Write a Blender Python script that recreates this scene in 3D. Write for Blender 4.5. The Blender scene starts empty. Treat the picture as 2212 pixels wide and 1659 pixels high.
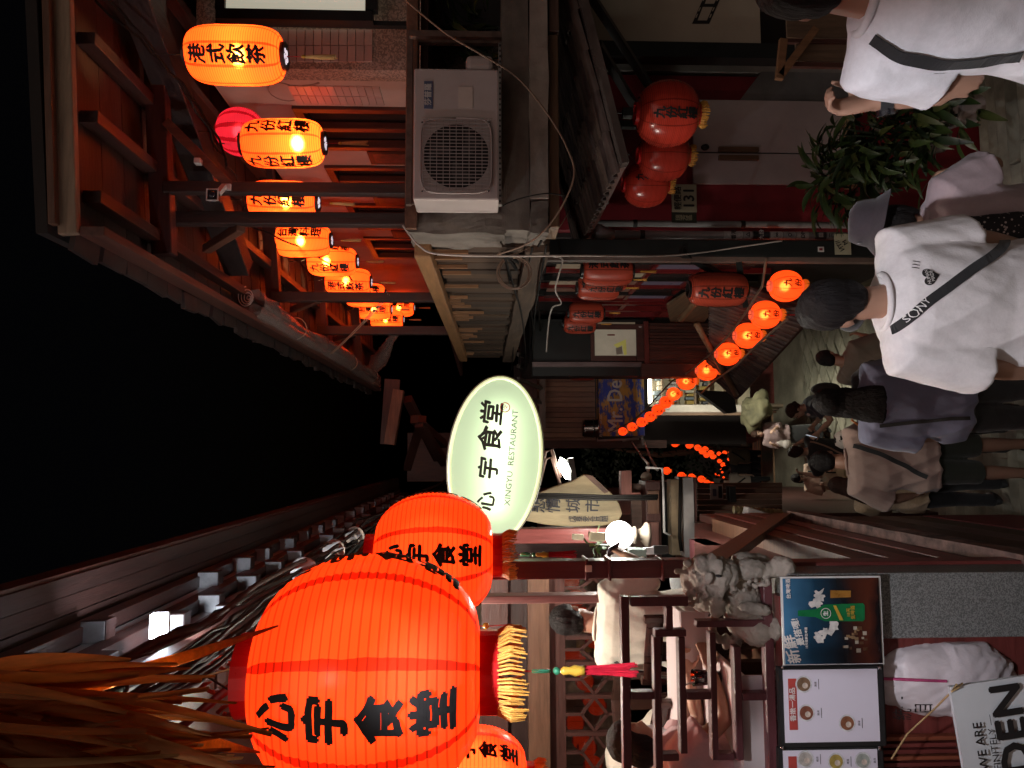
import bpy, bmesh, math, random
from mathutils import Vector, Matrix, Euler, noise
from mathutils.bvhtree import BVHTree
R = math.radians
sc = bpy.context.scene
col = sc.collection
# ---------------------------------------------------------------- camera (phone held sideways: the picture's left edge is up)
FPX = 1660.0
YAW = math.atan((980 - 829.5) / FPX); PITCH = math.atan(64 / FPX)
fw = Vector((math.sin(YAW) * math.cos(PITCH), math.cos(YAW) * math.cos(PITCH), -math.sin(PITCH)))
rt = Vector((math.cos(YAW), -math.sin(YAW), 0)); up = rt.cross(fw)
cd = bpy.data.cameras.new('camera'); cam = bpy.data.objects.new('camera', cd); col.objects.link(cam)
cam.matrix_world = Matrix(((-up.x, rt.x, -fw.x, 0), (-up.y, rt.y, -fw.y, 0), (-up.z, rt.z, -fw.z, 0), (0, 0, 0, 1)))
cd.sensor_fit = 'HORIZONTAL'; cd.sensor_width = 36; cd.lens = 36 * FPX / 2212
cd.clip_start = 0.05; cd.clip_end = 500
sc.camera = cam
# ---------------------------------------------------------------- night sky and the faint glow of the town as one soft moon-like sun
wd = bpy.data.worlds.new('World'); sc.world = wd; wd.use_nodes = True
nt = wd.node_tree; bg = nt.nodes['Background']
skyn = nt.nodes.new('ShaderNodeTexSky'); skyn.sky_type = 'NISHITA'; skyn.sun_disc = False
skyn.sun_elevation = R(-4); skyn.sun_rotation = R(200)
nt.links.new(skyn.outputs[0], bg.inputs[0]); bg.inputs[1].default_value = 0.05
sun = bpy.data.lights.new('sun', 'SUN'); sun.energy = 0.38; sun.angle = R(60); sun.color = (1.0, .76, .66)
so = bpy.data.objects.new('sun', sun); col.objects.link(so)
so.rotation_euler = Vector((0.25, 0.75, -0.6)).to_track_quat('-Z', 'Y').to_euler()
sc.view_settings.view_transform = 'Standard'; sc.view_settings.look = 'None'
sc.view_settings.exposure = 0.0; sc.view_settings.gamma = 1
sc.cycles.use_denoising = True
sc.cycles.max_bounces = 7; sc.cycles.transparent_max_bounces = 12
sc.cycles.sample_clamp_indirect = 4; sc.cycles.caustics_reflective = False; sc.cycles.caustics_refractive = False
sc.cycles.use_light_tree = True

# ---------------------------------------------------------------- picture -> place: the viewing ray of a photo point, met with a plane
def ray(x, y):
    return fw + rt * ((829.5 - y) / FPX) - up * ((x - 1106.0) / FPX)
def P(x, y, Y):
    d = ray(x, y); return d * (Y / d.y)
def PX(x, y, X):
    d = ray(x, y); return d * (X / d.x)
def PZ(x, y, Z):
    d = ray(x, y); return d * (Z / d.z)

# ---------------------------------------------------------------- materials
MATS = {}
def mat(name, c, rough=.6, var=.25, scale=6, bump=.15, metal=0, kind='noise', emit=None, est=0, alpha=1, spec=.5, c2=None, stretch=(1, 1, 1), sheen=0):
    if name in MATS: return MATS[name]
    m = bpy.data.materials.new(name); m.use_nodes = True; t = m.node_tree; N = t.nodes; L = t.links
    b = N['Principled BSDF']; b.inputs['Roughness'].default_value = rough; b.inputs['Metallic'].default_value = metal
    b.inputs['Specular IOR Level'].default_value = spec
    tc = N.new('ShaderNodeTexCoord'); mp = N.new('ShaderNodeMapping'); L.new(tc.outputs['Object'], mp.inputs[0])
    mp.inputs['Scale'].default_value = stretch
    if kind == 'speckle':
        tx = N.new('ShaderNodeTexVoronoi'); tx.inputs['Scale'].default_value = scale; fac = tx.outputs['Color']
        sp = N.new('ShaderNodeSeparateColor'); L.new(fac, sp.inputs[0]); fac = sp.outputs[0]
    else:
        tx = N.new('ShaderNodeTexNoise'); tx.inputs['Scale'].default_value = scale; tx.inputs['Detail'].default_value = 8
        tx.inputs['Roughness'].default_value = .65; fac = tx.outputs[0]
    L.new(mp.outputs[0], tx.inputs[0])
    cr = N.new('ShaderNodeValToRGB'); L.new(fac, cr.inputs[0])
    lo = tuple(max(0, v * (1 - var)) for v in c); hi = tuple(min(1, v * (1 + var)) for v in c)
    if c2: lo, hi = c, c2
    cr.color_ramp.elements[0].color = (*lo, 1); cr.color_ramp.elements[1].color = (*hi, 1)
    cr.color_ramp.elements[0].position = .3; cr.color_ramp.elements[1].position = .72
    L.new(cr.outputs[0], b.inputs['Base Color'])
    # uneven gloss
    mr = N.new('ShaderNodeMapRange'); L.new(fac, mr.inputs[0]); mr.inputs[3].default_value = max(.04, rough - .12); mr.inputs[4].default_value = min(1, rough + .12)
    L.new(mr.outputs[0], b.inputs['Roughness'])
    if bump:
        bp = N.new('ShaderNodeBump'); bp.inputs['Strength'].default_value = bump; bp.inputs['Distance'].default_value = .02
        L.new(fac, bp.inputs['Height']); L.new(bp.outputs[0], b.inputs['Normal'])
    if emit: b.inputs['Emission Color'].default_value = (*emit, 1); b.inputs['Emission Strength'].default_value = est
    if alpha < 1: b.inputs['Alpha'].default_value = alpha
    if sheen: b.inputs['Sheen Weight'].default_value = sheen
    MATS[name] = m; return m
def wood(name, c, axis='z', rough=.5, var=.35, scale=5):
    s = {'x': (.6, 6, 6), 'y': (6, .6, 6), 'z': (6, 6, .6)}[axis]
    return mat(name + '_' + axis, c, rough, var, scale, .25, stretch=s)
def leafy(m, f=.45):
    """dry leaf or petal that lets light through"""
    t = m.node_tree; N = t.nodes; L = t.links; b = N['Principled BSDF']; tr = N.new('ShaderNodeBsdfTranslucent')
    L.new(b.inputs['Base Color'].links[0].from_socket, tr.inputs[0]); mx = N.new('ShaderNodeMixShader'); mx.inputs[0].default_value = f
    L.new(b.outputs[0], mx.inputs[1]); L.new(tr.outputs[0], mx.inputs[2]); L.new(mx.outputs[0], N['Material Output'].inputs[0]); return m
def glow(name, c, s):
    if name in MATS: return MATS[name]
    m = bpy.data.materials.new(name); m.use_nodes = True; b = m.node_tree.nodes['Principled BSDF']
    b.inputs['Base Color'].default_value = (.8, .8, .8, 1)
    b.inputs['Emission Color'].default_value = (*c, 1); b.inputs['Emission Strength'].default_value = s
    MATS[name] = m; return m
def glass(name, c=(.8, .85, .85), rough=.05, trans=.85):
    if name in MATS: return MATS[name]
    m = bpy.data.materials.new(name); m.use_nodes = True; t = m.node_tree; N = t.nodes; L = t.links
    tr = N.new('ShaderNodeBsdfTransparent'); tr.inputs[0].default_value = (*c, 1)
    gl = N.new('ShaderNodeBsdfGlossy'); gl.inputs['Roughness'].default_value = rough
    fr = N.new('ShaderNodeFresnel'); fr.inputs[0].default_value = 1.5
    ma = N.new('ShaderNodeMath'); ma.operation = 'ADD'; ma.inputs[1].default_value = (1 - trans); L.new(fr.outputs[0], ma.inputs[0])
    mx = N.new('ShaderNodeMixShader'); L.new(ma.outputs[0], mx.inputs[0]); L.new(tr.outputs[0], mx.inputs[1]); L.new(gl.outputs[0], mx.inputs[2])
    L.new(mx.outputs[0], N['Material Output'].inputs[0]); MATS[name] = m; return m

# ---------------------------------------------------------------- object helpers
def tag(o, label=None, cat=None, group=None, kind=None):
    if label: o['label'] = label
    if cat: o['category'] = cat
    if group: o['group'] = group
    if kind: o['kind'] = kind
    return o
def empty(name, loc=(0, 0, 0), label=None, cat=None, group=None, kind=None, rz=0):
    o = bpy.data.objects.new(name, None); col.objects.link(o); o.location = loc; o.rotation_euler = (0, 0, rz)
    o.empty_display_size = .05
    return tag(o, label, cat, group, kind)
def origin_of(p):
    v = Vector((0, 0, 0))
    while p is not None:
        v += p.location; p = p.parent
    return v
def link_mesh(name, me, material, parent=None, smooth=False):
    o = bpy.data.objects.new(name, me); col.objects.link(o)
    if material is not None and len(me.materials) == 0: me.materials.append(material)
    if parent: o.parent = parent
    if smooth:
        me.polygons.foreach_set('use_smooth', [True] * len(me.polygons))
    return o
def copy_tree(o, parent=None):
    c = o.copy(); col.objects.link(c); c.parent = parent
    for ch in list(o.children): copy_tree(ch, c)
    return c
def basis(d, hint=(0, 0, 1)):
    d = Vector(d).normalized(); h = Vector(hint)
    if abs(d.dot(h)) > .98: h = Vector((0, 1, 0)) if abs(d.y) < .9 else Vector((1, 0, 0))
    a = h.cross(d).normalized(); b = d.cross(a).normalized()
    return d, a, b
class MB:
    """collects shapes given in world coordinates (or local ones when the parent stands at the origin)"""
    def __init__(s): s.v = []; s.f = []
    def add(s, v, f):
        n = len(s.v); s.v += [Vector(p) for p in v]; s.f += [tuple(i + n for i in q) for q in f]; return s
    def box(s, c, d, rot=None):
        x, y, z = d[0] / 2, d[1] / 2, d[2] / 2
        vs = [Vector((a * x, b * y, e * z)) for a in (-1, 1) for b in (-1, 1) for e in (-1, 1)]
        if rot is not None:
            m = rot if isinstance(rot, Matrix) else Euler(rot).to_matrix()
            vs = [m @ p for p in vs]
        c = Vector(c)
        return s.add([p + c for p in vs], [(0, 1, 3, 2), (4, 6, 7, 5), (0, 4, 5, 1), (2, 3, 7, 6), (0, 2, 6, 4), (1, 5, 7, 3)])
    def span(s, a, b):
        return s.box([(a[i] + b[i]) / 2 for i in range(3)], [abs(b[i] - a[i]) for i in range(3)])
    def beam(s, p, q, w, h, hint=(0, 0, 1)):
        p = Vector(p); q = Vector(q); d, a, b = basis(q - p, hint)
        vs = []
        for e in (p, q):
            for i, j in ((-1, -1), (1, -1), (1, 1), (-1, 1)): vs.append(e + a * (i * w / 2) + b * (j * h / 2))
        return s.add(vs, [(0, 3, 2, 1), (4, 5, 6, 7), (0, 1, 5, 4), (1, 2, 6, 5), (2, 3, 7, 6), (3, 0, 4, 7)])
    def tube(s, pts, r, n=8, cap=True):
        pts = [Vector(p) for p in pts]; k = len(pts); rr = r if isinstance(r, (list, tuple)) else [r] * k
        vs = []; fs = []; pa = None
        for i, p in enumerate(pts):
            d = (pts[min(i + 1, k - 1)] - pts[max(i - 1, 0)])
            if d.length < 1e-9: d = Vector((0, 0, 1))
            d.normalize()
            if pa is None: _, a, b = basis(d)
            else:
                a = pa - d * pa.dot(d)
                if a.length < 1e-6: _, a, b = basis(d)
                a.normalize(); b = d.cross(a)
            pa = a
            for j in range(n):
                t = 2 * math.pi * j / n; vs.append(p + (a * math.cos(t) + b * math.sin(t)) * rr[i])
        for i in range(k - 1):
            for j in range(n):
                fs.append((i * n + j, i * n + (j + 1) % n, (i + 1) * n + (j + 1) % n, (i + 1) * n + j))
        if cap: fs.append(tuple(range(n - 1, -1, -1))); fs.append(tuple((k - 1) * n + j for j in range(n)))
        return s.add(vs, fs)
    def lathe(s, prof, n=24, c=(0, 0, 0), cap=True):
        vs = []; fs = []; k = len(prof); c = Vector(c)
        for r, z in prof:
            for j in range(n):
                t = 2 * math.pi * j / n; vs.append(c + Vector((r * math.cos(t), r * math.sin(t), z)))
        for i in range(k - 1):
            for j in range(n): fs.append((i * n + j, i * n + (j + 1) % n, (i + 1) * n + (j + 1) % n, (i + 1) * n + j))
        if cap: fs.append(tuple(range(n - 1, -1, -1))); fs.append(tuple((k - 1) * n + j for j in range(n)))
        return s.add(vs, fs)
    def rings(s, rings, n=20, cap=True):
        """rings: (centre, rx vector, ry vector)"""
        vs = []; fs = []; k = len(rings)
        for c, a, b in rings:
            for j in range(n):
                t = 2 * math.pi * j / n; vs.append(Vector(c) + Vector(a) * math.cos(t) + Vector(b) * math.sin(t))
        for i in range(k - 1):
            for j in range(n): fs.append((i * n + j, i * n + (j + 1) % n, (i + 1) * n + (j + 1) % n, (i + 1) * n + j))
        if cap: fs.append(tuple(range(n - 1, -1, -1))); fs.append(tuple((k - 1) * n + j for j in range(n)))
        return s.add(vs, fs)
    def ell(s, c, r, rot=None, nu=16, nv=10):
        vs = []; fs = []; c = Vector(c); m = rot.to_3x3() if isinstance(rot, Matrix) else (Euler(rot).to_matrix() if rot else Matrix.Identity(3))
        for i in range(1, nv):
            a = math.pi * i / nv
            for j in range(nu):
                t = 2 * math.pi * j / nu
                vs.append(c + m @ Vector((r[0] * math.sin(a) * math.cos(t), r[1] * math.sin(a) * math.sin(t), r[2] * math.cos(a))))
        vs.append(c + m @ Vector((0, 0, r[2]))); vs.append(c + m @ Vector((0, 0, -r[2]))); T = len(vs) - 2; B = T + 1
        for i in range(nv - 2):
            for j in range(nu): fs.append((i * nu + j, (i + 1) * nu + j, (i + 1) * nu + (j + 1) % nu, i * nu + (j + 1) % nu))
        for j in range(nu):
            fs.append((T, j, (j + 1) % nu)); fs.append((B, (nv - 2) * nu + (j + 1) % nu, (nv - 2) * nu + j))
        return s.add(vs, fs)
    def prism(s, poly, d):
        """poly: 3-D outline; extruded by vector d"""
        n = len(poly); d = Vector(d); poly = [Vector(p) for p in poly]
        return s.add(poly + [p + d for p in poly], [tuple(range(n - 1, -1, -1)), tuple(range(n, 2 * n))] + [(i, (i + 1) % n, (i + 1) % n + n, i + n) for i in range(n)])
    def mesh(s, off=Vector((0, 0, 0)), name='m'):
        me = bpy.data.meshes.new(name); me.from_pydata([p - off for p in s.v], [], s.f); me.validate(); 
        bm = bmesh.new(); bm.from_mesh(me); bmesh.ops.recalc_face_normals(bm, faces=bm.faces); bm.to_mesh(me); bm.free(); return me
    def build(s, name, material, parent=None, smooth=False, bevel=0):
        o = link_mesh(name, s.mesh(origin_of(parent), name), material, parent, smooth)
        if bevel:
            m = o.modifiers.new('bevel', 'BEVEL'); m.width = bevel; m.segments = 2; m.limit_method = 'ANGLE'
        return o
def single(name, mb, material, label, cat, group=None, kind=None, smooth=False, bevel=0):
    """a thing that is one mesh; its origin is put at the middle of its base"""
    xs = [p.x for p in mb.v]; ys = [p.y for p in mb.v]; zs = [p.z for p in mb.v]
    off = Vector(((min(xs) + max(xs)) / 2, (min(ys) + max(ys)) / 2, min(zs)))
    o = link_mesh(name, mb.mesh(off, name), material, None, smooth); o.location = off
    if bevel:
        m = o.modifiers.new('bevel', 'BEVEL'); m.width = bevel; m.segments = 2; m.limit_method = 'ANGLE'
    return tag(o, label, cat, group, kind)
def sag(a, b, drop, n=14, wob=0, seed=0):
    a = Vector(a); b = Vector(b); rnd = random.Random(seed); pts = []
    for i in range(n + 1):
        t = i / n; p = a.lerp(b, t); p.z -= drop * 4 * t * (1 - t)
        if wob and 0 < i < n: p += Vector((rnd.uniform(-wob, wob), rnd.uniform(-wob, wob), rnd.uniform(-wob, wob)))
        pts.append(p)
    return pts
def lamp(name, loc, power, color, parent=None, radius=.05):
    l = bpy.data.lights.new(name, 'POINT'); l.energy = power; l.color = color; l.shadow_soft_size = radius
    o = bpy.data.objects.new(name, l); col.objects.link(o)
    if parent: o.parent = parent
    o.location = loc; return o

# a scratch scene so that modifiers are evaluated without walking the whole place each time
SCR = bpy.data.scenes.new('scratch')
def evaluated(o):
    SCR.collection.objects.link(o); vl = SCR.view_layers[0]; vl.update(); me = bpy.data.meshes.new_from_object(o.evaluated_get(vl.depsgraph)); SCR.collection.objects.unlink(o); return me
# ---------------------------------------------------------------- lettering
_TXT = {}
def bold(v, f, k):
    """heavier strokes: the outline laid down again a hair to each side"""
    vs = list(v); fs = list(f); n = len(v)
    for i, (dx, dy) in enumerate(((k, 0), (-k, 0), (0, k), (0, -k))):
        vs += [p + Vector((dx, dy, i + 1)) for p in v]; fs += [tuple(j + n * (i + 1) for j in q) for q in f]
    return vs, fs
def glyphs(text, offset=.02, space=1.0, line=1.0):
    """flat triangulated mesh of a text one unit tall (x right, y up): verts, faces"""
    k = (text, offset, space, line)
    if k in _TXT: return _TXT[k]
    c = bpy.data.curves.new('txt', 'FONT'); c.body = text; c.offset = 0; c.space_character = space; c.space_line = line
    c.align_x = 'CENTER'; c.align_y = 'CENTER'; c.resolution_u = 2
    o = bpy.data.objects.new('txt', c); me = evaluated(o)
    bm = bmesh.new(); bm.from_mesh(me); bmesh.ops.triangulate(bm, faces=bm.faces)
    bm.verts.index_update(); r = ([v.co.copy() for v in bm.verts], [tuple(v.index for v in f.verts) for f in bm.faces])
    bm.free(); bpy.data.objects.remove(o); bpy.data.meshes.remove(me); bpy.data.curves.remove(c); _TXT[k] = r; return r
def text_on(name, text, material, o, xdir, ydir, size, parent=None, offset=.02, shear=0, space=1.0, line=1.0, sx=1.0, brush=0):
    v, f = glyphs(text, 0, space, line); v, f = bold(v, f, offset * .8) if offset else (v, f); xd = Vector(xdir).normalized(); yd = Vector(ydir).normalized(); o = Vector(o); nd = xd.cross(yd)
    b = MB(); vs = []
    for p in v:
        q = Vector((p.x + shear * p.y, p.y, 0))
        if brush:
            q.x += brush * noise.noise(Vector((p.x * 3, p.y * 3, 1))); q.y += brush * noise.noise(Vector((p.x * 3, p.y * 3, 7)))
        vs.append(o + xd * (q.x * size * sx) + yd * (q.y * size) + nd * (p.z * .0004))
    b.v = vs; b.f = list(f)
    me = bpy.data.meshes.new(name); me.from_pydata([p - origin_of(parent) for p in b.v], [], b.f)
    return link_mesh(name, me, material, parent)
INK = mat('ink', (.012, .010, .010), .6, 0, bump=0)
# ================================================================= SETTING
STONE = mat('paving_stone', (.24, .23, .18), .38, .5, 3, .5)
STONE2 = mat('paving_stone_b', (.30, .28, .22), .42, .45, 4, .5)
CONC = mat('concrete', (.16, .14, .12), .8, .55, 2.2, .6)
CONC2 = mat('pale_concrete', (.27, .23, .20), .8, .4, 3, .5)
DARKW = {a: wood('dark_red_wood', (.075, .028, .022), a) for a in 'xyz'}
BROWNW = {a: wood('brown_wood', (.15, .075, .045), a) for a in 'xyz'}
REDW = {a: wood('red_painted_wood', (.16, .035, .03), a, .42) for a in 'xyz'}
PURPW = {a: wood('oxblood_wood', (.11, .035, .04), a, .4, .2) for a in 'xyz'}
PALEW = {a: wood('pale_wood', (.33, .24, .16), a, .6) for a in 'xyz'}
BLACKM = mat('black_steel', (.012, .014, .014), .45, .2, 5, .05)
GREYM = mat('grey_metal', (.30, .30, .30), .4, .3, 5, .05, metal=.8)
REDWALL = mat('red_plaster', (.20, .012, .02), .6, .3, 2.5, .2)
PINKWALL = mat('pale_pink_plaster', (.50, .36, .30), .8, .15, 2, .1)
STUCCO = mat('pebble_dash', (.33, .24, .19), .9, .35, 90, .6, kind='speckle')

GP = [(-6, -.9), (-3, -1.5), (0, -1.95), (2.5, -2.78), (5.3, -3.95), (7.5, -5.0), (12, -6.45), (14, -6.8), (16.4, -6.95), (18.4, -7.15), (40, -14.8), (70, -24)]
def gz(Y):
    for (a, za), (b, zb) in zip(GP, GP[1:]):
        if Y <= b: return za + (zb - za) * (Y - a) / (b - a)
    return GP[-1][1]
# ground under everything: one sheet that follows the hill
b = MB(); ys = [-30, -6, -3, 0, 2.5, 5.3, 7.5, 12, 14, 16.4, 18.4, 40, 70, 160]; n = 0
vs = []
for y in ys:
    z = gz(y) - .5 if y < 70 else -24.5 - (y - 70) * .2
    for x in (-90, -8, -2, 3, 9, 90): vs.append((x, y, z - (0 if abs(x) < 5 else .6)))
fs = [(i * 6 + j, i * 6 + j + 1, (i + 1) * 6 + j + 1, (i + 1) * 6 + j) for i in range(len(ys) - 1) for j in range(5)]
tag(b.add(vs, fs).build('ground', mat('hill_earth', (.05, .045, .035), .95, .3, 1)), kind='structure')
# the stair street: stone steps as separate pieces
st = empty('street', (0, 0, gz(0)), kind='structure')
y = -2.2; i = 0; rnd = random.Random(4)
while y < 11.9:
    d = .40 if y < 5.3 else .36
    z = gz(y + d); X0, X1 = (-1.3, 3.4)
    # two or three long slabs per step
    cuts = [X0] + sorted(rnd.uniform(X0 + .7, X1 - .7) for _ in range(3)) + [X1]
    for a, c in zip(cuts, cuts[1:]):
        if c - a < .25: continue
        MB().span((a + .006, y, z - .5), (c - .006, y + d - .004, z + rnd.uniform(-.006, .006))).build('step_stone', STONE if rnd.random() < .5 else STONE2, st, bevel=.012)
    y += d; i += 1
# landing paved with diagonal setts
cell = .42
for u in range(-16, 17):
    for v in range(-16, 17):
        cx = 1.1 + (u - v) * cell * .62; cy = 13.9 + (u + v) * cell * .5
        if not (12.05 < cy < 16.3 and -1.2 < cx < 3.6): continue
        zz = gz(cy) + .02 + rnd.uniform(-.012, .012); w = cell * .60; h = cell * .485
        MB().prism([(cx - w, cy, zz - .25), (cx, cy - h, zz - .25 + h * .12), (cx + w, cy, zz - .25), (cx, cy + h, zz - .25 - h * .12)], (rnd.uniform(-.004, .004), 0, .25)).build('paving_stone', STONE if rnd.random() < .5 else STONE2, st, bevel=.015)
GRIME = mat('stained_concrete', (.24, .22, .17), .5, .5, 1.6, .4)
NOSE = mat('yellowed_nosing', (.55, .33, .20), .6, .25, 5, .1)
tag_y = 16.45
for k, dpt in enumerate((1.95, 2.1, 1.6, 1.2, 1.2, 1.2, 1.2, 1.2, 1.4, 1.4, 1.6, 2, 2, 3, 3, 4, 5)):
    zt = gz(tag_y + dpt * .5) + .03
    MB().span((-2.2, tag_y, zt - .8), (3.8, tag_y + dpt - .01, zt)).build('landing_slab', GRIME, st)
    MB().span((-2.2, tag_y + dpt - .09, zt + .002), (3.8, tag_y + dpt - .004, zt + .012)).build('step_nosing', NOSE, st)
    tag_y += dpt
# side margins of the street under the shops
for s, xa, xb in ((-1, -9, -1.32), (1, 3.42, 9)):
    for y0, y1 in ((-2, 3), (3, 7), (7, 12), (12, 16), (16, 24), (24, 40)):
        MB().span((xa, y0, gz(y1) - 1.5), (xb, y1 - .01, gz((y0 + y1) / 2) - .1)).build('terrace_block', GRIME, st)

# ================================================================= RIGHT: TEAHOUSE WITH GALLERY
th = empty('teahouse_building', (2.6, 5.6, gz(6)), 'two storey teahouse with open lantern lit gallery above a concrete parapet', 'building')
def fb(mb, x0, x1, y0, y1, Y, dep=.05):
    """axis-aligned box whose front covers the photo rectangle x0..x1, y0..y1 at depth Y"""
    a = P(x0, (y0 + y1) / 2, Y); c = P(x1, (y0 + y1) / 2, Y); l = P((x0 + x1) / 2, y1, Y); r = P((x0 + x1) / 2, y0, Y)
    return mb.span((l.x, Y, c.z), (r.x, Y + dep, a.z))
# lower walls (facing us)
Yw = 7.0
fb(MB(), 1195, 1640, -120, 95, 6.3, .1).build('poster_wall', mat('cream_board', (.42, .36, .28), .7, .12, 1.5, .05), th)
fb(MB(), 1195, 2300, 95, 127, 6.25, .14).build('door_jamb', BLACKM, th)
fb(MB(), 1195, 2300, 127, 158, Yw, .1).build('grey_wall', mat('grey_plaster', (.26, .24, .22), .85, .3, 2, .2), th)
w = P(1200, 158, Yw); e = P(1200, 495, Yw); zt = P(1200, 300, Yw).z; zb = gz(Yw) - .4
MB().span((e.x, Yw + .012, zb), (w.x, Yw + .12, zt)).build('red_wall', REDWALL, th)
a = P(1640, 217, Yw); c = P(1580, 158, Yw)
MB().prism([(a.x, Yw - .001, zb), (c.x + .02, Yw - .001, zb), (c.x + .02, Yw - .001, P(1645, 158, Yw).z), (a.x, Yw - .001, P(1598, 217, Yw).z)], (0, .01, 0)).build('grey_dado', mat('grey_paint', (.16, .155, .15), .8, .3, 3, .2), th)
# double door
dr = MB(); fb(dr, 1497, 1832, 217, 329, Yw - .035, .03); door1 = dr.build('door', mat('off_white_paint', (.42, .34, .33), .55, .12, 2, .05), th, bevel=.004)
dr = MB(); fb(dr, 1497, 1825, 332, 398, Yw - .035, .03); door2 = dr.build('door', MATS['off_white_paint'], th, bevel=.004)
fb(MB(), 1490, 1835, 329, 332.5, Yw - .02, .01).build('door_gap', BLACKM, th)
for k, (ya, yb_, dd) in enumerate(((316, 327, door1), (334, 345, door2))):
    m = MB(); fb(m, 1553, 1640, ya, yb_, Yw - .075, .035); m.build('door_handle', wood('handle_wood', (.12, .06, .03), 'z'), dd, bevel=.008)
    for xx in (1560, 1633):
        m = MB(); fb(m, xx - 5, xx + 5, ya + 2, yb_ - 2, Yw - .045, .012); m.build('door_handle', BLACKM, dd)
m = MB(); fb(m, 1832, 1850, 240, 400, Yw - .12, .12); m.build('door_sill', mat('yellow_stone', (.24, .16, .08), .8, .4, 5), th)
m = MB(); p0 = P(1523, 318, Yw - .06); m.ell(p0, (.03, .03, .04)); m.build('padlock', BLACKM, th, smooth=True)
# concrete parapet, band and beam, all with a broken corner
Yf = 4.8
def rough_box(name, material, lo, hi, parent, amp=.02, cuts=10, seed=0):
    bm = bmesh.new(); bmesh.ops.create_cube(bm, size=1)
    bmesh.ops.subdivide_edges(bm, edges=bm.edges, cuts=cuts, use_grid_fill=True)
    lo = Vector(lo); hi = Vector(hi)
    for v in bm.verts:
        q = Vector((lo.x + (v.co.x + .5) * (hi.x - lo.x), lo.y + (v.co.y + .5) * (hi.y - lo.y), lo.z + (v.co.z + .5) * (hi.z - lo.z)))
        nn = noise.noise_vector(q * 5 + Vector((seed, 0, 0))) * amp + noise.noise_vector(q * 17) * amp * .4
        v.co = q + nn - origin_of(parent)
    me = bpy.data.meshes.new(name); bm.to_mesh(me); bm.free()
    return link_mesh(name, me, material, parent)
rough_box('parapet', CONC, (1.40, Yf, -.15), (4.6, Yf + .25, -.34 + .2), th, .012)
zq = lambda x, Y=Yf: (1042 - x) / 1660 * Y
rough_box('parapet', CONC, (1.42, Yf, zq(1146)), (4.6, Yf + .3, zq(1086)), th, .014, 14)
rough_box('concrete_band', CONC2, (1.62, Yf - .05, zq(1188)), (4.6, Yf + .3, zq(1147)), th, .010, 14, 3)
rough_box('concrete_band', CONC, (1.40, Yf - .03, zq(1186)), (1.615, Yf + .3, zq(1147)), th, .022, 8, 9)
rough_box('corner_pier', CONC, (1.40, Yf + .01, zq(1087)), (1.66, Yf + .35, zq(880)), th, .022, 10, 5)
MB().span((1.45, Yf + .02, zq(1214)), (2.75, Yf + .3, zq(1190))).build('wooden_lintel', wood('aged_beam', (.14, .085, .05), 'x'), th, bevel=.006)
MB().span((2.76, Yf, zq(1216)), (4.6, Yf + .3, zq(1193))).build('wooden_lintel', wood('aged_beam2', (.10, .06, .045), 'x'), th, bevel=.006)
MB().span((1.42, Yf - .03, zq(898)), (4.6, Yf + .1, zq(872))).build('floor_edge_beam', mat('rusty_beam', (.15, .075, .045), .8, .6, 6, .5), th, bevel=.006)
# back wall behind the air conditioner and gallery floor
MB().span((1.7, 5.55, -.25), (2.93, 5.65, .45)).build('wall', STUCCO, th)
MB().span((1.42, Yf + .1, .36), (4.6, 14, .41)).build('gallery_floor', DARKW['y'], th)
MB().span((2.95, 5.72, -.3), (4.7, 5.9, 2.2)).build('wall', STUCCO, th)
# side: weathered upright planks under the gallery, each with its own ragged end
rnd = random.Random(11)
yy = Yf + .36; k = 0
while yy < 11.2:
    wdt = rnd.uniform(.12, .2)
    top = .33 + rnd.uniform(-.05, .03) - (yy - 5) * .012
    MB().span((1.40 + rnd.uniform(-.012, .012), yy, -.28 + rnd.uniform(-.03, .03)), (1.45, yy + wdt - .012, top)).build('plank', wood('weathered_plank' + str(k % 3), [(.062, .038, .024), (.048, .03, .019), (.08, .048, .028)][k % 3], 'z', .8), th)
    if rnd.random() < .6:
        MB().span((1.37, yy + .02, top - rnd.uniform(.12, .3)), (1.395, yy + .05, top + .02)).build('batten', wood('batten', (.22, .11, .05), 'z', .7), th)
    yy += wdt; k += 1
MB().span((1.44, Yf + .3, -.3), (1.5, 11.3, .36)).build('side_wall', BLACKM, th)
MB().beam((1.36, Yf + .25, .40), (1.36, 10.9, .27), .10, .11).build('edge_beam', wood('orange_beam', (.27, .14, .06), 'y', .6), th, bevel=.008)
rough_box('sill_beam', wood('old_sill', (.085, .055, .036), 'y', .85), (1.36, Yf + .3, -.46), (1.52, 11.4, -.30), th, .012, 16, 2)
# gallery posts
for y0, y1, Y, xt in ((395, 419, 4.87, 520), (459, 486, 5.0, 500), (631, 651, 7.4, 690), (704, 722, 9.5, 790)):
    a = P(890, y0, Y); c = P(890, y1, Y)
    MB().span((c.x, Y, .41), (a.x, Y + (a.x - c.x), 2.05)).build('gallery_post', wood('black_post', (.035, .02, .018), 'z', .5), th, bevel=.006)
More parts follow.
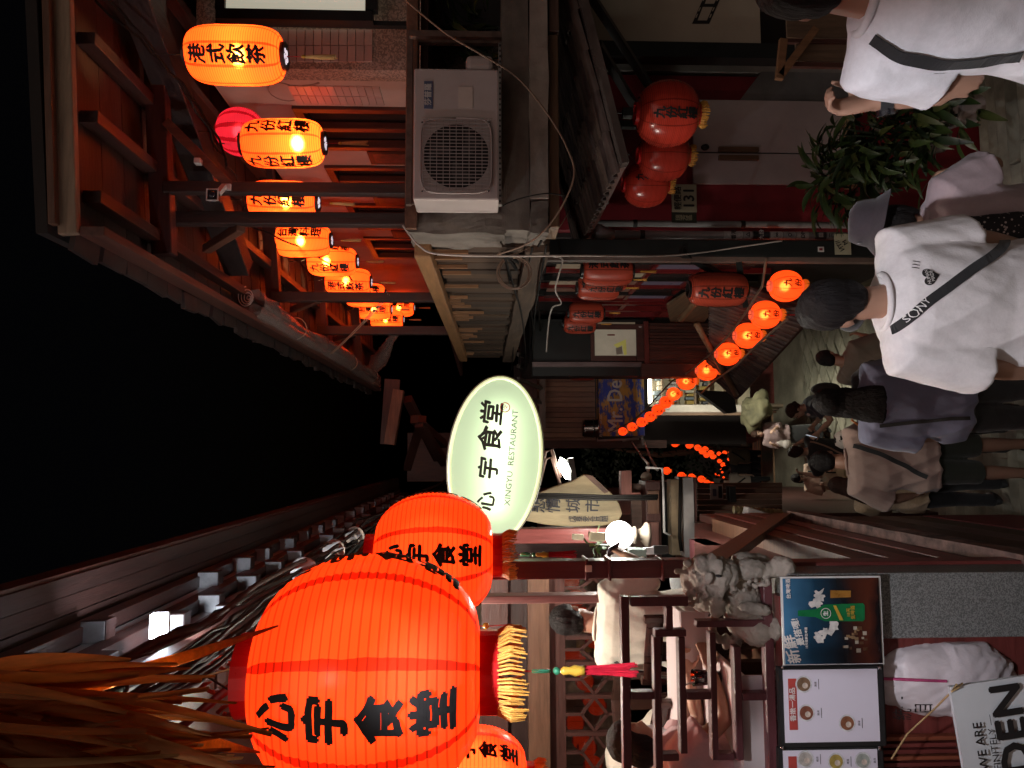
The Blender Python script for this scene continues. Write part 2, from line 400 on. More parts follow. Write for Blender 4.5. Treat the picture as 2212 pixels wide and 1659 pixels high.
# inner wall along the street with openings and frames
Xi = 2.95
segs = [(5.9, 6.35), (7.25, 7.7), (8.6, 8.9), (9.9, 10.3), (11.4, 14)]
for a, c in segs: MB().span((Xi, a, .41), (Xi + .12, c, 2.15)).build('wall', PINKWALL, th)
for a, c in ((6.35, 7.25), (7.7, 8.6), (8.9, 9.9), (10.3, 11.4)):
    MB().span((Xi, a, 1.62), (Xi + .12, c, 2.15)).build('wall', PINKWALL, th)
    fr = MB()
    fr.span((Xi - .03, a, .41), (Xi + .05, a + .08, 1.62)); fr.span((Xi - .03, c - .08, .41), (Xi + .05, c, 1.62))
    fr.span((Xi - .03, a + .08, 1.54), (Xi + .05, c - .08, 1.62)); fr.span((Xi - .02, (a + c) / 2 - .04, .41), (Xi + .045, (a + c) / 2 + .04, 1.54))
    f = fr.build('window_frame', wood('dark_frame', (.06, .022, .015), 'z', .35), th, bevel=.004)
    MB().span((Xi + .055, a + .06, .42), (Xi + .06, c - .06, 1.56)).build('pane', mat('dark_glass', (.02, .012, .01), .06, 0, bump=0, spec=.8), f)
# pink glazed tiles set in the pier, one by one
TILE = mat('pink_tile', (.46, .33, .29), .18, .12, 3, .02); TILE2 = mat('pink_tile_b', (.52, .37, .32), .16, .1, 3, .02)
xa, xb = 585, 805
for i in range(12):
    for j in range(2):
        p0 = P(xb - (i + .94) * 18.2, 66 + 35 * (j + .95), 5.72); p1 = P(xb - i * 18.2, 66 + 35 * j, 5.72)
        MB().span((p0.x, 5.705, p1.z), (p1.x, 5.73, p0.z)).build('tile', TILE if (i + j) % 3 else TILE2, th)
for i in range(12):
    for j in range(2):
        y0 = 5.98 + j * .17; z0 = .98 + (i - .5) * .06 * 1.02 - .12
        MB().span((Xi - .012, y0, z0), (Xi + .01, y0 + .16, z0 + .057)).build('tile', TILE if (i + j) % 3 else TILE2, th)
# lit notice board high on the pier
m = MB(); fb(m, 488, 788, -60, 20, 5.55, .03); sb = m.build('light_box', glow('lightbox_panel', (.80, .78, .60), .45), th)
for r4 in ((465, 805, 20, 42), (465, 486, -60, 20), (790, 815, -60, 20)):
    m = MB(); fb(m, *r4, 5.52, .07); m.build('light_box_frame', BLACKM, th)
m = MB(); fb(m, 465, 885, 42, 52, 5.6, .05); m.build('conduit', BLACKM, th)
# framed pictures on the inner wall
for yc, z0, z1 in ((7.42, .62, 1.12), (8.72, .80, 1.25), (10.08, .7, 1.2)):
    MB().span((Xi - .035, yc - .16, z0), (Xi, yc + .16, z1)).build('picture_frame', BLACKM, th)
    MB().span((Xi - .039, yc - .12, z0 + .05), (Xi - .036, yc + .12, z1 - .05)).build('picture', mat('picture_print', (.10, .04, .03), .5, .8, 14, 0), th)
# ghost of a fan painted on the plaster
m = MB(); m.tube([(Xi - .004, 6.1 + .16 * math.cos(t) , 1.62 + .12 * math.sin(t)) for t in [i * .42 for i in range(16)]], .004, 5); m.tube([(Xi - .004, 6.0, 1.5), (Xi - .004, 5.97, 1.36), (Xi - .004, 5.93, 1.3)], .01, 5); m.build('wall_relief', mat('faded_line', (.34, .22, .18), .8), th)
# ---- roof of the gallery: boards, purlins, cross beams, fascia
CEIL = [wood('ceiling_board%d' % i, c, 'x', .6) for i, c in enumerate(((.05, .024, .02), (.065, .028, .023), (.042, .02, .017)))]
yy = 4.12; k = 0
while yy < 14.2:
    wdt = .28
    zt = 2.16 if yy < 6 else 2.16 - (yy - 6) * .02
    MB().prism([(1.2, yy, zt), (1.2, yy + wdt - .006, zt), (4.6, yy + wdt - .006, zt + .27), (4.6, yy, zt + .27)], (0, 0, .025)).build('ceiling_board', CEIL[k % 3], th)
    yy += wdt; k += 1
zc = lambda X, Y: (2.16 if Y < 6 else 2.16 - (Y - 6) * .02) + (X - 1.2) * .0794
for X in (1.40, 1.85, 2.3, 2.75, 3.3):
    MB().beam((X, 4.15, zc(X, 4) - .055), (X, 14.1, zc(X, 14) - .055), .07, .10).build('purlin', wood('purlin', (.055, .024, .02), 'y', .5), th, bevel=.004)
MB().beam((2.95, 4.25, 2.10), (1.52, 6.3, 2.00), .17, .19).build('hip_beam', wood('hip_beam', (.02, .012, .011), 'y', .5), th, bevel=.006)
for Y in (4.9, 7.45, 9.55, 12):
    MB().beam((1.28, Y + .04, zc(1.28, Y) - .12), (4.4, Y + .04, zc(4.4, Y) - .12), .10, .13).build('cross_beam', wood('cross_beam', (.05, .022, .02), 'x', .5), th, bevel=.006)
MB().beam((1.18, 4.05, 2.06), (1.18, 14.2, 1.93), .05, .13).build('eave_board', wood('eave_board', (.12, .05, .035), 'y', .6), th, bevel=.004)
MB().beam((1.16, 4.06, 2.18), (4.6, 4.06, 2.44), .10, .05, (0, 1, 0)).build('fascia', PALEW['x'], th, bevel=.006)
MB().beam((1.2, 4.02, 2.24), (4.6, 4.02, 2.50), .04, .05, (0, 1, 0)).build('fascia', BROWNW['x'], th, bevel=.004)
# roof covering: ragged tar paper tiles seen edge-on
rnd = random.Random(5)
for k in range(34):
    y0 = 4.1 + k * .295
    MB().box((1.14 + rnd.uniform(-.02, .02), y0 + .15, 2.19 - max(0, y0 - 6) * .02 + rnd.uniform(-.01, .01)), (.12, .28, .03), (rnd.uniform(-.06, .06), rnd.uniform(-.1, .1), rnd.uniform(-.1, .1))).build('roof_tile', mat('slate_tile', (.045, .03, .026), .7, .4, 6), th)
MB().prism([(1.15, 4.0, 2.26), (4.7, 4.0, 2.6), (4.7, 14.3, 2.45), (1.15, 14.3, 2.06)], (0, 0, .06)).build('roof', mat('tar_roof', (.03, .025, .022), .9), th)
# diagonal braces of the gallery posts
for a, c in (((1.72, 4.9, 1.62), (2.15, 4.9, 2.05)), ((1.5, 5.05, 1.6), (1.5, 5.6, 2.02)), ((1.5, 7.45, 1.6), (1.5, 8.0, 1.98)), ((1.5, 9.55, 1.6), (1.5, 10.1, 1.94))):
    MB().beam(a, c, .06, .06).build('brace', wood('brace', (.13, .055, .035), 'z', .5), th, bevel=.004)
# ---- tiled lean-to below the gallery
lt = empty('tiled_awning', (2.4, 6, -1.2), 'weathered dark tiled lean-to roof under the concrete parapet', 'awning')
zl = lambda X: -.92 + .23 * (X - 1.9)
MB().prism([(1.92, 4.92, zl(1.92) - .05), (4.6, 4.92, zl(4.6) - .05), (4.6, 7.05, zl(4.6) - .05), (1.92, 7.05, zl(1.92) - .05)], (0, 0, .035)).build('deck', DARKW['x'], lt)
MB().beam((1.9, 4.9, zl(1.9) - .02), (4.6, 4.9, zl(4.6) - .02), .05, .09, (0, 1, 0)).build('rake_board', mat('shiny_flashing', (.16, .13, .12), .25, .4, 3, .1, metal=.4), lt)
TL = [mat('roof_tile%d' % i, c, .45, .5, 7, .5) for i, c in enumerate(((.07, .05, .045), (.095, .07, .06), (.055, .04, .04)))]
def half_tile(r=.052, L=.30, n=8, t=.012):
    m = MB(); vs = []; fs = []
    for e in (0, 1):
        for rr in (r * (1 - .12 * e), (r - t) * (1 - .12 * e)):
            for j in range(n + 1):
                a = math.pi * j / n; vs.append((e * L, rr * math.cos(a), rr * math.sin(a)))
    k = n + 1
    for j in range(n):
        fs += [(j, j + 1, 2 * k + j + 1, 2 * k + j), (k + j, 3 * k + j, 3 * k + j + 1, k + j + 1), (j, k + j, k + j + 1, j + 1), (2 * k + j, 2 * k + j + 1, 3 * k + j + 1, 3 * k + j)]
    fs += [(0, 2 * k, 3 * k, k), (n, k + n, 3 * k + n, 2 * k + n)]
    return m.add(vs, fs).mesh(name='tile')
tm = half_tile(); tms = []
for i in range(3): q = tm.copy(); q.materials.append(TL[i]); tms.append(q)
rnd = random.Random(8)
for j in range(18):
    for i in range(9):
        X = 1.87 + i * .285; Y = 5.0 + j * .118
        o = link_mesh('roof_tile', tms[rnd.randrange(3)], None, lt)
        o.location = Vector((X, Y, zl(X) - .005 + .012)) - lt.location
        o.rotation_euler = (rnd.uniform(-.05, .05), -math.atan(.23) - .03 + rnd.uniform(-.02, .02), rnd.uniform(-.03, .03))
        if rnd.random() < .04: o.rotation_euler.z += .3
# black steel frame that carries the awning
for a, c in (((2.3, 5.0, -.95), (2.3, 5.0, -1.02)), ((2.0, 6.0, -.99), (4.5, 6.0, -.6)), ((3.3, 5.2, -.75), (2.95, 6.2, -1.5)), ((2.9, 5.2, -.82), (2.62, 6.2, -1.45)), ((2.75, 6.2, -.85), (2.75, 6.2, -1.5))):
    MB().beam(a, c, .06, .06).build('bracket', BLACKM, lt, bevel=.004)
# ---- black steel column, drain pipes with stickers
cl = empty('steel_column', tuple(P(2000, 540, 6.4)), 'tall black steel column with small notices beside the sticker covered pipe', 'column')
a = P(1400, 517, 6.4); c = P(1400, 552, 6.4)
MB().span((c.x, 6.4, gz(6.4) - .3), (a.x, 6.4 + .14, -.5)).build('shaft', BLACKM, cl, bevel=.006)
c2 = P(1400, 563, 6.42); MB().span((c2.x, 6.42, gz(6.4) - .3), (c.x - .002, 6.5, -.52)).build('side_strip', mat('brown_strip', (.16, .11, .09), .6), cl)
m = MB(); fb(m, 1767, 1780, 533, 544, 6.39, .004); m.build('sticker', mat('white_paper', (.62, .60, .58), .7, .1), cl)
m = MB(); fb(m, 1770, 1777, 536, 541, 6.386, .003); m.build('sticker', mat('red_dark_print', (.2, .02, .03), .7), cl)
m = MB(); fb(m, 1803, 1838, 505, 550, 6.38, .004); nb = m.build('sticker', mat('yellowed_paper', (.42, .40, .28), .7, .2, 8), cl)
o = P(1820, 527, 6.375); text_on('sticker_print', 'ИT//\nM', INK, o, Vector((1, .0, .6)), Vector((-.6, 0, 1)), .055, cl, .03)
# arm carrying cables
MB().beam(P(1470, 545, 6.38), P(1610, 625, 6.9), .05, .05).build('arm', BLACKM, cl)
MB().beam(P(1595, 563, 6.45), P(1610, 660, 6.9), .05, .05).build('arm', BLACKM, cl)
for k, (yc, r, xt, lab) in enumerate(((506, .034, 1310, 'grey drain pipe plastered with stickers against the red wall'), (482, .03, 1250, 'plain dark grey drain pipe on the red wall corner'))):
    Y = 6.55 + k * .3; t = P(xt, yc, Y); bt = P(2000, yc, Y)
    dp = empty('drain_pipe', (t.x, Y, gz(Y)), lab, 'pipe')
    pm = mat('grey_pvc', (.24, .23, .23), .45, .25, 4, .05)
    MB().tube([(t.x, Y, t.z), (t.x, Y, gz(Y) - .2)], r, 16).build('tube', pm, dp, smooth=True)
    if k == 0:
        MB().lathe([(.085, .1), (.09, .06), (.06, 0), (.038, -.07)], 18, (t.x, Y, t.z)).build('rain_hopper', pm, dp, smooth=True)
        rr = random.Random(3)
        for q, (xa, xb, tx) in enumerate(((1562, 1602, '香港'), (1604, 1622, '△'), (1624, 1660, '九份'), (1662, 1688, '∞'), (1690, 1716, 'O'), (1718, 1744, 'DP'), (1758, 1782, '田'), (1784, 1800, '三'))):
            za = P(xa, yc, Y).z; zb = P(xb, yc, Y).z
            mm = MB(); vs = []; nn = 8
            for zz_ in (za, zb):
                for j in range(nn + 1):
                    t_ = math.pi * (1.08 + .84 * j / nn); vs.append((t.x + (r + .0015) * math.cos(t_), Y + (r + .0015) * math.sin(t_), zz_))
            mm.add(vs, [(j, j + 1, nn + 2 + j, nn + 1 + j) for j in range(nn)])
            dark = q in (2, 6); mm.build('sticker', mat('sticker_dark', (.04, .04, .05), .5) if dark else mat('sticker_%d' % (q % 3), [(.5, .5, .5), (.35, .35, .36), (.45, .43, .42)][q % 3], .5, .4, 30), dp)
            text_on('sticker_print', tx, MATS['white_paper'] if dark else INK, (t.x - .003, Y - r - .004, (za + zb) / 2), (1, 0, 0), (0, 0, 1), .045, dp, .03)
    for zz_ in (-1.4, -2.4):
        MB().lathe([(r + .006, -.02), (r + .006, .02)], 16, (t.x, Y, zz_)).build('clamp', BLACKM, dp)
# ---- house number plate (green-grey plate, dark foot)
hp = empty('house_number_plate', tuple(P(1478, 440, 6.8)), 'house number plate 131 with dark end on the red wall', 'sign')
m = MB(); fb(m, 1451, 1505, 398, 458, 6.8, .01); m.build('plate', mat('plate_tan', (.33, .30, .20), .45, .1), hp, bevel=.003)
m = MB(); fb(m, 1451, 1505, 458.5, 481, 6.8, .01); m.build('plate_end', mat('plate_dark', (.03, .03, .02), .4), hp, bevel=.003)
s = 6.8 / 1660
text_on('number', '131', INK, P(1489, 428, 6.795), (1, 0, 0), (0, 0, 1), 34 * s, hp, .03)
text_on('number', '131', INK, P(1489, 428, 6.794), (1, 0, 0), (0, 0, 1), 34 * s, hp, .01)
text_on('street_name', '輕便路', INK, P(1465, 428, 6.795), (1, 0, 0), (0, 0, 1), 18 * s, hp, .02)
text_on('district_name', '瑞\n芳\n區', mat('plate_ink', (.30, .27, .18), .5), P(1478, 470, 6.795), (1, 0, 0), (0, 0, 1), 14 * s, hp, .02, line=.9)
# ---- film strip motif on the cream board
fs_ = empty('film_strip_decal', tuple(P(1535, 25, 6.29)), 'slanting black film strip painted on the cream board', 'decal')
def dq(p4, Y, name, material, par, dy=.002):
    MB().prism([P(x, y, Y) for x, y in p4], (0, dy, 0)).build(name, material, par)
dq(((1495, 51), (1532, 51), (1572, -40), (1535, -40)), 6.292, 'strip', INK, fs_)
for k in range(3):
    ox, oy = k * 15.5, -k * 36
    dq(((1507 + ox, 44 + oy), (1527 + ox, 44 + oy), (1540 + ox, 15 + oy), (1518 + ox, 15 + oy)), 6.289, 'frame_window', MATS['cream_board'], fs_)
    for q in (0, 1):
        for sx in (1502, 1532):
            dq(((sx + ox + q * 6, 38 + oy - q * 14), (sx + 2.5 + ox + q * 6, 38 + oy - q * 14), (sx + 6 + ox + q * 6, 30 + oy - q * 14), (sx + 3.5 + ox + q * 6, 30 + oy - q * 14)), 6.289, 'perforation', MATS['cream_board'], fs_)
# ================================================================= LANTERNS
def paper(name, c, emi, est, ribs, seams, seam_w, zlo, zhi, rough=.5, rib_dark=.55, trans=.7, phase=0.0, seam_c=None):
    """lantern paper: wire ribs across and glued seams down it; lets the bulb inside shine through"""
    m = bpy.data.materials.new(name); m.use_nodes = True; t = m.node_tree; N = t.nodes; L = t.links
    out = N['Material Output']; pb = N['Principled BSDF']
    tc = N.new('ShaderNodeTexCoord'); sp = N.new('ShaderNodeSeparateXYZ'); L.new(tc.outputs['Object'], sp.inputs[0])
    def math_(op, a, b=None):
        n = N.new('ShaderNodeMath'); n.operation = op
        for i, x in enumerate((a, b)):
            if x is None: continue
            if isinstance(x, (int, float)): n.inputs[i].default_value = x
            else: L.new(x, n.inputs[i])
        return n.outputs[0]
    z = sp.outputs[2]; rz = math_('FRACT', math_('MULTIPLY', math_('SUBTRACT', z, zlo), ribs / (zhi - zlo)))
    rib = math_('LESS_THAN', math_('ABSOLUTE', math_('SUBTRACT', rz, .5)), .10)
    an = math_('ARCTAN2', sp.outputs[1], sp.outputs[0]); fr = math_('FRACT', math_('MULTIPLY', math_('ADD', an, phase + 10 * math.pi), seams / (2 * math.pi)))
    nz = N.new('ShaderNodeTexNoise'); nz.inputs['Scale'].default_value = 18; L.new(tc.outputs['Object'], nz.inputs[0])
    wob = math_('MULTIPLY', math_('SUBTRACT', nz.outputs[0], .5), seam_w * .5)
    seam = math_('LESS_THAN', math_('ABSOLUTE', math_('SUBTRACT', fr, .5)), math_('ADD', wob, seam_w / 2))
    k = math_('SUBTRACT', 1.0, math_('MULTIPLY', rib, rib_dark))
    mixc = N.new('ShaderNodeMix'); mixc.data_type = 'RGBA'; L.new(seam, mixc.inputs[0])
    sc_ = seam_c or tuple(v * .5 for v in c)
    mixc.inputs[6].default_value = (*c, 1); mixc.inputs[7].default_value = (*sc_, 1)
    mul = N.new('ShaderNodeVectorMath'); mul.operation = 'SCALE'; L.new(mixc.outputs[2], mul.inputs[0]); L.new(k, mul.inputs[3])
    L.new(mul.outputs[0], pb.inputs['Base Color']); pb.inputs['Roughness'].default_value = rough
    if est > 0:
        me = N.new('ShaderNodeMix'); me.data_type = 'RGBA'; L.new(seam, me.inputs[0])
        me.inputs[6].default_value = (*emi, 1); me.inputs[7].default_value = (emi[0] * .5, emi[1] * .14, emi[2] * .2, 1)
        m2 = N.new('ShaderNodeVectorMath'); m2.operation = 'SCALE'; L.new(me.outputs[2], m2.inputs[0]); L.new(k, m2.inputs[3])
        L.new(m2.outputs[0], pb.inputs['Emission Color']); pb.inputs['Emission Strength'].default_value = est
        t1 = N.new('ShaderNodeBsdfTranslucent'); L.new(mul.outputs[0], t1.inputs[0])
        t2 = N.new('ShaderNodeBsdfRefraction'); t2.inputs['IOR'].default_value = 1.35; t2.inputs['Roughness'].default_value = .5; L.new(mul.outputs[0], t2.inputs[0])
        tr = N.new('ShaderNodeMixShader'); tr.inputs[0].default_value = .7; L.new(t1.outputs[0], tr.inputs[1]); L.new(t2.outputs[0], tr.inputs[2])
        mx = N.new('ShaderNodeMixShader'); mx.inputs[0].default_value = trans; L.new(pb.outputs[0], mx.inputs[1]); L.new(tr.outputs[0], mx.inputs[2])
        ad = N.new('ShaderNodeAddShader'); em = N.new('ShaderNodeEmission'); L.new(m2.outputs[0], em.inputs[0]); em.inputs[1].default_value = est * trans
        L.new(mx.outputs[0], ad.inputs[0]); L.new(em.outputs[0], ad.inputs[1]); L.new(ad.outputs[0], out.inputs[0])
    bp = N.new('ShaderNodeBump'); bp.inputs['Strength'].default_value = .35; bp.inputs['Distance'].default_value = .01
    w = N.new('ShaderNodeMath'); w.operation = 'MULTIPLY'; L.new(nz.outputs[0], w.inputs[0]); w.inputs[1].default_value = .3
    L.new(w.outputs[0], bp.inputs['Height']); L.new(bp.outputs[0], pb.inputs['Normal'])
    return m
def shell_profile(kind, Rr, H, ribs, neck, groove=.985):
    """radius as a function of height, scalloped between the ribs"""
    def rad(z):
        t = max(-1, min(1, 2 * z / H))
        e = 2.0 if kind == 'round' else 3.6
        v = max(0, 1 - abs(t) ** e) ** (1 / (2.0 if kind == 'round' else 2.6))
        return neck + (Rr - neck) * v
    n = ribs * 2; pr = []
    for i in range(n + 1):
        z = -H / 2 + H * i / n; r = rad(z)
        pr.append((r * (1.0 if i % 2 else groove), z))
    return pr, rad
def wrap_text(chars, rad, angle, zc, ch_h, asp, sp, offset=.042, brush=.03):
    """letters one below the other, bent round the lantern"""
    vs = []; fs = []
    n = len(chars)
    for i, ch in enumerate(chars):
        v, f = glyphs(ch, 0); bm = bmesh.new(); bv = [bm.verts.new(p) for p in v]
        for q in f:
            try: bm.faces.new([bv[k] for k in q])
            except ValueError: pass
        for k in range(-4, 5):
            for nn in ((1, 0, 0), (0, 1, 0)):
                g = bm.verts[:] + bm.edges[:] + bm.faces[:]
                bmesh.ops.bisect_plane(bm, geom=g, plane_co=Vector(nn) * (k * .12), plane_no=nn)
        bm.verts.index_update(); v1 = [w.co.copy() for w in bm.verts]; f1 = [tuple(w.index for w in q.verts) for q in bm.faces]
        v1, f1 = bold(v1, f1, offset); base = len(vs)
        for wco in v1:
            x = wco.x + brush * noise.noise(Vector((wco.x * 4 + i, wco.y * 4, 0))) + .08 * wco.y; y = wco.y + brush * noise.noise(Vector((wco.x * 4, wco.y * 4 + i, 5)))
            z = zc + ((n - 1) / 2 - i) * sp + y * ch_h; r = rad(z); dr = (rad(z + .005) - rad(z - .005)) / .01
            nl = math.hypot(1, dr); e_ = .0035 + wco.z * .0003; rr = r + e_ / nl; z2 = z - e_ * dr / nl
            a = angle + x * ch_h * asp / max(r, .05)
            vs.append(Vector((rr * math.cos(a), rr * math.sin(a), z2)))
        fs += [tuple(k + base for k in q) for q in f1]
        bm.free()
    me = bpy.data.meshes.new('lettering'); me.from_pydata(vs, [], fs); return me
REDCAP = mat('red_plastic', (.50, .012, .012), .3, .1, 5, 0)
BLKCAP = mat('black_plastic', (.015, .013, .013), .35, .1, 5, 0)
GOLD = mat('gold_thread', (.62, .30, .05), .6, .4, 40, .3, stretch=(8, 8, .5))
REDTH = mat('red_thread', (.45, .02, .02), .6, .4, 40, .3, stretch=(8, 8, .5))
CREAMTH = mat('cream_thread', (.60, .40, .16), .6, .4, 40, .3, stretch=(8, 8, .5))
JADE = mat('jade', (.05, .28, .15), .25, .3, 12, .1)
AMBER = mat('amber_bead', (.55, .33, .04), .3, .2, 12, .1)
WIREM = mat('black_wire', (.012, .012, .012), .5, 0, bump=0)
def fringe(mb, r, z0, z1, n=40, seed=0, flare=.012):
    rnd = random.Random(seed)
    for i in range(n):
        a = 2 * math.pi * i / n + rnd.uniform(-.05, .05); e = flare * rnd.uniform(.2, 1.6); zz = z1 + rnd.uniform(0, .25) * (z0 - z1)
        t = .35 * r * 2 * math.pi / n * 1.5
        p = [Vector((r * math.cos(a), r * math.sin(a), z0)), Vector(((r + e) * math.cos(a + .05), (r + e) * math.sin(a + .05), (z0 + zz) / 2)), Vector(((r + e * .8) * math.cos(a), (r + e * .8) * math.sin(a), zz))]
        mb.tube(p, [t, t * 1.1, t * .6], 5)
def tassel(parent, z, L, material, seed=0, knot=None, r=.012):
    m = MB(); m.tube([(0, 0, z), (0, 0, z - L * .32)], .0022, 5); m.build('tassel_cord', knot or REDTH, parent)
    k = MB(); k.ell((0, 0, z - L * .36), (r * .9, r * .9, r * 1.2), None, 10, 6); k.build('tassel_knot', knot or AMBER, parent, True)
    f = MB(); rnd = random.Random(seed)
    for i in range(12):
        a = i * .52; f.tube([(r * .4 * math.cos(a), r * .4 * math.sin(a), z - L * .4), (r * .8 * math.cos(a), r * .8 * math.sin(a), z - L * .7), (r * (1 + rnd.random() * .5) * math.cos(a), r * math.sin(a), z - L * (.93 + .07 * rnd.random()))], [r * .35, r * .4, r * .2], 5)
    f.build('tassel_threads', material, parent)
LM = {}
def lantern_mesh(key, kind, Rr, H, ribs, neck, material):
    if key not in LM:
        pr, rad = shell_profile(kind, Rr, H, ribs, neck, .962 if key in ('drum', 'long_dim') else .985)
        me = MB().lathe(pr, 40, cap=False).mesh(name=key); me.materials.append(material)
        me.polygons.foreach_set('use_smooth', [True] * len(me.polygons)); LM[key] = (me, rad)
    return LM[key]
TXM = {}
def text_mesh(key, *a, material=None, **k):
    if key not in TXM:
        me = wrap_text(*a, **k); me.materials.append(material or INK); TXM[key] = me
    return TXM[key]
def lantern(style, loc, label, group, rot=0, scale=1, text='九份紅樓', sides=(0,), bulb=0, bulb_z=0, name='paper_lantern', wire=.15, tassels=True, tilt=0):
    """every lantern is a thing of its own: paper, lettering, end rings, fringe, tassel, wire"""
    t = empty(name, loc, label, 'lantern', group); t.rotation_euler = (tilt, 0, math.atan2(-loc[1], -loc[0]) + rot); t.scale = (scale,) * 3
    S = STYLES[style]; me, rad = lantern_mesh(style, S['kind'], S['R'], S['H'], S['ribs'], S['neck'], S['mat'])
    link_mesh('paper_shade', me, None, t)
    H = S['H']; nk = S['neck']; n = len(text)
    for a in sides:
        tm = text_mesh((style, text, S.get('red')), text, rad, 0, S.get('tz', 0), S['ch'], S.get('asp', 1), S['sp'], material=S.get('ink'))
        o = link_mesh('lettering', tm, None, t); o.rotation_euler = (0, 0, a)
    capm = S['cap']
    for key, z0, z1 in (('top_ring', H / 2 - .01, H / 2 + S['ch_cap']), ('bottom_ring', -H / 2 - S['ch_cap'], -H / 2 + .01)):
        if (style, key) not in LM:
            LM[(style, key)] = MB().lathe([(nk * .8, z0), (nk * 1.06, z0), (nk * 1.06, z1), (nk * .8, z1), (nk * .8, z0)], 24, cap=False).mesh(); LM[(style, key)].materials.append(capm)
        link_mesh(key, LM[(style, key)], None, t)
    zb = -H / 2 - S['ch_cap']
    if S.get('disc'):
        if (style, 'd') not in LM:
            LM[(style, 'd')] = MB().lathe([(nk * .82, zb + .004), (nk * .82, zb + .008)], 20).mesh(); LM[(style, 'd')].materials.append(capm)
            pm = MB()
            for i in range(5): pm.ell((nk * .42 * math.cos(i * 1.257), nk * .42 * math.sin(i * 1.257), zb + .002), (nk * .22, nk * .22, .003), None, 10, 5)
            pm.ell((0, 0, zb + .002), (nk * .13, nk * .13, .003), None, 8, 5)
            LM[(style, 'p')] = pm.mesh(); LM[(style, 'p')].materials.append(glow('petal_light', (.95, .8, .9), .8))
        link_mesh('bottom_plate', LM[(style, 'd')], None, t); link_mesh('flower_cutout', LM[(style, 'p')], None, t)
    if S.get('fringe'):
        if (style, 'f') not in LM:
            fm = MB(); fringe(fm, nk * 1.02, zb + .004, zb - S['fringe'], S.get('fn', 36), 3, S['fringe'] * .18); LM[(style, 'f')] = fm.mesh(); LM[(style, 'f')].materials.append(S['fringe_mat'])
        link_mesh('fringe', LM[(style, 'f')], None, t)
    if tassels and S.get('tassel'):
        if (style, 't') not in LM:
            tmp = empty('tmp'); tassel(tmp, zb + .01, S['tassel'], S.get('tassel_mat', CREAMTH), 2, None, S.get('tr', .012))
            LM[(style, 't')] = [(c.name.split('.')[0], c.data) for c in tmp.children]
            for c in list(tmp.children): bpy.data.objects.remove(c)
            bpy.data.objects.remove(tmp)
        for nm, d in LM[(style, 't')]: link_mesh(nm, d, None, t)
    if wire:
        m = MB(); zt = H / 2 + S['ch_cap']
        m.tube([(nk, 0, zt), (0, 0, zt + nk * .9), (-nk, 0, zt)], .003, 5); m.tube([(0, 0, zt + nk * .9), (.004, .003, zt + nk * .9 + wire / scale)], .004, 5)
        link_mesh('hanging_wire', m.mesh(), WIREM, t)
    if bulb: lamp('bulb', (0, 0, bulb_z), bulb * S.get('bk', 4.6), S.get('bulb_c', (1, .62, .25)), t, S.get('br', .035))
    return t
O1 = (.92, .20, .045)
STYLES = {
 'long': dict(kind='long', R=.165, H=.53, ribs=40, neck=.075, cap=BLKCAP, ch_cap=.022, ch=.105, asp=1.0, sp=.108, disc=True, tassel=.30, tassel_mat=CREAMTH,
              mat=paper('lit_orange_paper', (.9, .24, .045), (1.0, .054, .005), 2.2, 40, 8, .12, -.265, .265)),
 'long_dim': dict(kind='long', R=.165, H=.53, ribs=40, neck=.075, cap=BLKCAP, ch_cap=.022, ch=.105, asp=1.0, sp=.108, disc=True, tassel=.26, tassel_mat=GOLD,
              mat=paper('unlit_red_paper', (.52, .075, .04), (0, 0, 0), 0, 40, 8, .10, -.265, .265, .35, .45)),
 'big': dict(kind='round', bk=1, br=.16, R=.30, H=.56, ribs=28, neck=.098, cap=REDCAP, ch_cap=.045, ch=.105, asp=1.0, sp=.115, tz=-.01, fringe=.075, fringe_mat=GOLD, fn=110,
              mat=paper('big_red_silk', (.72, .055, .02), (1.0, .050, .004), 1.3, 26, 8, .115, -.28, .28, .28, .45, .35)),
 'small_dim': dict(kind='round', R=.15, H=.285, ribs=22, neck=.05, cap=REDCAP, ch_cap=.022, ch=.075, sp=.10, mat=paper('dim_red_paper', (.6, .08, .03), (1.0, .07, .008), .10, 22, 8, .07, -.1425, .1425, .45, .28)),
 'drum': dict(kind='round', R=.22, H=.40, ribs=26, neck=.07, cap=REDCAP, ch_cap=.02, ch=.075, asp=1.0, sp=.072, tz=-.02, fringe=.05, fringe_mat=GOLD, fn=30,
              mat=paper('glossy_red_silk', (.55, .05, .03), (0, 0, 0), 0, 34, 8, .05, -.2, .2, .22, .4)),
 'small': dict(kind='round', bk=1.1, R=.15, H=.285, ribs=22, neck=.05, cap=mat('pink_cap', (.75, .2, .15), .4, 0, bump=0, emit=(1, .12, .04), est=.5), ch_cap=.022, ch=.075, asp=1.0, sp=.10, tz=-.02,  # cap and fringe glow by material, imitating the bulb's light on them
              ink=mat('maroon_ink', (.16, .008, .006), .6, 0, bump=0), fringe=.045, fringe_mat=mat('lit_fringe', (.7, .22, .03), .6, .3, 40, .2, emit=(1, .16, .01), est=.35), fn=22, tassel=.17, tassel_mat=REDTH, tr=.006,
              mat=paper('small_red_paper', (.85, .2, .06), (1.0, .075, .007), .95, 22, 8, .07, -.1425, .1425, .45, .28)),
}
HP = math.pi / 2
FACE = -HP  # lettering turned to the camera (towards -Y)
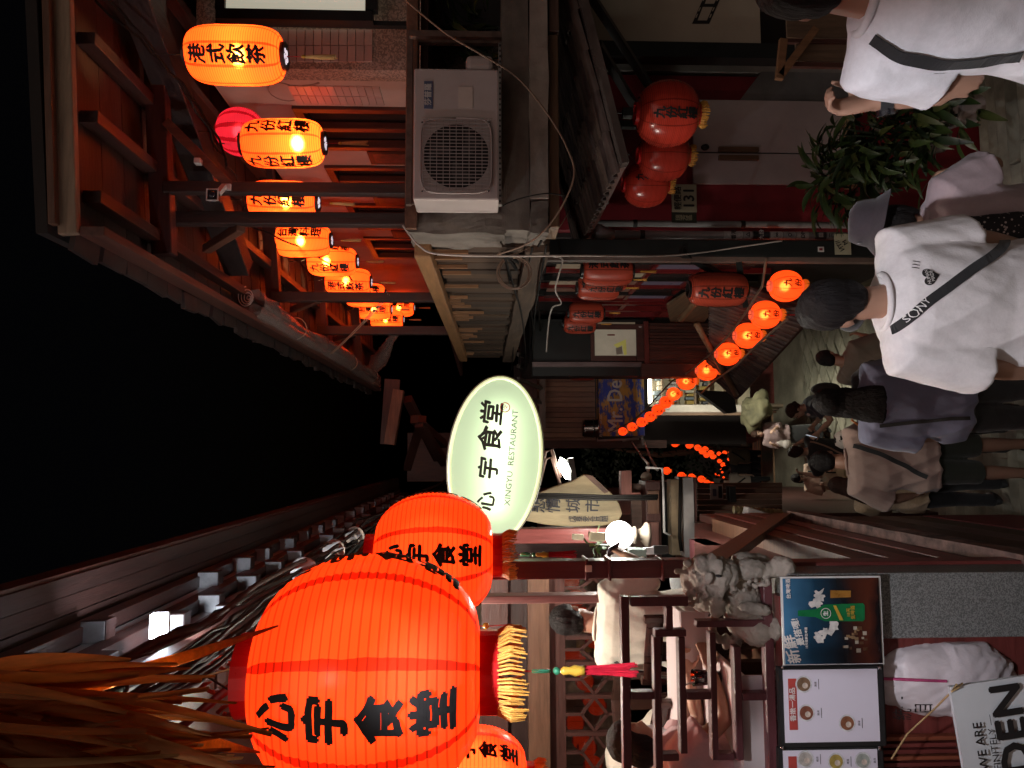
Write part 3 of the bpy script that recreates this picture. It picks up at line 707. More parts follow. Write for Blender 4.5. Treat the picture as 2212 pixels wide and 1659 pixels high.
# ---- lit row under the gallery eave
rowL = [  # x, y, length px, text, turn, bulb, hot height, words
 (510, 120, 222, '港式飲茶', .05, 2.6, -.02, 'nearest and largest lit lantern under the gallery eave'),
 (612, 310, 186, '九份紅樓', .78, 4.2, -.10, 'lit lantern with white hot bulb, second from front under the eave'),
 (612, 435, 156, '九份紅樓', .1, 2.4, -.03, 'lit lantern between the two black gallery posts'),
 (655, 520, 126, '台灣料理', .55, 2.6, .02, 'lit lantern just left of the second gallery post'),
 (718, 565, 112, '九份紅樓', -.42, 2.4, .06, 'pale lit lantern, fifth along the gallery row'),
 (752, 608, 103, '港式飲茶', -.35, 1.6, .02, 'deep orange lantern, sixth along the gallery row'),
 (790, 638, 90, '九份紅樓', .6, 1.6, 0, 'seventh lantern of the gallery row, half hidden by a post'),
 (808, 668, 78, '台灣料理', 0.0, 2.0, .0, 'eighth lantern of the gallery row beside the third post'),
 (836, 690, 74, '九份紅樓', .1, 1.8, .02, 'ninth and farthest lantern of the gallery row'),
]
for i, (x, y, L, tx, rot, bw, bz, lab) in enumerate(rowL):
    Y = .574 * 1660 / L
    lantern('long', P(x, y, Y), 'long orange paper lantern, ' + lab, 'lit lanterns along the gallery', rot, 1, tx, (0, HP, 2 * HP, -HP) if i in (1, 4) else (0, 2 * HP / 1.5, -2 * HP / 1.5), bw, bz, wire=.12, tilt=.03 * math.sin(i * 2.3))
for x, y, L, tx, rot, lab in ((870, 605, 66, '九份紅樓', .3, 'small far lantern deep inside the gallery'), (868, 553, 62, '港式飲茶', .2, 'far lantern cut off by the edge beam'), (862, 665, 68, '台灣料理', .4, 'far lantern behind the end of the gallery row')):
    Y = .574 * 1660 / L * 1.0
    lantern('long', P(x, y, Y), 'long orange paper lantern, ' + lab, 'lit lanterns along the gallery', rot, 1, tx, (0, 2.1, -2.1), 1.4, 0)
pk = lantern('drum', P(520, 285, 5.2), 'glossy pink-red round lantern half hidden behind a lit one', 'lit lanterns along the gallery', 0, .75, '九份', (2.0,), 0)
sh_ = [c for c in pk.children if c.name.startswith('paper_shade')][0]; sh_.data = sh_.data.copy(); sh_.data.materials.clear(); sh_.data.materials.append(paper('pink_silk', (.6, .05, .06), (1.0, .03, .06), .55, 20, 10, .3, -.2, .2, .25, .2))
lamp('bulb', (0, 0, 0), .8, (1, .3, .3), pk, .04)
# ---- unlit lanterns along the right-hand shop fronts
for i, (x, y, L, tx, rot, lab) in enumerate(((1312, 586, 118, '港式飲茶', .5, 'nearest, behind the black column'), (1308, 604, 100, '九份紅樓', 1.2, 'plain sided, second from the column'), (1292, 622, 98, '港式飲茶', .25, 'third from the column, lettering in full view'),
        (1266, 676, 82, '九份紅樓', -.15, 'tan tinted, before the red window bars'), (1252, 700, 76, '九份紅樓', -.5, 'partly behind the tan one'), (1250, 735, 68, '九份紅樓', -.6, 'above the framed window picture'), (1262, 748, 58, '九份紅樓', 1.4, 'small blank one above the window picture'), (1257, 803, 68, '九份紅樓', .15, 'hanging alone beside the painted shop sign'))):
    Y0 = .574 * 1660 / L; Y = min(Y0, 1.72 * 1660 / (980 - y)) if i else 6.9
    lantern('long_dim', P(x, y, Y), 'unlit long red lantern, ' + lab, 'unlit lanterns along the shop fronts', rot, Y / Y0, tx, (0, 2.1, -2.1))
lantern('long_dim', P(1550, 625, 6.6), 'large dark red unlit lantern hanging low from a bracket arm', 'unlit lanterns along the shop fronts', -.2, .93, '九份紅樓', (0, 1.7, -1.7), tassels=False)
for x, y, Y, scl, rot, lab, sd in ((1441, 246, 5.6, 1.14, .05, 'nearest of three before the white door', (0,)), (1433, 335, 6.1, 1.0, 1.3, 'middle of three before the white door', (0,)), (1395, 398, 6.35, .92, .35, 'farthest of three, by the tile ends', (0,))):
    lantern('drum', P(x, y, Y), 'glossy red round lantern, ' + lab, 'round lanterns under the tiled awning', rot, scl, '九份紅樓', sd, 0, wire=.12)
# ---- the big restaurant lanterns on the left
BIGF = []
def big(x, y, Y, scl, rot, label, bulb, tas=True, s_extra=1):
    t = lantern('big', P(x, y, Y), label, 'big lanterns of the restaurant', rot, scl, '心宇食堂', (0, HP, 2 * HP, -HP), bulb, 0.02, wire=.05)
    if tas:
        zb = -.28 - .045; g_ = empty('tassel', (0, 0, zb)); g_.parent = t; g_.scale = (.72,) * 3; zb = 0; t, t0_ = g_, t
        MB().tube([(0, 0, zb + .03), (0, 0, zb - .13)], .003, 6).build('tassel_cord', REDTH, None).parent = t
        for nm, mb, mt in (('jade_disc', MB().lathe([(.003, -.006), (.034, -.006), (.036, 0), (.034, .006), (.003, .006)], 24), JADE),):
            o = mb.build(nm, mt, None, True); o.parent = t; o.location = (0, 0, zb - .155); o.rotation_euler = (HP, 0, .3)
        o = MB().ell((0, 0, zb - .21), (.014, .014, .014), None, 12, 8).build('jade_bead', JADE, None, True); o.parent = t
        o = MB().lathe([(.008, 0), (.015, -.01), (.012, -.03), (.02, -.05), (.016, -.07), (.018, -.085)], 16, (0, 0, zb - .225)).build('amber_bead', AMBER, None, True); o.parent = t
        f = MB(); rnd = random.Random(2)
        for i in range(40):
            a = i * .9; q = .014 * math.sqrt(rnd.random()); f.tube([(q * math.cos(a), q * math.sin(a), zb - .305), (q * 1.3 * math.cos(a), q * 1.3 * math.sin(a), zb - .40), (q * 1.9 * math.cos(a) + .004, q * 1.9 * math.sin(a), zb - .47 - .03 * rnd.random())], .0025, 4)
        o = f.build('tassel_threads', mat('crimson_thread', (.5, .01, .03), .5, .3, 30, .2), None); o.parent = t
        for c in list(g_.children):
            c.parent = t0_; c.location = (c.location[0] * .72, c.location[1] * .72, -.325 + c.location[2] * .72); c.scale = (.72,) * 3
        bpy.data.objects.remove(g_); t = t0_
    return t
big(800, 1455, 2.03, 1.0, -.33, 'very large round red lantern with jade tassel, nearest at the left', 5)
big(938, 1200, 3.75, 1.0, .0, 'round red restaurant lantern behind the largest one, next to the oval sign', 5)
big(1030, 1690, 3.6, .80, .55, 'yellow glowing round lantern half cut off by the left edge', 26.0, False)
# ---- the string of small lanterns across the stairs
small = [(1697, 618, 36), (1653, 680, 32), (1615, 725, 29), (1572, 765, 26), (1527, 800, 23), (1483, 823, 20), (1455, 851, 18), (1438, 869, 16.5), (1421, 885, 15), (1404, 900, 14), (1386, 912, 13), (1365, 922, 12), (1345, 932, 11.2)]
ords = ['nearest', 'second', 'third', 'fourth', 'fifth', 'sixth', 'seventh', 'eighth', 'ninth', 'tenth', 'eleventh', 'twelfth', 'last']
STR = []
for i, (x, y, r) in enumerate(small):
    Y0 = .15 * 1660 / r; Y = Y0 if Y0 < 10.6 else 10.6 + (Y0 - 10.6) * .42; STR.append(P(x, y, Y))
    lantern('small', P(x, y, Y), 'small round glowing lantern, %s on the long string across the stairs' % ords[i], 'lanterns on the string over the stairs', [.25, .1, .05, .15, .4, .0, .1, .2, -.3, .3, .1, -.2, .2][i], Y / Y0 * (.98 if i < 6 else .80), '九份', (0, 2.1, -2.1), .55 if i < 7 else 0, .01, wire=.07)
far = [(1458, 958, 10.5), (1489, 962, 10), (1507, 967, 9), (1517, 975, 9), (1523, 970, 8), (1526, 983, 8), (1535, 978, 7.5), (1540, 986, 8), (1553, 980, 6), (1565, 978, 6), (1578, 977, 6), (1586, 978, 5.5), (1595, 977, 4.5), (1554, 996, 6), (1562, 1004, 7), (1575, 992, 5), (1440, 1017, 11), (1472, 1028, 11), (1494, 1030, 9.5), (1515, 1035, 10), (1527, 1042, 8), (1538, 1046, 7), (1556, 1012, 3.6), (1560, 1020, 3), (1545, 1025, 3.5), (1552, 1027, 3), (1563, 1031, 3), (1570, 1036, 3), (1566, 1042, 3.5), (1577, 1040, 3.5), (1583, 1032, 3), (1590, 1041, 3), (1598, 1041, 3)]
ORD = 'first second third fourth fifth sixth seventh eighth ninth tenth eleventh twelfth thirteenth fourteenth fifteenth sixteenth seventeenth eighteenth'.split()
far_rank = {}
for s_ in (0, 1):
    for q_, i in enumerate(sorted((i for i, f_ in enumerate(far) if (f_[1] > 1008) == bool(s_)), key=lambda i: (-far[i][2], far[i][0]))): far_rank[i] = q_ + 1
for i, (x, y, r) in enumerate(far):
    Y = .15 * 1660 / r
    nm = 'left' if y > 1008 else 'right'
    lantern('small', P(x, y, Y), 'tiny glowing lantern, %s from the front in the far %s hand row' % (ORD[far_rank[i] - 1], nm), 'far %s row of tiny lanterns' % nm, i, .74, '九份', (0, 2.1, -2.1) if r > 7.5 else (), 0, wire=0.05, tassels=False)
# ================================================================= RIGHT-HAND THINGS
# ---- air conditioner on its slotted steel rack
WHITEP = mat('aged_white_enamel', (.50, .44, .42), .45, .12, 3, .03)
ac = empty('air_conditioner', tuple(P(1080, 288, 4.55)), 'white outdoor air conditioner unit with round fan grille on the parapet', 'air conditioner')
Ya = 4.52
m = MB(); fb(m, 893, 1078, 148, 432, Ya, .26); m.build('casing', WHITEP, ac, bevel=.012)
gx0, gx1, gy0, gy1 = 908, 1062, 258, 418
a = P(gx0, gy1, Ya - .004); c = P(gx1, gy0, Ya - .004); cx = (a.x + c.x) / 2; cz = (a.z + c.z) / 2; rr = (a.z - c.z) / 2 * .93
n = 40
MB().add([(cx + rr * math.cos(2 * math.pi * i / n), Ya - .003, cz + rr * math.sin(2 * math.pi * i / n)) for i in range(n)], [tuple(range(n))]).build('fan_opening', mat('fan_dark', (.012, .010, .010), .7), ac)
for k in range(3):
    t0 = k * 2.1 + .4; pts = [(cx + r_ * rr * math.cos(t0 + r_ * .7 + s_), Ya - .006, cz + r_ * rr * math.sin(t0 + r_ * .7 + s_)) for s_, rs in ((0, (.2, .5, .9)), (.75, (.9, .5, .2))) for r_ in rs]
    MB().prism(pts, (0, .002, 0)).build('fan_blade', mat('blade_grey', (.05, .045, .045), .5), ac)
GR = mat('grille_wire', (.38, .33, .31), .5, .1)
for i in range(22):
    x = a.x + (c.x - a.x) * (i + .5) / 22
    MB().span((x - .0022, Ya - .022, c.z + .012), (x + .0022, Ya - .018, a.z - .012)).build('grille_bar', GR, ac)
for i in range(11):
    z = c.z + (a.z - c.z) * (i + .5) / 11
    MB().span((a.x + .012, Ya - .018, z - .002), (c.x - .012, Ya - .014, z + .002)).build('grille_bar', GR, ac)
pts = []
for i in range(33):
    t = 2 * math.pi * i / 32; q = .36
    ex = lambda v: math.copysign(abs(v) ** q, v)
    pts.append((cx + (c.x - a.x) / 2 * ex(math.cos(t)), Ya - .016, cz + (a.z - c.z) / 2 * ex(math.sin(t))))
MB().tube(pts, .006, 6).build('grille_rim', GR, ac, True)
m = MB(); fb(m, 906, 1068, 150, 152, Ya - .004, .006); m.build('panel_seam', GR, ac)
m = MB(); fb(m, 912, 1064, 254, 255.5, Ya - .003, .005); m.build('panel_seam', GR, ac)
m = MB(); fb(m, 916, 935, 175, 234, Ya - .006, .005); m.build('brand_badge', mat('badge_blue', (.10, .12, .20), .4), ac)
text_on('badge_lettering', '莎普羅', MATS['white_paper'], P(925.5, 204, Ya - .008), (1, 0, 0), (0, 0, 1), 17 * Ya / 1660, ac, .03)
m = MB(); fb(m, 990, 1021, 188, 233, Ya - .005, .004); m.build('rating_label', mat('label_paper', (.60, .52, .46), .7, .05), ac)
for xx, yy in ((912, 264), (1056, 264), (1056, 413), (912, 413)):
    m = MB(); m.ell(P(xx, yy, Ya - .02), (.006, .004, .006), None, 8, 6); m.build('screw', BLKCAP, ac)
rc = MB(); fb(rc, 1006, 1066, 117, 150, Ya + .02, .2); rc.build('valve_cover', WHITEP, ac, bevel=.03)
rk = empty('steel_rack', tuple(P(1085, 280, 4.5)), 'rusty slotted angle steel rack holding the air conditioner', 'rack')
SL = mat('galvanised_angle', (.30, .29, .27), .45, .4, 9, .1, metal=.6)
m = MB(); fb(m, 1077, 1083, 92, 441, 4.46, .05); m.build('front_rail', SL, rk)
hole = MB().span((-.006, -.001, -.005), (.006, .001, .005)).mesh(); hole.materials.append(BLKCAP)
for i in range(30):
    o = link_mesh('slot', hole, None, rk); o.location = P(1080, 98 + i * 11.6, 4.456) - rk.location
RUST = mat('rusty_steel', (.10, .065, .05), .7, .5, 12, .2)
for r4, Y in (((878, 890, 66, 441), 4.66), ((884, 1084, 66, 79), 4.6), ((900, 1080, 84, 92), 4.78), ((884, 1080, 434, 441), 4.75)):
    m = MB(); fb(m, *r4, Y, .04); m.build('rack_bar', RUST, rk)
# ---- planter and plants right of the air conditioner
LEAF = [mat('leaf%d' % i, c, .45, .3, 8, .1) for i, c in enumerate(((.018, .036, .008), (.026, .044, .010), (.010, .022, .007), (.036, .045, .011)))]
def leaf_mesh(L, w, bend=.3, fold=.15):
    m = MB(); vs = []; n = 6
    for i in range(n + 1):
        t = i / n; ww = w * math.sin(math.pi * min(1, t * .93 + .05)) ** .8; z = bend * L * (t - t * t * 1.6)
        vs += [(-ww / 2, t * L, z + fold * ww), (0, t * L, z), (ww / 2, t * L, z + fold * ww)]
    fs = []
    for i in range(n):
        k = i * 3; fs += [(k, k + 1, k + 4, k + 3), (k + 1, k + 2, k + 5, k + 4)]
    return m.add(vs, fs).mesh(name='leaf')
LV = []
for i, mm in enumerate(LEAF):
    for L, w in ((.16, .05), (.24, .045)):
        me = leaf_mesh(L, w); me.materials.append(mm); me.polygons.foreach_set('use_smooth', [True] * len(me.polygons)); LV.append(me)
def plant(name, base, label, n, spread, height, seed, group=None, pot=None, sizes=(.7, 1.3), droop=.4):
    r = random.Random(seed); t = empty(name, base, label, 'plant', group)
    if pot:
        MB().lathe([(pot * .7, 0), (pot, pot * 1.3), (pot * 1.05, pot * 1.3), (pot * 1.05, pot * 1.45), (pot * .9, pot * 1.45)], 18).build('pot', mat('pot_clay', (.28, .22, .2), .7, .3), None).parent = t
    for k in range(max(3, n // 16)):
        a = r.uniform(0, 6.28); q = r.uniform(.1, .8) * spread
        o = MB().tube([(0, 0, 0), (q * .3 * math.cos(a), q * .3 * math.sin(a), height * .5), (q * math.cos(a), q * math.sin(a), height * r.uniform(.7, 1))], [.008, .006, .003], 5).build('stem', LEAF[2], None); o.parent = t
    for k in range(n):
        a = r.uniform(0, 6.28); q = spread * math.sqrt(r.random()); h = height * r.uniform(.15, 1)
        o = link_mesh('leaf', LV[r.randrange(len(LV))], None, t); o.location = (q * math.cos(a) * .8, q * math.sin(a) * .8, h)
        o.rotation_euler = (r.uniform(-droop, 1.0), r.uniform(-.5, .5), a - HP + r.uniform(-.7, .7)); o.scale = (r.uniform(*sizes),) * 3
    return t
plant('potted_plant', P(1075, 60, 5.1), 'bright green leafy plant on the parapet right of the air conditioner', 46, .22, .42, 3, sizes=(.6, 1.1))
plant('potted_plant', P(1085, 125, 5.0), 'small dark foliage plant behind the valve cover', 22, .12, .22, 5, sizes=(.5, .9))
m = MB(); fb(m, 955, 1085, -60, 55, 5.2, .25); single('plant_trough', m, mat('trough_dark', (.025, .022, .02), .8), 'dark plant trough on the parapet at the far right', 'planter')
for i, (x, y, Y, n, sp, h, lab) in enumerate(((2010, 300, 5.2, 240, .38, .72, 'large leafy potted plant in the dark corner before the white door'), (1900, 385, 5.6, 200, .34, .58, 'leafy plant with broad pale leaves left of the white door'), (2080, 235, 4.9, 110, .34, .55, 'low dark plant nearest the watch wearing man'))):
    b0 = P(x, y, Y); plant('potted_plant', (b0.x, Y, b0.z - .1), lab, n, sp, h, 20 + i, 'plants by the white door', .13)
# ---- leaning menu stand behind the man at the right
ms = empty('menu_stand', tuple(P(2000, 130, 4.6)), 'brown wooden folding menu stand leaning in the right corner', 'stand')
for p0, p1 in (((1685, 165), (1762, 62)), ((1683, 172), (1692, 85)),):
    MB().beam(P(*p0, 4.6), P(*p1, 4.6), .035, .05).build('rail', wood('stand_wood', (.20, .10, .05), 'z'), ms, bevel=.004)
for ya, yb_ in ((86, 94), (136, 146)):
    m = MB(); fb(m, 1700, 2080, ya, yb_, 4.66, .03); m.build('stile', DARKW['z'], ms)
m = MB(); fb(m, 1720, 2080, 96, 134, 4.68, .02); m.build('panel', wood('board', (.14, .09, .06), 'z'), ms)
m = MB(); fb(m, 1700, 2080, 20, 84, 4.69, .02); m.build('panel', wood('board', (.14, .09, .06), 'z'), ms)
# ---- CCTV camera under the eave
cc = empty('security_camera', tuple(P(457, 420, 4.7)), 'small square security camera fixed beside the gallery post', 'camera')
m = MB(); fb(m, 446, 470, 408, 432, 4.66, .08); m.build('housing', BLKCAP, cc, bevel=.006)
m = MB(); fr_ = 24; 
for r4 in ((445, 447, 407, 433), (469, 471, 407, 433), (447, 469, 407, 409), (447, 469, 431, 433)):
    m = MB(); fb(m, *r4, 4.65, .01); m.build('rim', mat('white_plastic', (.55, .5, .48), .4), cc)
MB().lathe([(.022, 0), (.022, .012), (.012, .012)], 20).build('lens', mat('lens_glass', (.02, .02, .03), .1, spec=1), None, True)
o = bpy.context.scene.collection.objects[-1]; o.parent = cc; o.rotation_euler = (HP, 0, 0); o.location = P(458, 420, 4.648) - cc.location
MB().beam(P(471, 418, 4.7), P(485, 402, 4.75), .03, .03).build('arm', MATS['white_plastic'], cc)
m = MB(); fb(m, 478, 498, 396, 410, 4.76, .02); m.build('mount', MATS['white_plastic'], cc, bevel=.004)
m = MB(); fb(m, 418, 432, 340, 352, 4.8, .05); single('junction_box', m, MATS['white_plastic'], 'small pale junction box on the gallery beam', 'box', bevel=.004)
# ---- rolled clear plastic sheet tied under the eave
pl = empty('rolled_plastic_sheet', tuple(P(650, 720, 7)), 'rolled up clear plastic rain sheet tied along the gallery eave', 'plastic sheet')
PLM = mat('clear_plastic', (.50, .40, .36), .22, .2, 6, .3, alpha=.5, spec=.8)
A = PX(545, 652, 1.32); B = PX(815, 822, 1.32)
def crumple(name, p, q, r0, seed, parent, material, lobes=.35, n=46, k=20):
    m = MB(); vs = []; p = Vector(p); q = Vector(q); d, a, b_ = basis(q - p)
    for i in range(n + 1):
        t = i / n; c_ = p.lerp(q, t); c_.z -= .10 * math.sin(t * 9 + seed) * r0
        R0 = r0 * (1 + .35 * math.sin(t * 7 + seed * 2)) * (.55 + .45 * math.sin(math.pi * min(1, max(.04, t))) ** .5)
        for j in range(k):
            th_ = 2 * math.pi * j / k; u = a * math.cos(th_) + b_ * math.sin(th_)
            nn = 1 + lobes * noise.noise(Vector((u.x * 2 + seed, t * 14, u.z * 2))) + .25 * noise.noise(Vector((u.x * 6, t * 40, u.z * 6 + seed)))
            vs.append(c_ + u * R0 * nn)
    fs = [(i * k + j, i * k + (j + 1) % k, (i + 1) * k + (j + 1) % k, (i + 1) * k + j) for i in range(n) for j in range(k)]
    return m.add(vs, fs).build(name, material, parent, True)
crumple('plastic_roll', A, A.lerp(B, .62), .11, 1, pl, PLM)
crumple('plastic_roll', A.lerp(B, .50) + Vector((.03, 0, -.05)), B, .09, 4, pl, PLM)
crumple('plastic_roll', A + Vector((-.08, 0, -.02)), B + Vector((-.08, 0, -.03)), .06, 7, pl, PLM)
# spiral end of the roll
pts = [A + Vector((.02 + .09 * (1 - i / 60) * math.cos(i * .42), -.12 + .0015 * i, .02 + .07 * (1 - i / 60) * math.sin(i * .42))) for i in range(60)]
MB().tube(pts, .004, 5).build('roll_end', mat('plastic_edge', (.5, .4, .36), .3), pl, True)
crumple('hanging_roll', P(800, 810, 13.6), P(858, 712, 9.8), .09, 9, pl, PLM)
for t in (.2, .62, .9):
    c_ = A.lerp(B, t); MB().tube([c_ + Vector((.12 * math.cos(u), 0.02 * math.sin(3 * u), .12 * math.sin(u))) for u in [i * .4 for i in range(17)]], .005, 5).build('tie', mat('twine', (.5, .36, .25), .8), pl)
for k, (p0, p1) in enumerate((((838, 635, 7.4), (713, 765, 9.6)), ((842, 637, 7.4), (717, 764, 9.6)))):
    single('stay_cord', MB().tube(sag(P(*p0), P(*p1), .02), .006, 5), mat('twine', (.5, .36, .25), .8), 'taut twine from gallery post to plastic roll, %s strand' % ('upper', 'lower')[k], 'cord')
# ---- cables
CAB = mat('cable_black', (.010, .009, .008), .75, 0, bump=0, spec=.2); CABW = mat('cable_white', (.45, .40, .36), .45, .1, bump=0); CABB = mat('cable_brown', (.20, .13, .09), .6, .1, bump=0)
def cable(pts, r, material, label, n=None):
    q = [P(*p) for p in pts]
    # smooth through the points
    out = []
    for i in range(len(q) - 1):
        p0, p1, p2, p3 = q[max(0, i - 1)], q[i], q[i + 1], q[min(len(q) - 1, i + 2)]
        for s_ in range(8):
            t = s_ / 8; out.append(.5 * ((2 * p1) + (p2 - p0) * t + (2 * p0 - 5 * p1 + 4 * p2 - p3) * t * t + (3 * p1 - p0 - 3 * p2 + p3) * t ** 3))
    out.append(q[-1])
    return single('cable', MB().tube(out, r, 6), material, label, 'cable', 'loose cables on the right', smooth=True)
cable([(870, 487, 4.7), (905, 530, 4.7), (950, 549, 4.7), (1100, 553, 4.75), (1240, 552, 5), (1420, 553, 6), (1520, 545, 6.3), (1600, 533, 6.35), (1690, 520, 6.4)], .007, CABW, 'thick white cable running down past the corner of the parapet')
cable([(870, -5, 4.4), (960, 70, 4.4), (1040, 118, 4.4), (1120, 170, 4.5), (1185, 250, 4.5), (1225, 320, 4.5), (1240, 380, 4.5), (1205, 460, 4.55), (1150, 520, 4.6), (1075, 550, 4.7)], .006, CABB, 'long thin tan wire looping down across the parapet and tiles')
cable([(1085, 445, 4.5), (1120, 430, 4.5), (1180, 418, 4.5), (1225, 424, 4.55)], .004, CAB, 'short thin dark wire below the air conditioner')
cable([(1230, 455, 5.3), (1190, 510, 5.2), (1100, 552, 4.9), (1078, 545, 4.8)], .004, CABB, 'thin wire fanning up to the parapet corner')
for i, (c0, c1, c2, c3) in enumerate((((1085, 545), (1100, 600), (1098, 680), (1093, 780)), ((1090, 548), (1120, 590), (1145, 650), (1152, 740)), ((1092, 550), (1130, 580), (1160, 640), (1168, 730)), ((1150, 535), (1135, 600), (1115, 690), (1105, 800)), ((1170, 520), (1140, 580), (1125, 660), (1122, 790)), ((1180, 530), (1165, 620), (1155, 690), (1150, 800)), ((1088, 548), (1110, 620), (1130, 700), (1138, 800)))):
    Ys = (4.9, 6, 8, 12)
    cable([(*c_, Ys[k]) for k, c_ in enumerate((c0, c1, c2, c3))], .012 if i in (1, 2) else .008, CAB, 'black power cable %s in the tangle by the parapet corner' % ('leftmost', 'thick upper', 'thick lower', 'crossing', 'second crossing', 'lowest', 'middle')[i])
cable([(1195, 553, 5.2), (1215, 562, 6.4), (1205, 600, 6.8), (1200, 628, 7), (1212, 655, 7.4), (1193, 665, 7.6), (1185, 700, 8), (1180, 760, 9)], .008, CABW, 'kinked white cable by the unlit lanterns')
coil = [P(1110, 590, 5.2) + Vector((.11 * math.cos(t), .02 * math.sin(t * .7), .11 * math.sin(t) * (1 + .1 * math.sin(t * .31)))) for t in [i * .3 for i in range(60)]]
single('cable_coil', MB().tube(coil, .005, 5), CABB, 'loose coil of thin cable hung on the plank wall', 'cable coil')
for i, (p0, p1, d) in enumerate((((235, 0, 4.2), (470, 325, 4.9), .06), ((205, 0, 4.3), (490, 345, 5.0), .10), ((470, 325, 4.9), (520, 480, 6.6), .08), ((520, 480, 6.6), (760, 605, 9), .12))):
    single('lantern_wire', MB().tube(sag(P(*p0), P(*p1), d, wob=.012, seed=i), .008, 6), CAB, 'dark twisted wire the gallery lanterns hang from, %s length' % ('front lower', 'front upper', 'second', 'rear')[i], 'cable')
# ---- string the small lanterns hang from
q = [P(1655, 560, 6.4)] + [p + Vector((0, 0, .22)) for p in STR] + [P(1285, 935, 22.5)]
single('lantern_string', MB().tube(q, .012, 6), CABB, 'wire carrying the small round lanterns across the stairs', 'cable')
q2 = [P(1700, 690, 7), P(1640, 740, 8), P(1590, 790, 9.2), P(1545, 822, 10.4), P(1515, 850, 11.4)]
single('roof_wire', MB().tube(q2, .014, 6), CABB, 'slack doubled wire over the lower tiled roof', 'cable')

# ================================================================= SHOP ROW BELOW, RIGHT
sh = empty('shop_house', (2.6, 11, gz(11)), 'dark timber shop house with red barred windows and slatted plank wall', 'building')
Xs = 2.0
MB().span((Xs + .05, 7.4, -4.6), (4.5, 10.9, -.6)).build('core', mat('shop_dark', (.018, .012, .012), .8), sh)
MB().span((2.6, 7.4, -7.2), (4.5, 10.9, -4.61)).build('core', mat('shop_dark', (.018, .012, .012), .8), sh)
MB().span((Xs + .045, 7.12, -6.6), (3.9, 7.39, -.6)).build('core', MATS['shop_dark'], sh)
REDF = mat('red_lacquer', (.17, .014, .014), .35, .2, 4, .05)
GLW = mat('shop_pane', (.05, .035, .035), .08, .3, 2, 0, spec=.9)
# red barred window: bars and panes
def xs(Y, z0, z1, w, d=.04, X=Xs): return MB().span((X - d, Y - w / 2, z0), (X + .03, Y + w / 2, z1))
for Y in (10.0, 10.45, 10.9, 11.35, 11.8, 12.3): xs(Y, -3.6, -1.2, .07).build('window_bar', REDF, sh)
for z in (-1.25, -1.9, -2.5, -3.1, -3.6): MB().span((Xs - .03, 9.9, z - .03), (Xs + .02, 12.4, z + .03)).build('window_bar', REDF, sh)
rnd = random.Random(6)
PAN = [mat('lit_pane%d' % i, c, .3, .6, 5, 0, emit=e, est=s_) for i, (c, e, s_) in enumerate((((.2, .17, .12), (.8, .6, .4), .10), ((.1, .07, .06), (.6, .25, .15), .06), ((.05, .04, .05), (.5, .45, .6), .05), ((.2, .08, .02), (1, .45, .1), .13)))]
for i in range(5):
    for j, (z0, z1) in enumerate(((-1.87, -1.28), (-2.47, -1.93), (-3.07, -2.53), (-3.57, -3.13))):
        Y0 = 10.0 + i * .45
        MB().span((Xs + .035, Y0 + .04, z0), (Xs + .042, Y0 + .41, z1)).build('pane', PAN[rnd.randrange(3)] if rnd.random() < .6 else GLW, sh)
# upper reflective shop window
for i in range(6):
    Y0 = 7.5 + i * .4
    for j in range(4):
        z1 = -.8 - j * .55
        MB().span((Xs + .02, Y0, z1 - .5), (Xs + .03, Y0 + .36, z1)).build('pane', PAN[rnd.randrange(4)] if rnd.random() < .45 else GLW, sh)
    MB().span((Xs - .02, Y0 + .355, -3.2), (Xs + .04, Y0 + .395, -.7)).build('mullion', REDF if i % 2 else BLACKM, sh)
for z in (-1.3, -1.85, -2.4): MB().span((Xs - .01, 7.45, z - .03), (Xs + .03, 9.9, z + .02)).build('mullion', REDF, sh)
# wall facing us where the lane narrows: framed picture window over a slatted dado
Yp = 11.0
def fp(x0, x1, y0, y1, Y, name, material, par=None, dep=.05, bevel=0):
    m = MB(); fb(m, x0, x1, y0, y1, Y, dep); return m.build(name, material, par or sh, bevel=bevel)
MB().span((1.36, Yp + .3, -3.95), (4.5, 14, -.7)).build('core', MATS['shop_dark'], sh)
MB().span((2.7, 10.95, -7.2), (4.5, 14, -3.96)).build('core', mat('rubble_wall', (.16, .14, .10), .85, .5, 3, .6), sh)
fp(1150, 1400, 690, 812, Yp + .03, 'wall', BLACKM, None, .2)
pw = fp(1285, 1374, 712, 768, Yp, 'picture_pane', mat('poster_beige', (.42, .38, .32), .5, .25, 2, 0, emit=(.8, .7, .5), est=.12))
for r4 in ((1276, 1284.5, 700, 780), (1375, 1392, 700, 780), (1285, 1374.5, 700, 711.5), (1285, 1374.5, 768.5, 780)): fp(*r4, Yp - .02, 'window_frame', DARKW['z'])
def flat(p4, Y, name, material, par): MB().prism([P(x, y, Y) for x, y in p4], (0, .002, 0)).build(name, material, par)
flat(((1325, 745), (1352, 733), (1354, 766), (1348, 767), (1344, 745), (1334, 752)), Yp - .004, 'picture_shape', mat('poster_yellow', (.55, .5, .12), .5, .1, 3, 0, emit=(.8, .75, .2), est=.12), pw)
flat(((1330, 752), (1343, 748), (1345, 764), (1332, 766)), Yp - .004, 'picture_shape', mat('poster_taupe', (.3, .26, .22), .5), pw)
flat(((1312, 722), (1328, 722), (1328, 725), (1312, 725)), Yp - .004, 'picture_shape', REDF, pw)
fp(1290, 1372, 696, 711, Yp + .02, 'pane', PAN[0])
text_on('window_number', '8', mat('white_paint', (.75, .73, .70), .5, .1), P(1383, 706, Yp - .03), (1, 0, 0), (0, 0, 1), .055, sh, .03)
SLW = [wood('slat_wall%d' % i, c, 'z', .42) for i, c in enumerate(((.085, .035, .028), (.11, .045, .034), (.07, .03, .025)))]
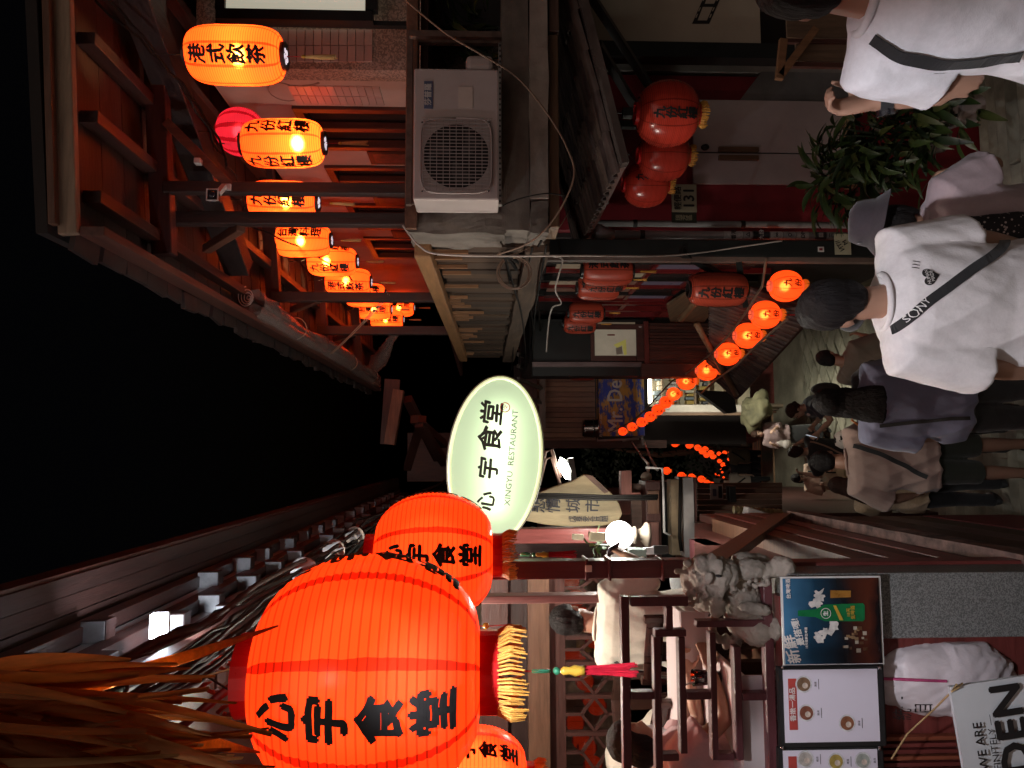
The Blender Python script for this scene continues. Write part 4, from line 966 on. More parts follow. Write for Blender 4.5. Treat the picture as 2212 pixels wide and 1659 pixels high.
for i in range(13): fp(1402, 1532, 698 + i * 6.7, 698 + i * 6.7 + 6.2, Yp - .01 - .012 * (i % 2), 'slat', SLW[i % 3], None, .04, .004)
fp(1392, 1402, 694, 812, Yp - .05, 'rail', REDW['x'], None, .08)
fp(1386, 1508, 786, 814, Yp - .10, 'corner_post', DARKW['z'], None, .3)
fp(1150, 1386, 782, 792, Yp - .05, 'corner_post', wood('mauve_post', (.16, .11, .11), 'z'), None, .1)
# bamboo blind
MB().prism([PX(1440, 655, 1.95), PX(1450, 705, 1.95), PX(1515, 700, 1.95), PX(1560, 640, 1.95), PX(1545, 590, 1.95)], (-.03, 0, 0)).build('bamboo_blind', mat('bamboo', (.22, .15, .09), .7, .4, 4, .3, stretch=(1, .5, 14)), sh)
# ---- lower tiled lean-to along the stairs
lo = empty('tiled_roof', (1.6, 12, -5), 'low dark tiled roof stepping down beside the stairs, wires across it', 'roof')
E0 = P(1770, 662, 8.0); E1 = P(1592, 858, 11.3)
T0 = P(1540, 598, 8.3); T1 = P(1533, 802, 10.92)
MB().prism([E0, E1, T1, T0], (0, 0, -.05)).build('deck', DARKW['y'], lo)
nrow, ncol = 30, 5
for i in range(nrow):
    t = (i + .5) / nrow; e = E0.lerp(E1, t); tp = T0.lerp(T1, t); d = (tp - e)
    for j in range(ncol):
        o = link_mesh('roof_tile', tms[rnd.randrange(3)], None, lo); o.location = e + d * (j / ncol) - lo.location + Vector((0, 0, .01))
        L = d.length / ncol * 1.08
        q_ = Vector((1, 0, 0)).rotation_difference(d.normalized()); o.rotation_mode = 'QUATERNION'; o.rotation_quaternion = q_; o.scale = (L / .30, 1.05, 1.15)
for a_, c_ in (((1505, 700, 9.5), (1590, 852, 11)), ((1470, 690, 9.3), (1548, 600, 8.0))):
    single('bamboo_pole', MB().tube([P(*a_), P(*c_)], .04, 10), wood('bamboo_pole', (.30, .17, .09), 'y', .5), 'bamboo pole over the lower tiled roof, %s' % ('farther one' if a_[0] == 1505 else 'one by the blind'), 'pole', smooth=True)
# dark triangular awning
single('small_awning', MB().prism([P(1505, 843, 12.5), P(1585, 846, 12.5), P(1592, 890, 12.5), P(1570, 892, 12.5)], (0, .3, -.05)), BLACKM, 'small black triangular awning beside the bright shop', 'awning')
# ---- painted sign shop (facing us)
sg = empty('painted_shop_sign', tuple(P(1395, 880, 16)), 'hand painted blue and ochre shop sign with white lettering', 'sign')
def paint_sign():
    m = bpy.data.materials.new('painted_board'); m.use_nodes = True; t = m.node_tree; N = t.nodes; L = t.links; b_ = N['Principled BSDF']
    tc = N.new('ShaderNodeTexCoord'); mp = N.new('ShaderNodeMapping'); mp.inputs['Scale'].default_value = (1.1, 1, 3.2); L.new(tc.outputs['Object'], mp.inputs[0])
    nz = N.new('ShaderNodeTexNoise'); nz.inputs['Scale'].default_value = 1.7; nz.inputs['Detail'].default_value = 10; nz.inputs['Roughness'].default_value = .7; L.new(mp.outputs[0], nz.inputs[0])
    cr = N.new('ShaderNodeValToRGB'); L.new(nz.outputs[0], cr.inputs[0]); e = cr.color_ramp.elements
    e[0].position = .46; e[0].color = (.05, .09, .55, 1); e[1].position = .50; e[1].color = (.16, .17, .32, 1)
    for p_, c_ in ((.52, (.62, .36, .11, 1)), (.62, (.75, .42, .10, 1)), (.75, (.45, .34, .22, 1))): x = e.new(p_); x.color = c_
    L.new(cr.outputs[0], b_.inputs['Base Color']); b_.inputs['Roughness'].default_value = .6
    return m
m = MB(); fb(m, 1290, 1392, 808, 942, 16, .08); m.build('board', paint_sign(), sg, bevel=.01)
text_on('lettering', 'Mr. Den', mat('white_paint', (.75, .73, .70), .5, .1), P(1330, 868, 15.98), (1, 0, 0), (0, 0, 1), 46 * 16 / 1660, sg, .02, sx=.86)
text_on('small_lettering', '丹 先 生  mr.den', MATS['white_paint'], P(1298, 920, 15.98), (1, 0, 0), (0, 0, 1), 7 * 16 / 1660, sg, .01)
for x in (1286, 1291): 
    m = MB(); fb(m, x, x + 2, 805, 950, 15.97, .03); m.build('rail', BLACKM, sg)
for a_, c_ in (((1290, 952), (1380, 948)), ((1345, 953), (1390, 942)), ((1386, 940), (1390, 962))):
    MB().tube([P(*a_, 15.9), P(*c_, 15.9)], .025, 6).build('bracket', GREYM, sg)
up_ = empty('clad_upper_storey', (1.1, 16.8, gz(16)), 'brown board clad upper storey above the painted sign', 'building')
i = 0; yy = 792
CLA = [wood('clad%d' % q_, c_, 'z', .6, .25) for q_, c_ in enumerate(((.31, .17, .115), (.35, .19, .125), (.27, .145, .10)))]
while yy < 951:
    m = MB(); fb(m, 1160, 1292, yy, yy + 10.2, 16.6, .05); m.build('cladding_board', CLA[i % 3], up_, bevel=.008); yy += 11; i += 1
m = MB(); fb(m, 1160, 1440, 951, 968, 16.55, 1.2); m.build('corner_wall', DARKW['z'], up_)
m = MB(); fb(m, 1110, 1610, 790, 960, 17.2, .1); m.build('wall', MATS['shop_dark'], up_)
m = MB(); fb(m, 1130, 1160, 700, 975, 16.2, .9); m.build('eave', DARKW['x'], up_)
for y0 in (765, 790, 818, 850, 885):
    MB().beam(P(1120, y0, 12 + (y0 - 765) * .03), P(1172, y0 + 22, 15.5), .06, .06).build('rafter', wood('grey_rafter', (.10, .08, .07), 'y', .7), up_)
m = MB(); fb(m, 1165, 1178, 812, 928, 15.4, .1); m.build('gutter', wood('grey_gutter', (.16, .11, .09), 'x'), up_)
# corrugated sheet and shutter between the shop house and the clad storey
cs = empty('corrugated_wall', (1.75, 16, gz(16)), 'dark corrugated metal wall panel behind the lone unlit lantern', 'wall')
for i in range(10):
    MB().tube([PX(1120, 760 + i * 5, 1.9) , PX(1235, 760 + i * 5, 1.9)], .06, 6).build('corrugation', mat('corrugated_grey', (.10, .10, .105), .4, .3, 5, .1, metal=.5), cs, True)
# exhaust drum
dm = empty('steel_drum', tuple(P(1290, 925, 15.6)), 'shiny stainless steel exhaust drum above the painted sign', 'drum')
p0 = P(1289, 925, 15.6)
MB().lathe([(.001, .30), (.16, .29), (.18, .25), (.18, .02), (.19, 0), (.19, -.02)], 26, p0).build('body', mat('stainless', (.5, .45, .42), .18, .2, 3, .02, metal=1), dm, True)
MB().lathe([(.192, .07), (.192, .09)], 26, p0).build('band', BLACKM, dm)
# ---- bright stall interior, white door post with number, rock
stl = empty('lit_stall', tuple(P(1560, 850, 17)), 'brightly lit stall interior with goods on shelves', 'stall')
m = MB(); fb(m, 1400, 1620, 812, 878, 17.0, .05); m.build('back_wall', mat('stall_cream', (.55, .48, .34), .7, .3, 2), stl)
for x in (1430, 1462, 1500, 1530, 1575):
    m = MB(); fb(m, x, x + 4, 812, 876, 16.6, .4); m.build('shelf', PALEW['x'], stl)
rnd = random.Random(9)
for x in (1430, 1462, 1500, 1530):
    yy = 814
    while yy < 870:
        w_ = rnd.uniform(5, 10); h_ = rnd.uniform(8, 22); m = MB(); fb(m, x - h_, x - .5, yy, yy + w_, 16.65, .2)
        m.build('goods', mat('goods%d' % rnd.randrange(5), [(.6, .58, .55), (.2, .25, .28), (.5, .35, .1), (.65, .62, .5), (.12, .12, .13)][rnd.randrange(5)], .4), stl, bevel=.015); yy += w_ + 1.5
m = MB(); fb(m, 1404, 1408, 815, 870, 16.5, .2); m.build('strip_lamp', glow('stall_lamp', (1, .93, .75), 9), stl)
l_ = bpy.data.lights.new('light', 'AREA'); l_.shape = 'RECTANGLE'; l_.size = .9; l_.size_y = .3; l_.energy = 340; l_.color = (1, .97, .80)  # added area light hung out before the stall to brighten the paving
o = bpy.data.objects.new('light', l_); col.objects.link(o); o.parent = stl; o.location = P(1450, 800, 13.4) - stl.location; o.rotation_euler = Vector((.05, .05, -1)).to_track_quat('-Z', 'Y').to_euler()
wp = empty('white_door_post', tuple(P(1640, 882, 15.4)), 'white painted door post with small number plate', 'post')
m = MB(); fb(m, 1425, 1625, 874, 891, 15.4, .2); m.build('post', mat('cream_paint', (.55, .50, .44), .5, .15), wp, bevel=.02)
m = MB(); fb(m, 1425, 1625, 891, 897, 15.3, .3); m.build('side_board', wood('post_side', (.2, .13, .09), 'z'), wp)
m = MB(); fb(m, 1413, 1436, 872, 892, 15.36, .03); m.build('number_plate', mat('plate_blue', (.08, .18, .30), .4), wp)
text_on('number', '293', MATS['white_paint'], P(1428, 882, 15.35), (1, 0, 0), (0, 0, 1), 9 * 15.4 / 1660, wp, .02)
rb_ = MB(); rb_.ell((0, 0, 0), (.36, .35, .24), None, 28, 20)
c_ = P(1632, 888, 15.0)
for v in rb_.v:
    v *= 1 + .7 * noise.noise(v * 3.1) + .3 * noise.noise(v * 8); v += Vector((c_.x, 15.0, c_.z))
single('rock_outcrop', rb_, mat('yellow_rock', (.12, .11, .06), .85, .5, 3, .8), 'pale mossy rock at the foot of the white door post', 'rock', smooth=True)
# ---- far right red lit walls and pipes
fw_ = empty('far_timber_house', (1.0, 22, gz(22)), 'red lit timber house beyond the rock with pipes on its wall', 'building')
MB().span((1.15, 18.2, -13), (4, 27, -3.6)).build('wall', REDW['z'], fw_)
MB().span((.55, 27, -16), (4, 45, -6.2)).build('wall', REDW['z'], fw_)
MB().span((.95, 18.1, -13), (1.14, 18.5, -3.4)).build('corner_post', BROWNW['z'], fw_)
MB().span((.8, 18.0, -5.1), (1.2, 27, -4.9)).build('eave', BROWNW['y'], fw_)
for i, X in enumerate((1.05, 1.1)):
    MB().tube([(X, 18.0 - i * .3, -9), (X, 18.0 - i * .3, -4)], .05, 8).build('pipe', mat('beige_pipe', (.35, .27, .2), .5), fw_, True)
MB().span((1.0, 20, -6.2), (1.14, 22.5, -5.5)).build('meter_box', mat('meter_grey', (.25, .24, .22), .5), fw_, bevel=.03)
for z in (-5.6, -6.6, -7.6): MB().span((1.1, 18.6, z), (1.148, 26.9, z + .08)).build('batten', BROWNW['y'], fw_)
# dark tree behind the far lanterns
tr = empty('dark_tree', (0, 45, gz(45)), 'dim tree behind the far lanterns down the street', 'tree')
MB().tube([(0, 0, 0), (.2, .1, 3), (-.1, 0, 6), (.3, 0, 9)], [.35, .25, .18, .06], 8).build('trunk', BROWNW['z'], None).parent = tr
cm = MB(); rnd = random.Random(2)
for i in range(1500):
    a = rnd.uniform(0, 6.28); q_ = 3.4 * rnd.random() ** .5; z = rnd.uniform(2.5, 10.5); s_ = .16
    q_ *= 1 - ((z - 6.5) / 5) ** 2 * .8; c_ = Vector((q_ * math.cos(a), q_ * math.sin(a), z)); u = Vector((rnd.uniform(-1, 1), rnd.uniform(-1, 1), rnd.uniform(-1, 1))).normalized(); v = u.orthogonal().normalized()
    cm.add([c_ + u * s_, c_ + v * s_ * .6, c_ - u * s_, c_ - v * s_ * .6], [(0, 1, 2, 3)])
o = cm.build('crown', mat('night_leaf', (.012, .022, .008), .6), None); o.parent = tr; o['kind'] = 'stuff'
# second far gabled roof against the sky
fr2 = empty('far_eave', (0, 20, 1), 'distant dark eave with open rafters against the night sky', 'roof')
def pq(*pts): return [P(*p) for p in pts]
MB().beam(P(862, 843, 15), P(842, 960, 15), .30, .2).build('fascia', wood('far_fascia', (.22, .09, .05), 'x'), fr2)
MB().beam(P(848, 820, 15.4), P(838, 960, 15.4), .12, .3).build('roof_edge', DARKW['x'], fr2)
for a_, c_ in (((880, 862), (945, 990)), ((895, 905), (958, 960)), ((905, 915), (960, 1000)), ((912, 905), (880, 1010))):
    MB().beam(P(*a_, 15.2), P(*c_, 17), .16, .16).build('rafter', DARKW['x'], fr2)
m = MB(); fb(m, 880, 1000, 935, 1040, 19, .3); m.build('gable_wall', DARKW['z'], fr2)
# ================================================================= LEFT: RESTAURANT
rs = empty('restaurant_building', (-1.6, 4.5, gz(4)), 'dark red timber restaurant with deep bracketed eave and open terrace', 'building')
# terrace floor and masonry below it
MB().span((-5, 3.32, -3.4), (-.56, 6.1, -1.85)).build('terrace_base', DARKW['z'], rs)
MB().span((-5, 3.30, -1.86), (-.52, 6.1, -1.82)).build('terrace_floor', BROWNW['x'], rs)
MB().span((-5, 3.24, -3.6), (-.60, 3.31, -1.24)).build('front_panel', REDW['x'], rs)
for i in range(9):
    m = MB(); fb(m, 1880, 2300, 1590 + i * 14, 1598 + i * 14, 3.2, .05); m.build('skirting_slat', REDW['z'] if i % 3 else wood('orange_slat', (.22, .06, .03), 'z'), rs)
# side wall to the stairs: planks, stained beam, red strip
for i in range(5):
    z1 = -1.86 - i * .13
    MB().span((-.58, 3.3, z1 - .125), (-.52 + .006 * (i % 2), 6.6, z1)).build('side_plank', REDW['y'] if i % 2 else DARKW['y'], rs, bevel=.004)
rough_box('stained_beam', mat('mossy_beam', (.17, .10, .085), .8, .9, 9, .5), (-.56, 3.3, -2.56), (-.46, 6.1, -2.42), rs, .006, 12, 4)
for i in range(4):
    z1 = -2.58 - i * .22
    MB().span((-.53, 3.3, z1 - .215), (-.50, 6.0, z1)).build('side_plank', [PURPW['y'], DARKW['y']][i % 2], rs, bevel=.004)
MB().span((-.53, 3.3, -4.2), (-.495, 6.0, -3.47)).build('red_strip', REDWALL, rs)
MB().prism([PX(1500, 1235, -.62), PX(1500, 1130, -.62), PX(1690, 1130, -.62), PX(1700, 1235, -.62)], (-.03, 0, 0)).build('sloped_apron', wood('apron', (.24, .10, .085), 'y'), rs)
MB().beam(P(1510, 1240, 3.6), P(1690, 1115, 6.0), .05, .12).build('apron_rail', BROWNW['y'], rs)
# posts
def post(y0, y1, x0, x1, Y, material, name='post'):
    m = MB(); fb(m, x0, x1, y0, y1, Y, .12); return m.build(name, material, rs, bevel=.006)
post(1212, 1251, 1000, 1500, 3.95, PURPW['z'])
post(1212, 1238, 1690, 2300, 3.42, REDW['z'])
post(1287, 1304, 1000, 1316, 4.6, wood('rose_post', (.22, .10, .09), 'z'))
post(1142, 1174, 1090, 1345, 6.0, REDW['z'])
for xx in (1265, 1315, 1430): 
    m = MB(); fb(m, xx, xx + 6, 1208, 1255, 3.93, .16); m.build('post_collar', PURPW['z'], rs, bevel=.003)
# back wall: lintels and hexagon-barred windows
for x0, x1, mt, Y in ((1040, 1097, DARKW['x'], 6.0), (1097, 1141, wood('black_lintel', (.03, .014, .012), 'x'), 6.06), (1141, 1187, BROWNW['x'], 5.96), (1187, 1221, DARKW['x'], 6.04), (1345, 1500, DARKW['x'], 6.0)):
    a = P(x0, 1400, Y); c = P(x1, 1400, Y); MB().span((-5, Y, c.z), (-.85, Y + .1, a.z)).build('lintel', mt, rs)
MB().span((-5, 6.0, -2), (-.9, 6.08, P(1345, 1400, 6).z)).build('back_wall', DARKW['x'], rs)
Yb = 6.02
WBAR = DARKW['z']
wz0, wz1 = P(1345, 1400, Yb).z, P(1221, 1400, Yb).z
for k, (ya, yb_) in enumerate(((1250, 1290), (1304, 1372), (1380, 1428), (1436, 1500), (1508, 1580), (1588, 1665), (1673, 1750))):
    xl = P(1280, yb_, Yb).x; xr = P(1280, ya, Yb).x
    f = MB().span((xr, Yb - .02, wz0), (xr + (P(1280, ya - 8, Yb).x - xr), Yb + .05, wz1)).build('window_stile', WBAR, rs)
    g = MB(); cxm = (xl + xr) / 2; czm = (wz0 + wz1) / 2; w2 = (xr - xl) / 2; h2 = (wz1 - wz0) / 2
    for a_, c_ in (((cxm, czm + h2), (cxm, czm + h2 * .45)), ((cxm, czm - h2), (cxm, czm - h2 * .45)), ((cxm, czm + h2 * .45), (xl, czm)), ((cxm, czm + h2 * .45), (xr, czm)), ((cxm, czm - h2 * .45), (xl, czm)), ((cxm, czm - h2 * .45), (xr, czm))):
        MB().beam((a_[0], Yb + .02, a_[1]), (c_[0], Yb + .02, c_[1]), .022, .022, (0, 1, 0)).build('window_bar', WBAR, rs)
    MB().span((xl, Yb + .035, wz0), (xr, Yb + .039, wz1)).build('pane', glass('window_glass', (.9, .9, .88), .03, .95), rs)
# what is seen through the panes: a room with notices, and small lanterns added for the red reflections
MB().span((-5, 8.2, -2.2), (-.9, 8.25, .6)).build('inner_wall', mat('room_wall', (.30, .25, .18), .8, .5, 2), rs)
for k, (x, y, w_, c_) in enumerate(((1250, 1265, 20, (.55, .55, .25)), (1262, 1395, 26, (.6, .6, .2)), (1240, 1360, 20, (.25, .4, .3)), (1250, 1440, 40, (.35, .33, .3)), (1290, 1455, 26, (.25, .22, .2)))):
    p0 = P(x, y, 8.1); MB().box(p0, (w_ * 8 / 1660, .02, w_ * 1.3 * 8 / 1660)).build('notice', mat('notice%d' % k, c_, .6, .5, 20, 0), rs)
for i in range(14):
    x, y = (1232 + (i * 13) % 60, 1255 + i * 30 + (i % 3) * 7); 
    lantern('small_dim', P(x, y, 7.4 + .25 * (i % 3)), 'small red lantern behind the hexagon barred windows, %s from the right' % ORD[i], 'lanterns behind the barred windows', i, .55, '九份', (), 0, wire=.1, tassels=False)
# ceiling of the terrace
MB().span((-5, 2.6, 1.28), (-.82, 6.2, 1.33)).build('terrace_ceiling', DARKW['y'], rs)
# ---- the bracketed eave
XE = -.56; ZE = 1.96
MB().prism([(XE, 1.6, ZE), (XE, 18, ZE), (-3, 18, ZE + .5), (-3, 1.6, ZE + .5)], (0, 0, .06)).build('roof', DARKW['y'], rs)
for i in range(3):
    MB().span((XE - .09 - i * .085, 1.6, ZE - .035), (XE - .005 - i * .085 - .003 * i, 18, ZE - .005)).build('soffit_board', [wood('soffit', (.034, .012, .009), 'y', .7), wood('soffit_b', (.042, .014, .010), 'y', .7)][i % 2], rs)
MB().span((XE - .035, 1.6, ZE - .01), (XE + .012, 18, ZE + .10)).build('fascia', wood('eave_fascia', (.07, .022, .017), 'y'), rs)
BR = wood('bracket_beam', (.035, .014, .012), 'y', .5); PALEM = mat('galvanised_plate', (.42, .42, .44), .35, .3, 8, .1, metal=.3)
for X, Z in ((-.80, 1.83), (-.86, 1.66), (-.92, 1.48), (-.86, 1.32)):
    MB().span((X - .035, 1.6, Z - .045), (X + .035, 17, Z + .045)).build('bracket_beam', BR, rs, bevel=.004)
rnd = random.Random(12); yy = 2.35; k = 0
while yy < 15:
    for q_, (X, Z) in enumerate(((-.82, 1.745), (-.88, 1.57), (-.90, 1.40))):
        dy = (q_ % 2) * .28 + rnd.uniform(-.08, .08)
        if rnd.random() < .22: continue
        e1, e2 = rnd.uniform(.0, .05), rnd.uniform(0, .03)
        MB().span((X - .09 - e1, yy + dy, Z - .055 - e2), (X + .08, yy + dy + .09, Z + .055)).build('bracket_block', BR, rs)
        MB().span((X - .085 - e1, yy + dy - .006, Z - .05 - e2), (X + .076, yy + dy - .001, Z + .052)).build('zinc_plate', PALEM, rs)  # pale plate puts the LED-lit white of the block face into its colour
    yy += .66; k += 1
for X, Z in ((-.845, 1.755), (-.90, 1.57)):
    MB().span((X - .004, 1.6, Z - .035), (X + .004, 17, Z + .03)).build('zinc_strip', PALEM, rs)
MB().span((-3, 1.6, 1.2), (-.96, 17, 1.9)).build('upper_wall', DARKW['y'], rs)
# LED lamps in the eave
LEDM = glow('led_white', (.86, .92, 1.0), 30)
for k, (x, y, Y, sz) in enumerate(((342, 1352, 3.5, 1.0), (22, 1512, 1.12, .42))):
    p0 = P(x, y, Y)
    le = empty('led_lamp', tuple(p0), ('bright white LED lamp tucked in the bracketed eave', 'small white LED lamp shining before the palm thatch')[k], 'lamp', 'eave lamps')
    o = (MB().span((-.05, -.02, -.03), (.05, .02, .03)) if k == 0 else MB().ell((0, 0, 0), (.005, .006, .022), None, 12, 8)).build('lens', LEDM if k == 0 else glow('led_near', (.86, .92, 1.0), 12), None); o.parent = le
    o = (MB().span((-.055, .021, -.035), (.055, .04, .035)) if k == 0 else MB().span((-.006, .007, -.024), (.006, .014, .024))).build('housing', PALEM, None); o.parent = le
    if k == 0:
        l_ = bpy.data.lights.new('light', 'AREA'); l_.shape = 'RECTANGLE'; l_.size = .10; l_.size_y = .06; l_.energy = 18; l_.color = (.86, .92, 1.0)
        o = bpy.data.objects.new('light', l_); col.objects.link(o); o.parent = le; o.location = (.0, .045, -.0); o.rotation_euler = Vector((.25, 1, -.12)).to_track_quat('-Z', 'Y').to_euler()
    else:
        lamp('light', (-.02, -.03, -.05), 1.6, (1, .90, .78), le, .03)
        for aim, pw_, ang in (((.60, 2.3, -1.42), 225, 39), ((-.88, 3.15, -1.55), 185, 37)):  # added spots at this lamp, aimed to brighten the shirts and menus
            l_ = bpy.data.lights.new('light', 'SPOT'); l_.energy = pw_; l_.color = (.92, .93, 1.0); l_.spot_size = R(ang); l_.spot_blend = .7; l_.shadow_soft_size = .05
            o = bpy.data.objects.new('light', l_); col.objects.link(o); o.parent = le; o.location = (0, -.03, -.04); o.rotation_euler = (Vector(aim) - p0).to_track_quat('-Z', 'Y').to_euler()
# pendant lamp over the terrace tables, out of sight behind the big lanterns
pn_ = empty('pendant_lamp', (-1.35, 4.5, .55), 'shaded pendant lamp over the terrace tables', 'lamp')
MB().lathe([(.02, .16), (.05, .14), (.15, 0), (.145, 0), (.045, .13)], 24).build('shade', BLACKM, None, True).parent = pn_
MB().ell((0, 0, .03), (.05, .05, .05), None, 16, 10).build('bulb_glass', glow('warm_bulb', (1, .86, .66), 6), None, True).parent = pn_
MB().tube([(0, 0, .15), (0, 0, .74)], .006, 6).build('flex', WIREM, None).parent = pn_
lamp('light', (0, 0, -.06), 140, (1, .88, .74), pn_, .05)
# ---- cable bundle under the eave: a thing with its cables as parts
cb = empty('cable_bundle', (-.66, 6, 1.1), 'thick bundle of power cables slung under the restaurant eave', 'cable bundle')
rnd = random.Random(21)
for i in range(14):
    dx, dz = rnd.uniform(-.07, .09), rnd.uniform(-.10, .10)
    pts = [PX(-30, 1640, -.62), PX(250, 1480, -.66), PX(560, 1300, -.64), PX(800, 1135, -.62), PX(905, 1075, -.60), P(985, 1032, 16)]
    out = []
    for j in range(len(pts) - 1):
        for s_ in range(5):
            t = s_ / 5; p = pts[j].lerp(pts[j + 1], t) + Vector((dx + .02 * rnd.uniform(-1, 1), 0, dz * (1 + .5 * math.sin(j * 1.7 + i)) - .05 * math.sin(math.pi * t)))
            out.append(p)
    MB().tube(out, rnd.choice((.006, .009, .012)), 6).build('cable', rnd.choice((CAB, CAB, CAB, mat('cable_dkbrown', (.03, .018, .015), .8, 0, bump=0, spec=.15), mat('cable_red', (.10, .02, .018), .5, 0, bump=0))), cb, True)
for t in (.25, .5, .75):
    p = PX(560, 1300, -.63).lerp(PX(800, 1135, -.62), t); MB().lathe([(.07, -.01), (.075, 0), (.07, .01)], 14).build('cable_tie', CABW, None).parent = cb
    o = cb.children[-1]; o.location = p - cb.location; o.rotation_euler = (HP, 0, 0)
# ---- thatch fringe close to the camera
tf = empty('palm_thatch_fringe', (-.55, 1.35, .9), 'dry palm thatch coloured lantern orange, hanging at the near left corner', 'thatch')
TH = [mat('thatch%d' % i, c, .6, .35, 6, .3, stretch=(6, 6, .7)) for i, c in enumerate(((.60, .19, .03), (.72, .26, .055), (.42, .12, .02), (.80, .46, .20)))]  # the lantern's orange light is put into the blade colours
TH = [leafy(m, .68) for m in TH]
rnd = random.Random(7); bl = []
for k in range(4):
    vs = []; n = 7
    for i in range(n + 1):
        t = i / n; w_ = .017 * (1 - t ** 2.2) * (1 if t > .02 else .7) + .0008
        off = Vector((.02 * math.sin(t * 2.5 + k), .012 * math.sin(t * 4 + k * 2), -t * .62))
        vs += [off + Vector((-w_, .004, 0)), off + Vector((0, -.004, 0)), off + Vector((w_, .004, 0))]
    fs = []
    for i in range(n): q_ = i * 3; fs += [(q_, q_ + 1, q_ + 4, q_ + 3), (q_ + 1, q_ + 2, q_ + 5, q_ + 4)]
    for mm in TH:
        me = MB().add(vs, fs).mesh(name='palm_blade'); me.materials.append(mm); me.polygons.foreach_set('use_smooth', [True] * len(me.polygons)); bl.append(me)
for i in range(260):
    o = link_mesh('palm_blade', bl[rnd.randrange(16)], None, tf)
    y = rnd.uniform(1490, 1780); Y = rnd.uniform(.80, 1.03); reach = max(0, (y - 1440) / 220)
    xt = -80 + rnd.uniform(-260, 160) * .9 + min(1, reach) * 60; p = P(xt - 130, y, Y)
    o.location = p - tf.location; o.rotation_euler = (rnd.uniform(-.12, .12), rnd.uniform(-.12, .28), rnd.uniform(-.8, .8)); o.scale = (rnd.uniform(.25, .7), .7, rnd.uniform(.45, .80) * .66)
MB().tube([(-.70, .92, .80), (-.16, .92, .80)], .018, 8).build('thatch_pole', BROWNW['x'], tf, True)
MB().tube([(-.66, .92, .80), (-.80, 1.7, 1.8)], .014, 8).build('thatch_pole', BROWNW['z'], tf, True)
for p0, p1, w_ in (((120, 1505), (600, 1352), 1.3), ((330, 1590), (560, 1625), 1)):
    a, c = P(*p0, 1.0), P(*p1, 1.55); MB().tube([a, a.lerp(c, .5) + Vector((0, 0, -.01)), c], [.012, .009, .002], 6).build('palm_stalk', TH[1], tf, True)
# ---- red pole and chilli garlands over the big lantern
single('red_pole', MB().tube([P(330, 1620, 2.3), P(525, 1462, 2.1)], .012, 10), REDF, 'thin red pole slanting above the largest lantern', 'pole', smooth=True)
post(1425, 1490, 380, 470, 3.6, mat('grey_post', (.16, .15, .17), .6), 'soffit_plate')
m = MB(); fb(m, 200, 540, 1560, 1640, 4.2, .1); m.build('grey_panel', MATS['grey_post'], rs)
CH = mat('chilli_red', (.45, .05, .015), .3, .3, 8, .05)
for g_, (x0, y0, x1, y1) in enumerate(((410, 1425, 560, 1440), (430, 1490, 640, 1500), (545, 1560, 700, 1575), (470, 1540, 600, 1550))):
    gd = empty('chilli_garland', tuple(P(x0, y0, 3.2)), 'string of small red chilli ornaments, %s' % ('nearest the lantern cap', 'under the grey panel', 'at the left edge', 'behind the red pole')[g_], 'garland', 'chilli garlands')
    for i in range(12):
        t = i / 11; p = P(x0 + (x1 - x0) * t, y0 + (y1 - y0) * t, 3.2); a = i * 2.4
        MB().tube([p, p + Vector((.02 * math.cos(a), .02 * math.sin(a), -.02)), p + Vector((.03 * math.cos(a), .03 * math.sin(a), -.05))], [.009, .010, .002], 6).build('chilli', CH, gd, True)
# ---- oval light-box sign
ov = empty('oval_sign', tuple(P(1070, 993, 5.0)), 'glowing pale green oval sign with restaurant name in black brush letters', 'sign')
Yo = 5.0; cc_ = P(1070, 993, Yo); k_ = Yo / 1660; tilt = math.atan2(18, 195)
ux = Vector((math.cos(tilt), 0, -math.sin(tilt))); uz = Vector((math.sin(tilt), 0, math.cos(tilt)))
def oval(a, b_, y, n=64): return [cc_ + ux * (a * math.cos(2 * math.pi * i / n)) + uz * (b_ * math.sin(2 * math.pi * i / n)) + Vector((0, y, 0)) for i in range(n)]
A_, B_ = 177 * k_, 98 * k_
def signface():
    m = bpy.data.materials.new('sign_acrylic'); m.use_nodes = True; b_ = m.node_tree.nodes['Principled BSDF']
    b_.inputs['Base Color'].default_value = (.5, .55, .45, 1); b_.inputs['Roughness'].default_value = .25
    b_.inputs['Emission Color'].default_value = (.66, .75, .58, 1); b_.inputs['Emission Strength'].default_value = .42
    t = m.node_tree; tr_ = t.nodes.new('ShaderNodeBsdfTranslucent'); tr_.inputs[0].default_value = (.62, .72, .55, 1)
    mx = t.nodes.new('ShaderNodeMixShader'); mx.inputs[0].default_value = .75; t.links.new(b_.outputs[0], mx.inputs[1]); t.links.new(tr_.outputs[0], mx.inputs[2])
    em = t.nodes.new('ShaderNodeEmission'); em.inputs[0].default_value = (.62, .74, .52, 1); em.inputs[1].default_value = .32
    ad = t.nodes.new('ShaderNodeAddShader'); t.links.new(mx.outputs[0], ad.inputs[0]); t.links.new(em.outputs[0], ad.inputs[1]); t.links.new(ad.outputs[0], t.nodes['Material Output'].inputs[0])
    return m
SFM = signface()
MB().add(oval(A_, B_, -.005), [tuple(range(64))]).build('face', SFM, ov)
MB().tube(oval(A_, B_, -.004) + [oval(A_, B_, -.004)[0]], .012, 8).build('neon_rim', glow('neon_rim', (.72, .80, .36), .85), ov, True)
ring = []; o0 = oval(A_ + .02, B_ + .02, .01); o1 = oval(A_ + .02, B_ + .02, .16)
MB().add(o0 + o1, [(i, (i + 1) % 64, 64 + (i + 1) % 64, 64 + i) for i in range(64)]).build('can', mat('sign_can', (.30, .28, .24), .5, .1), ov, True)
MB().add(oval(A_ + .02, B_ + .02, .16), [tuple(range(64))]).build('back', MATS['sign_can'], ov)
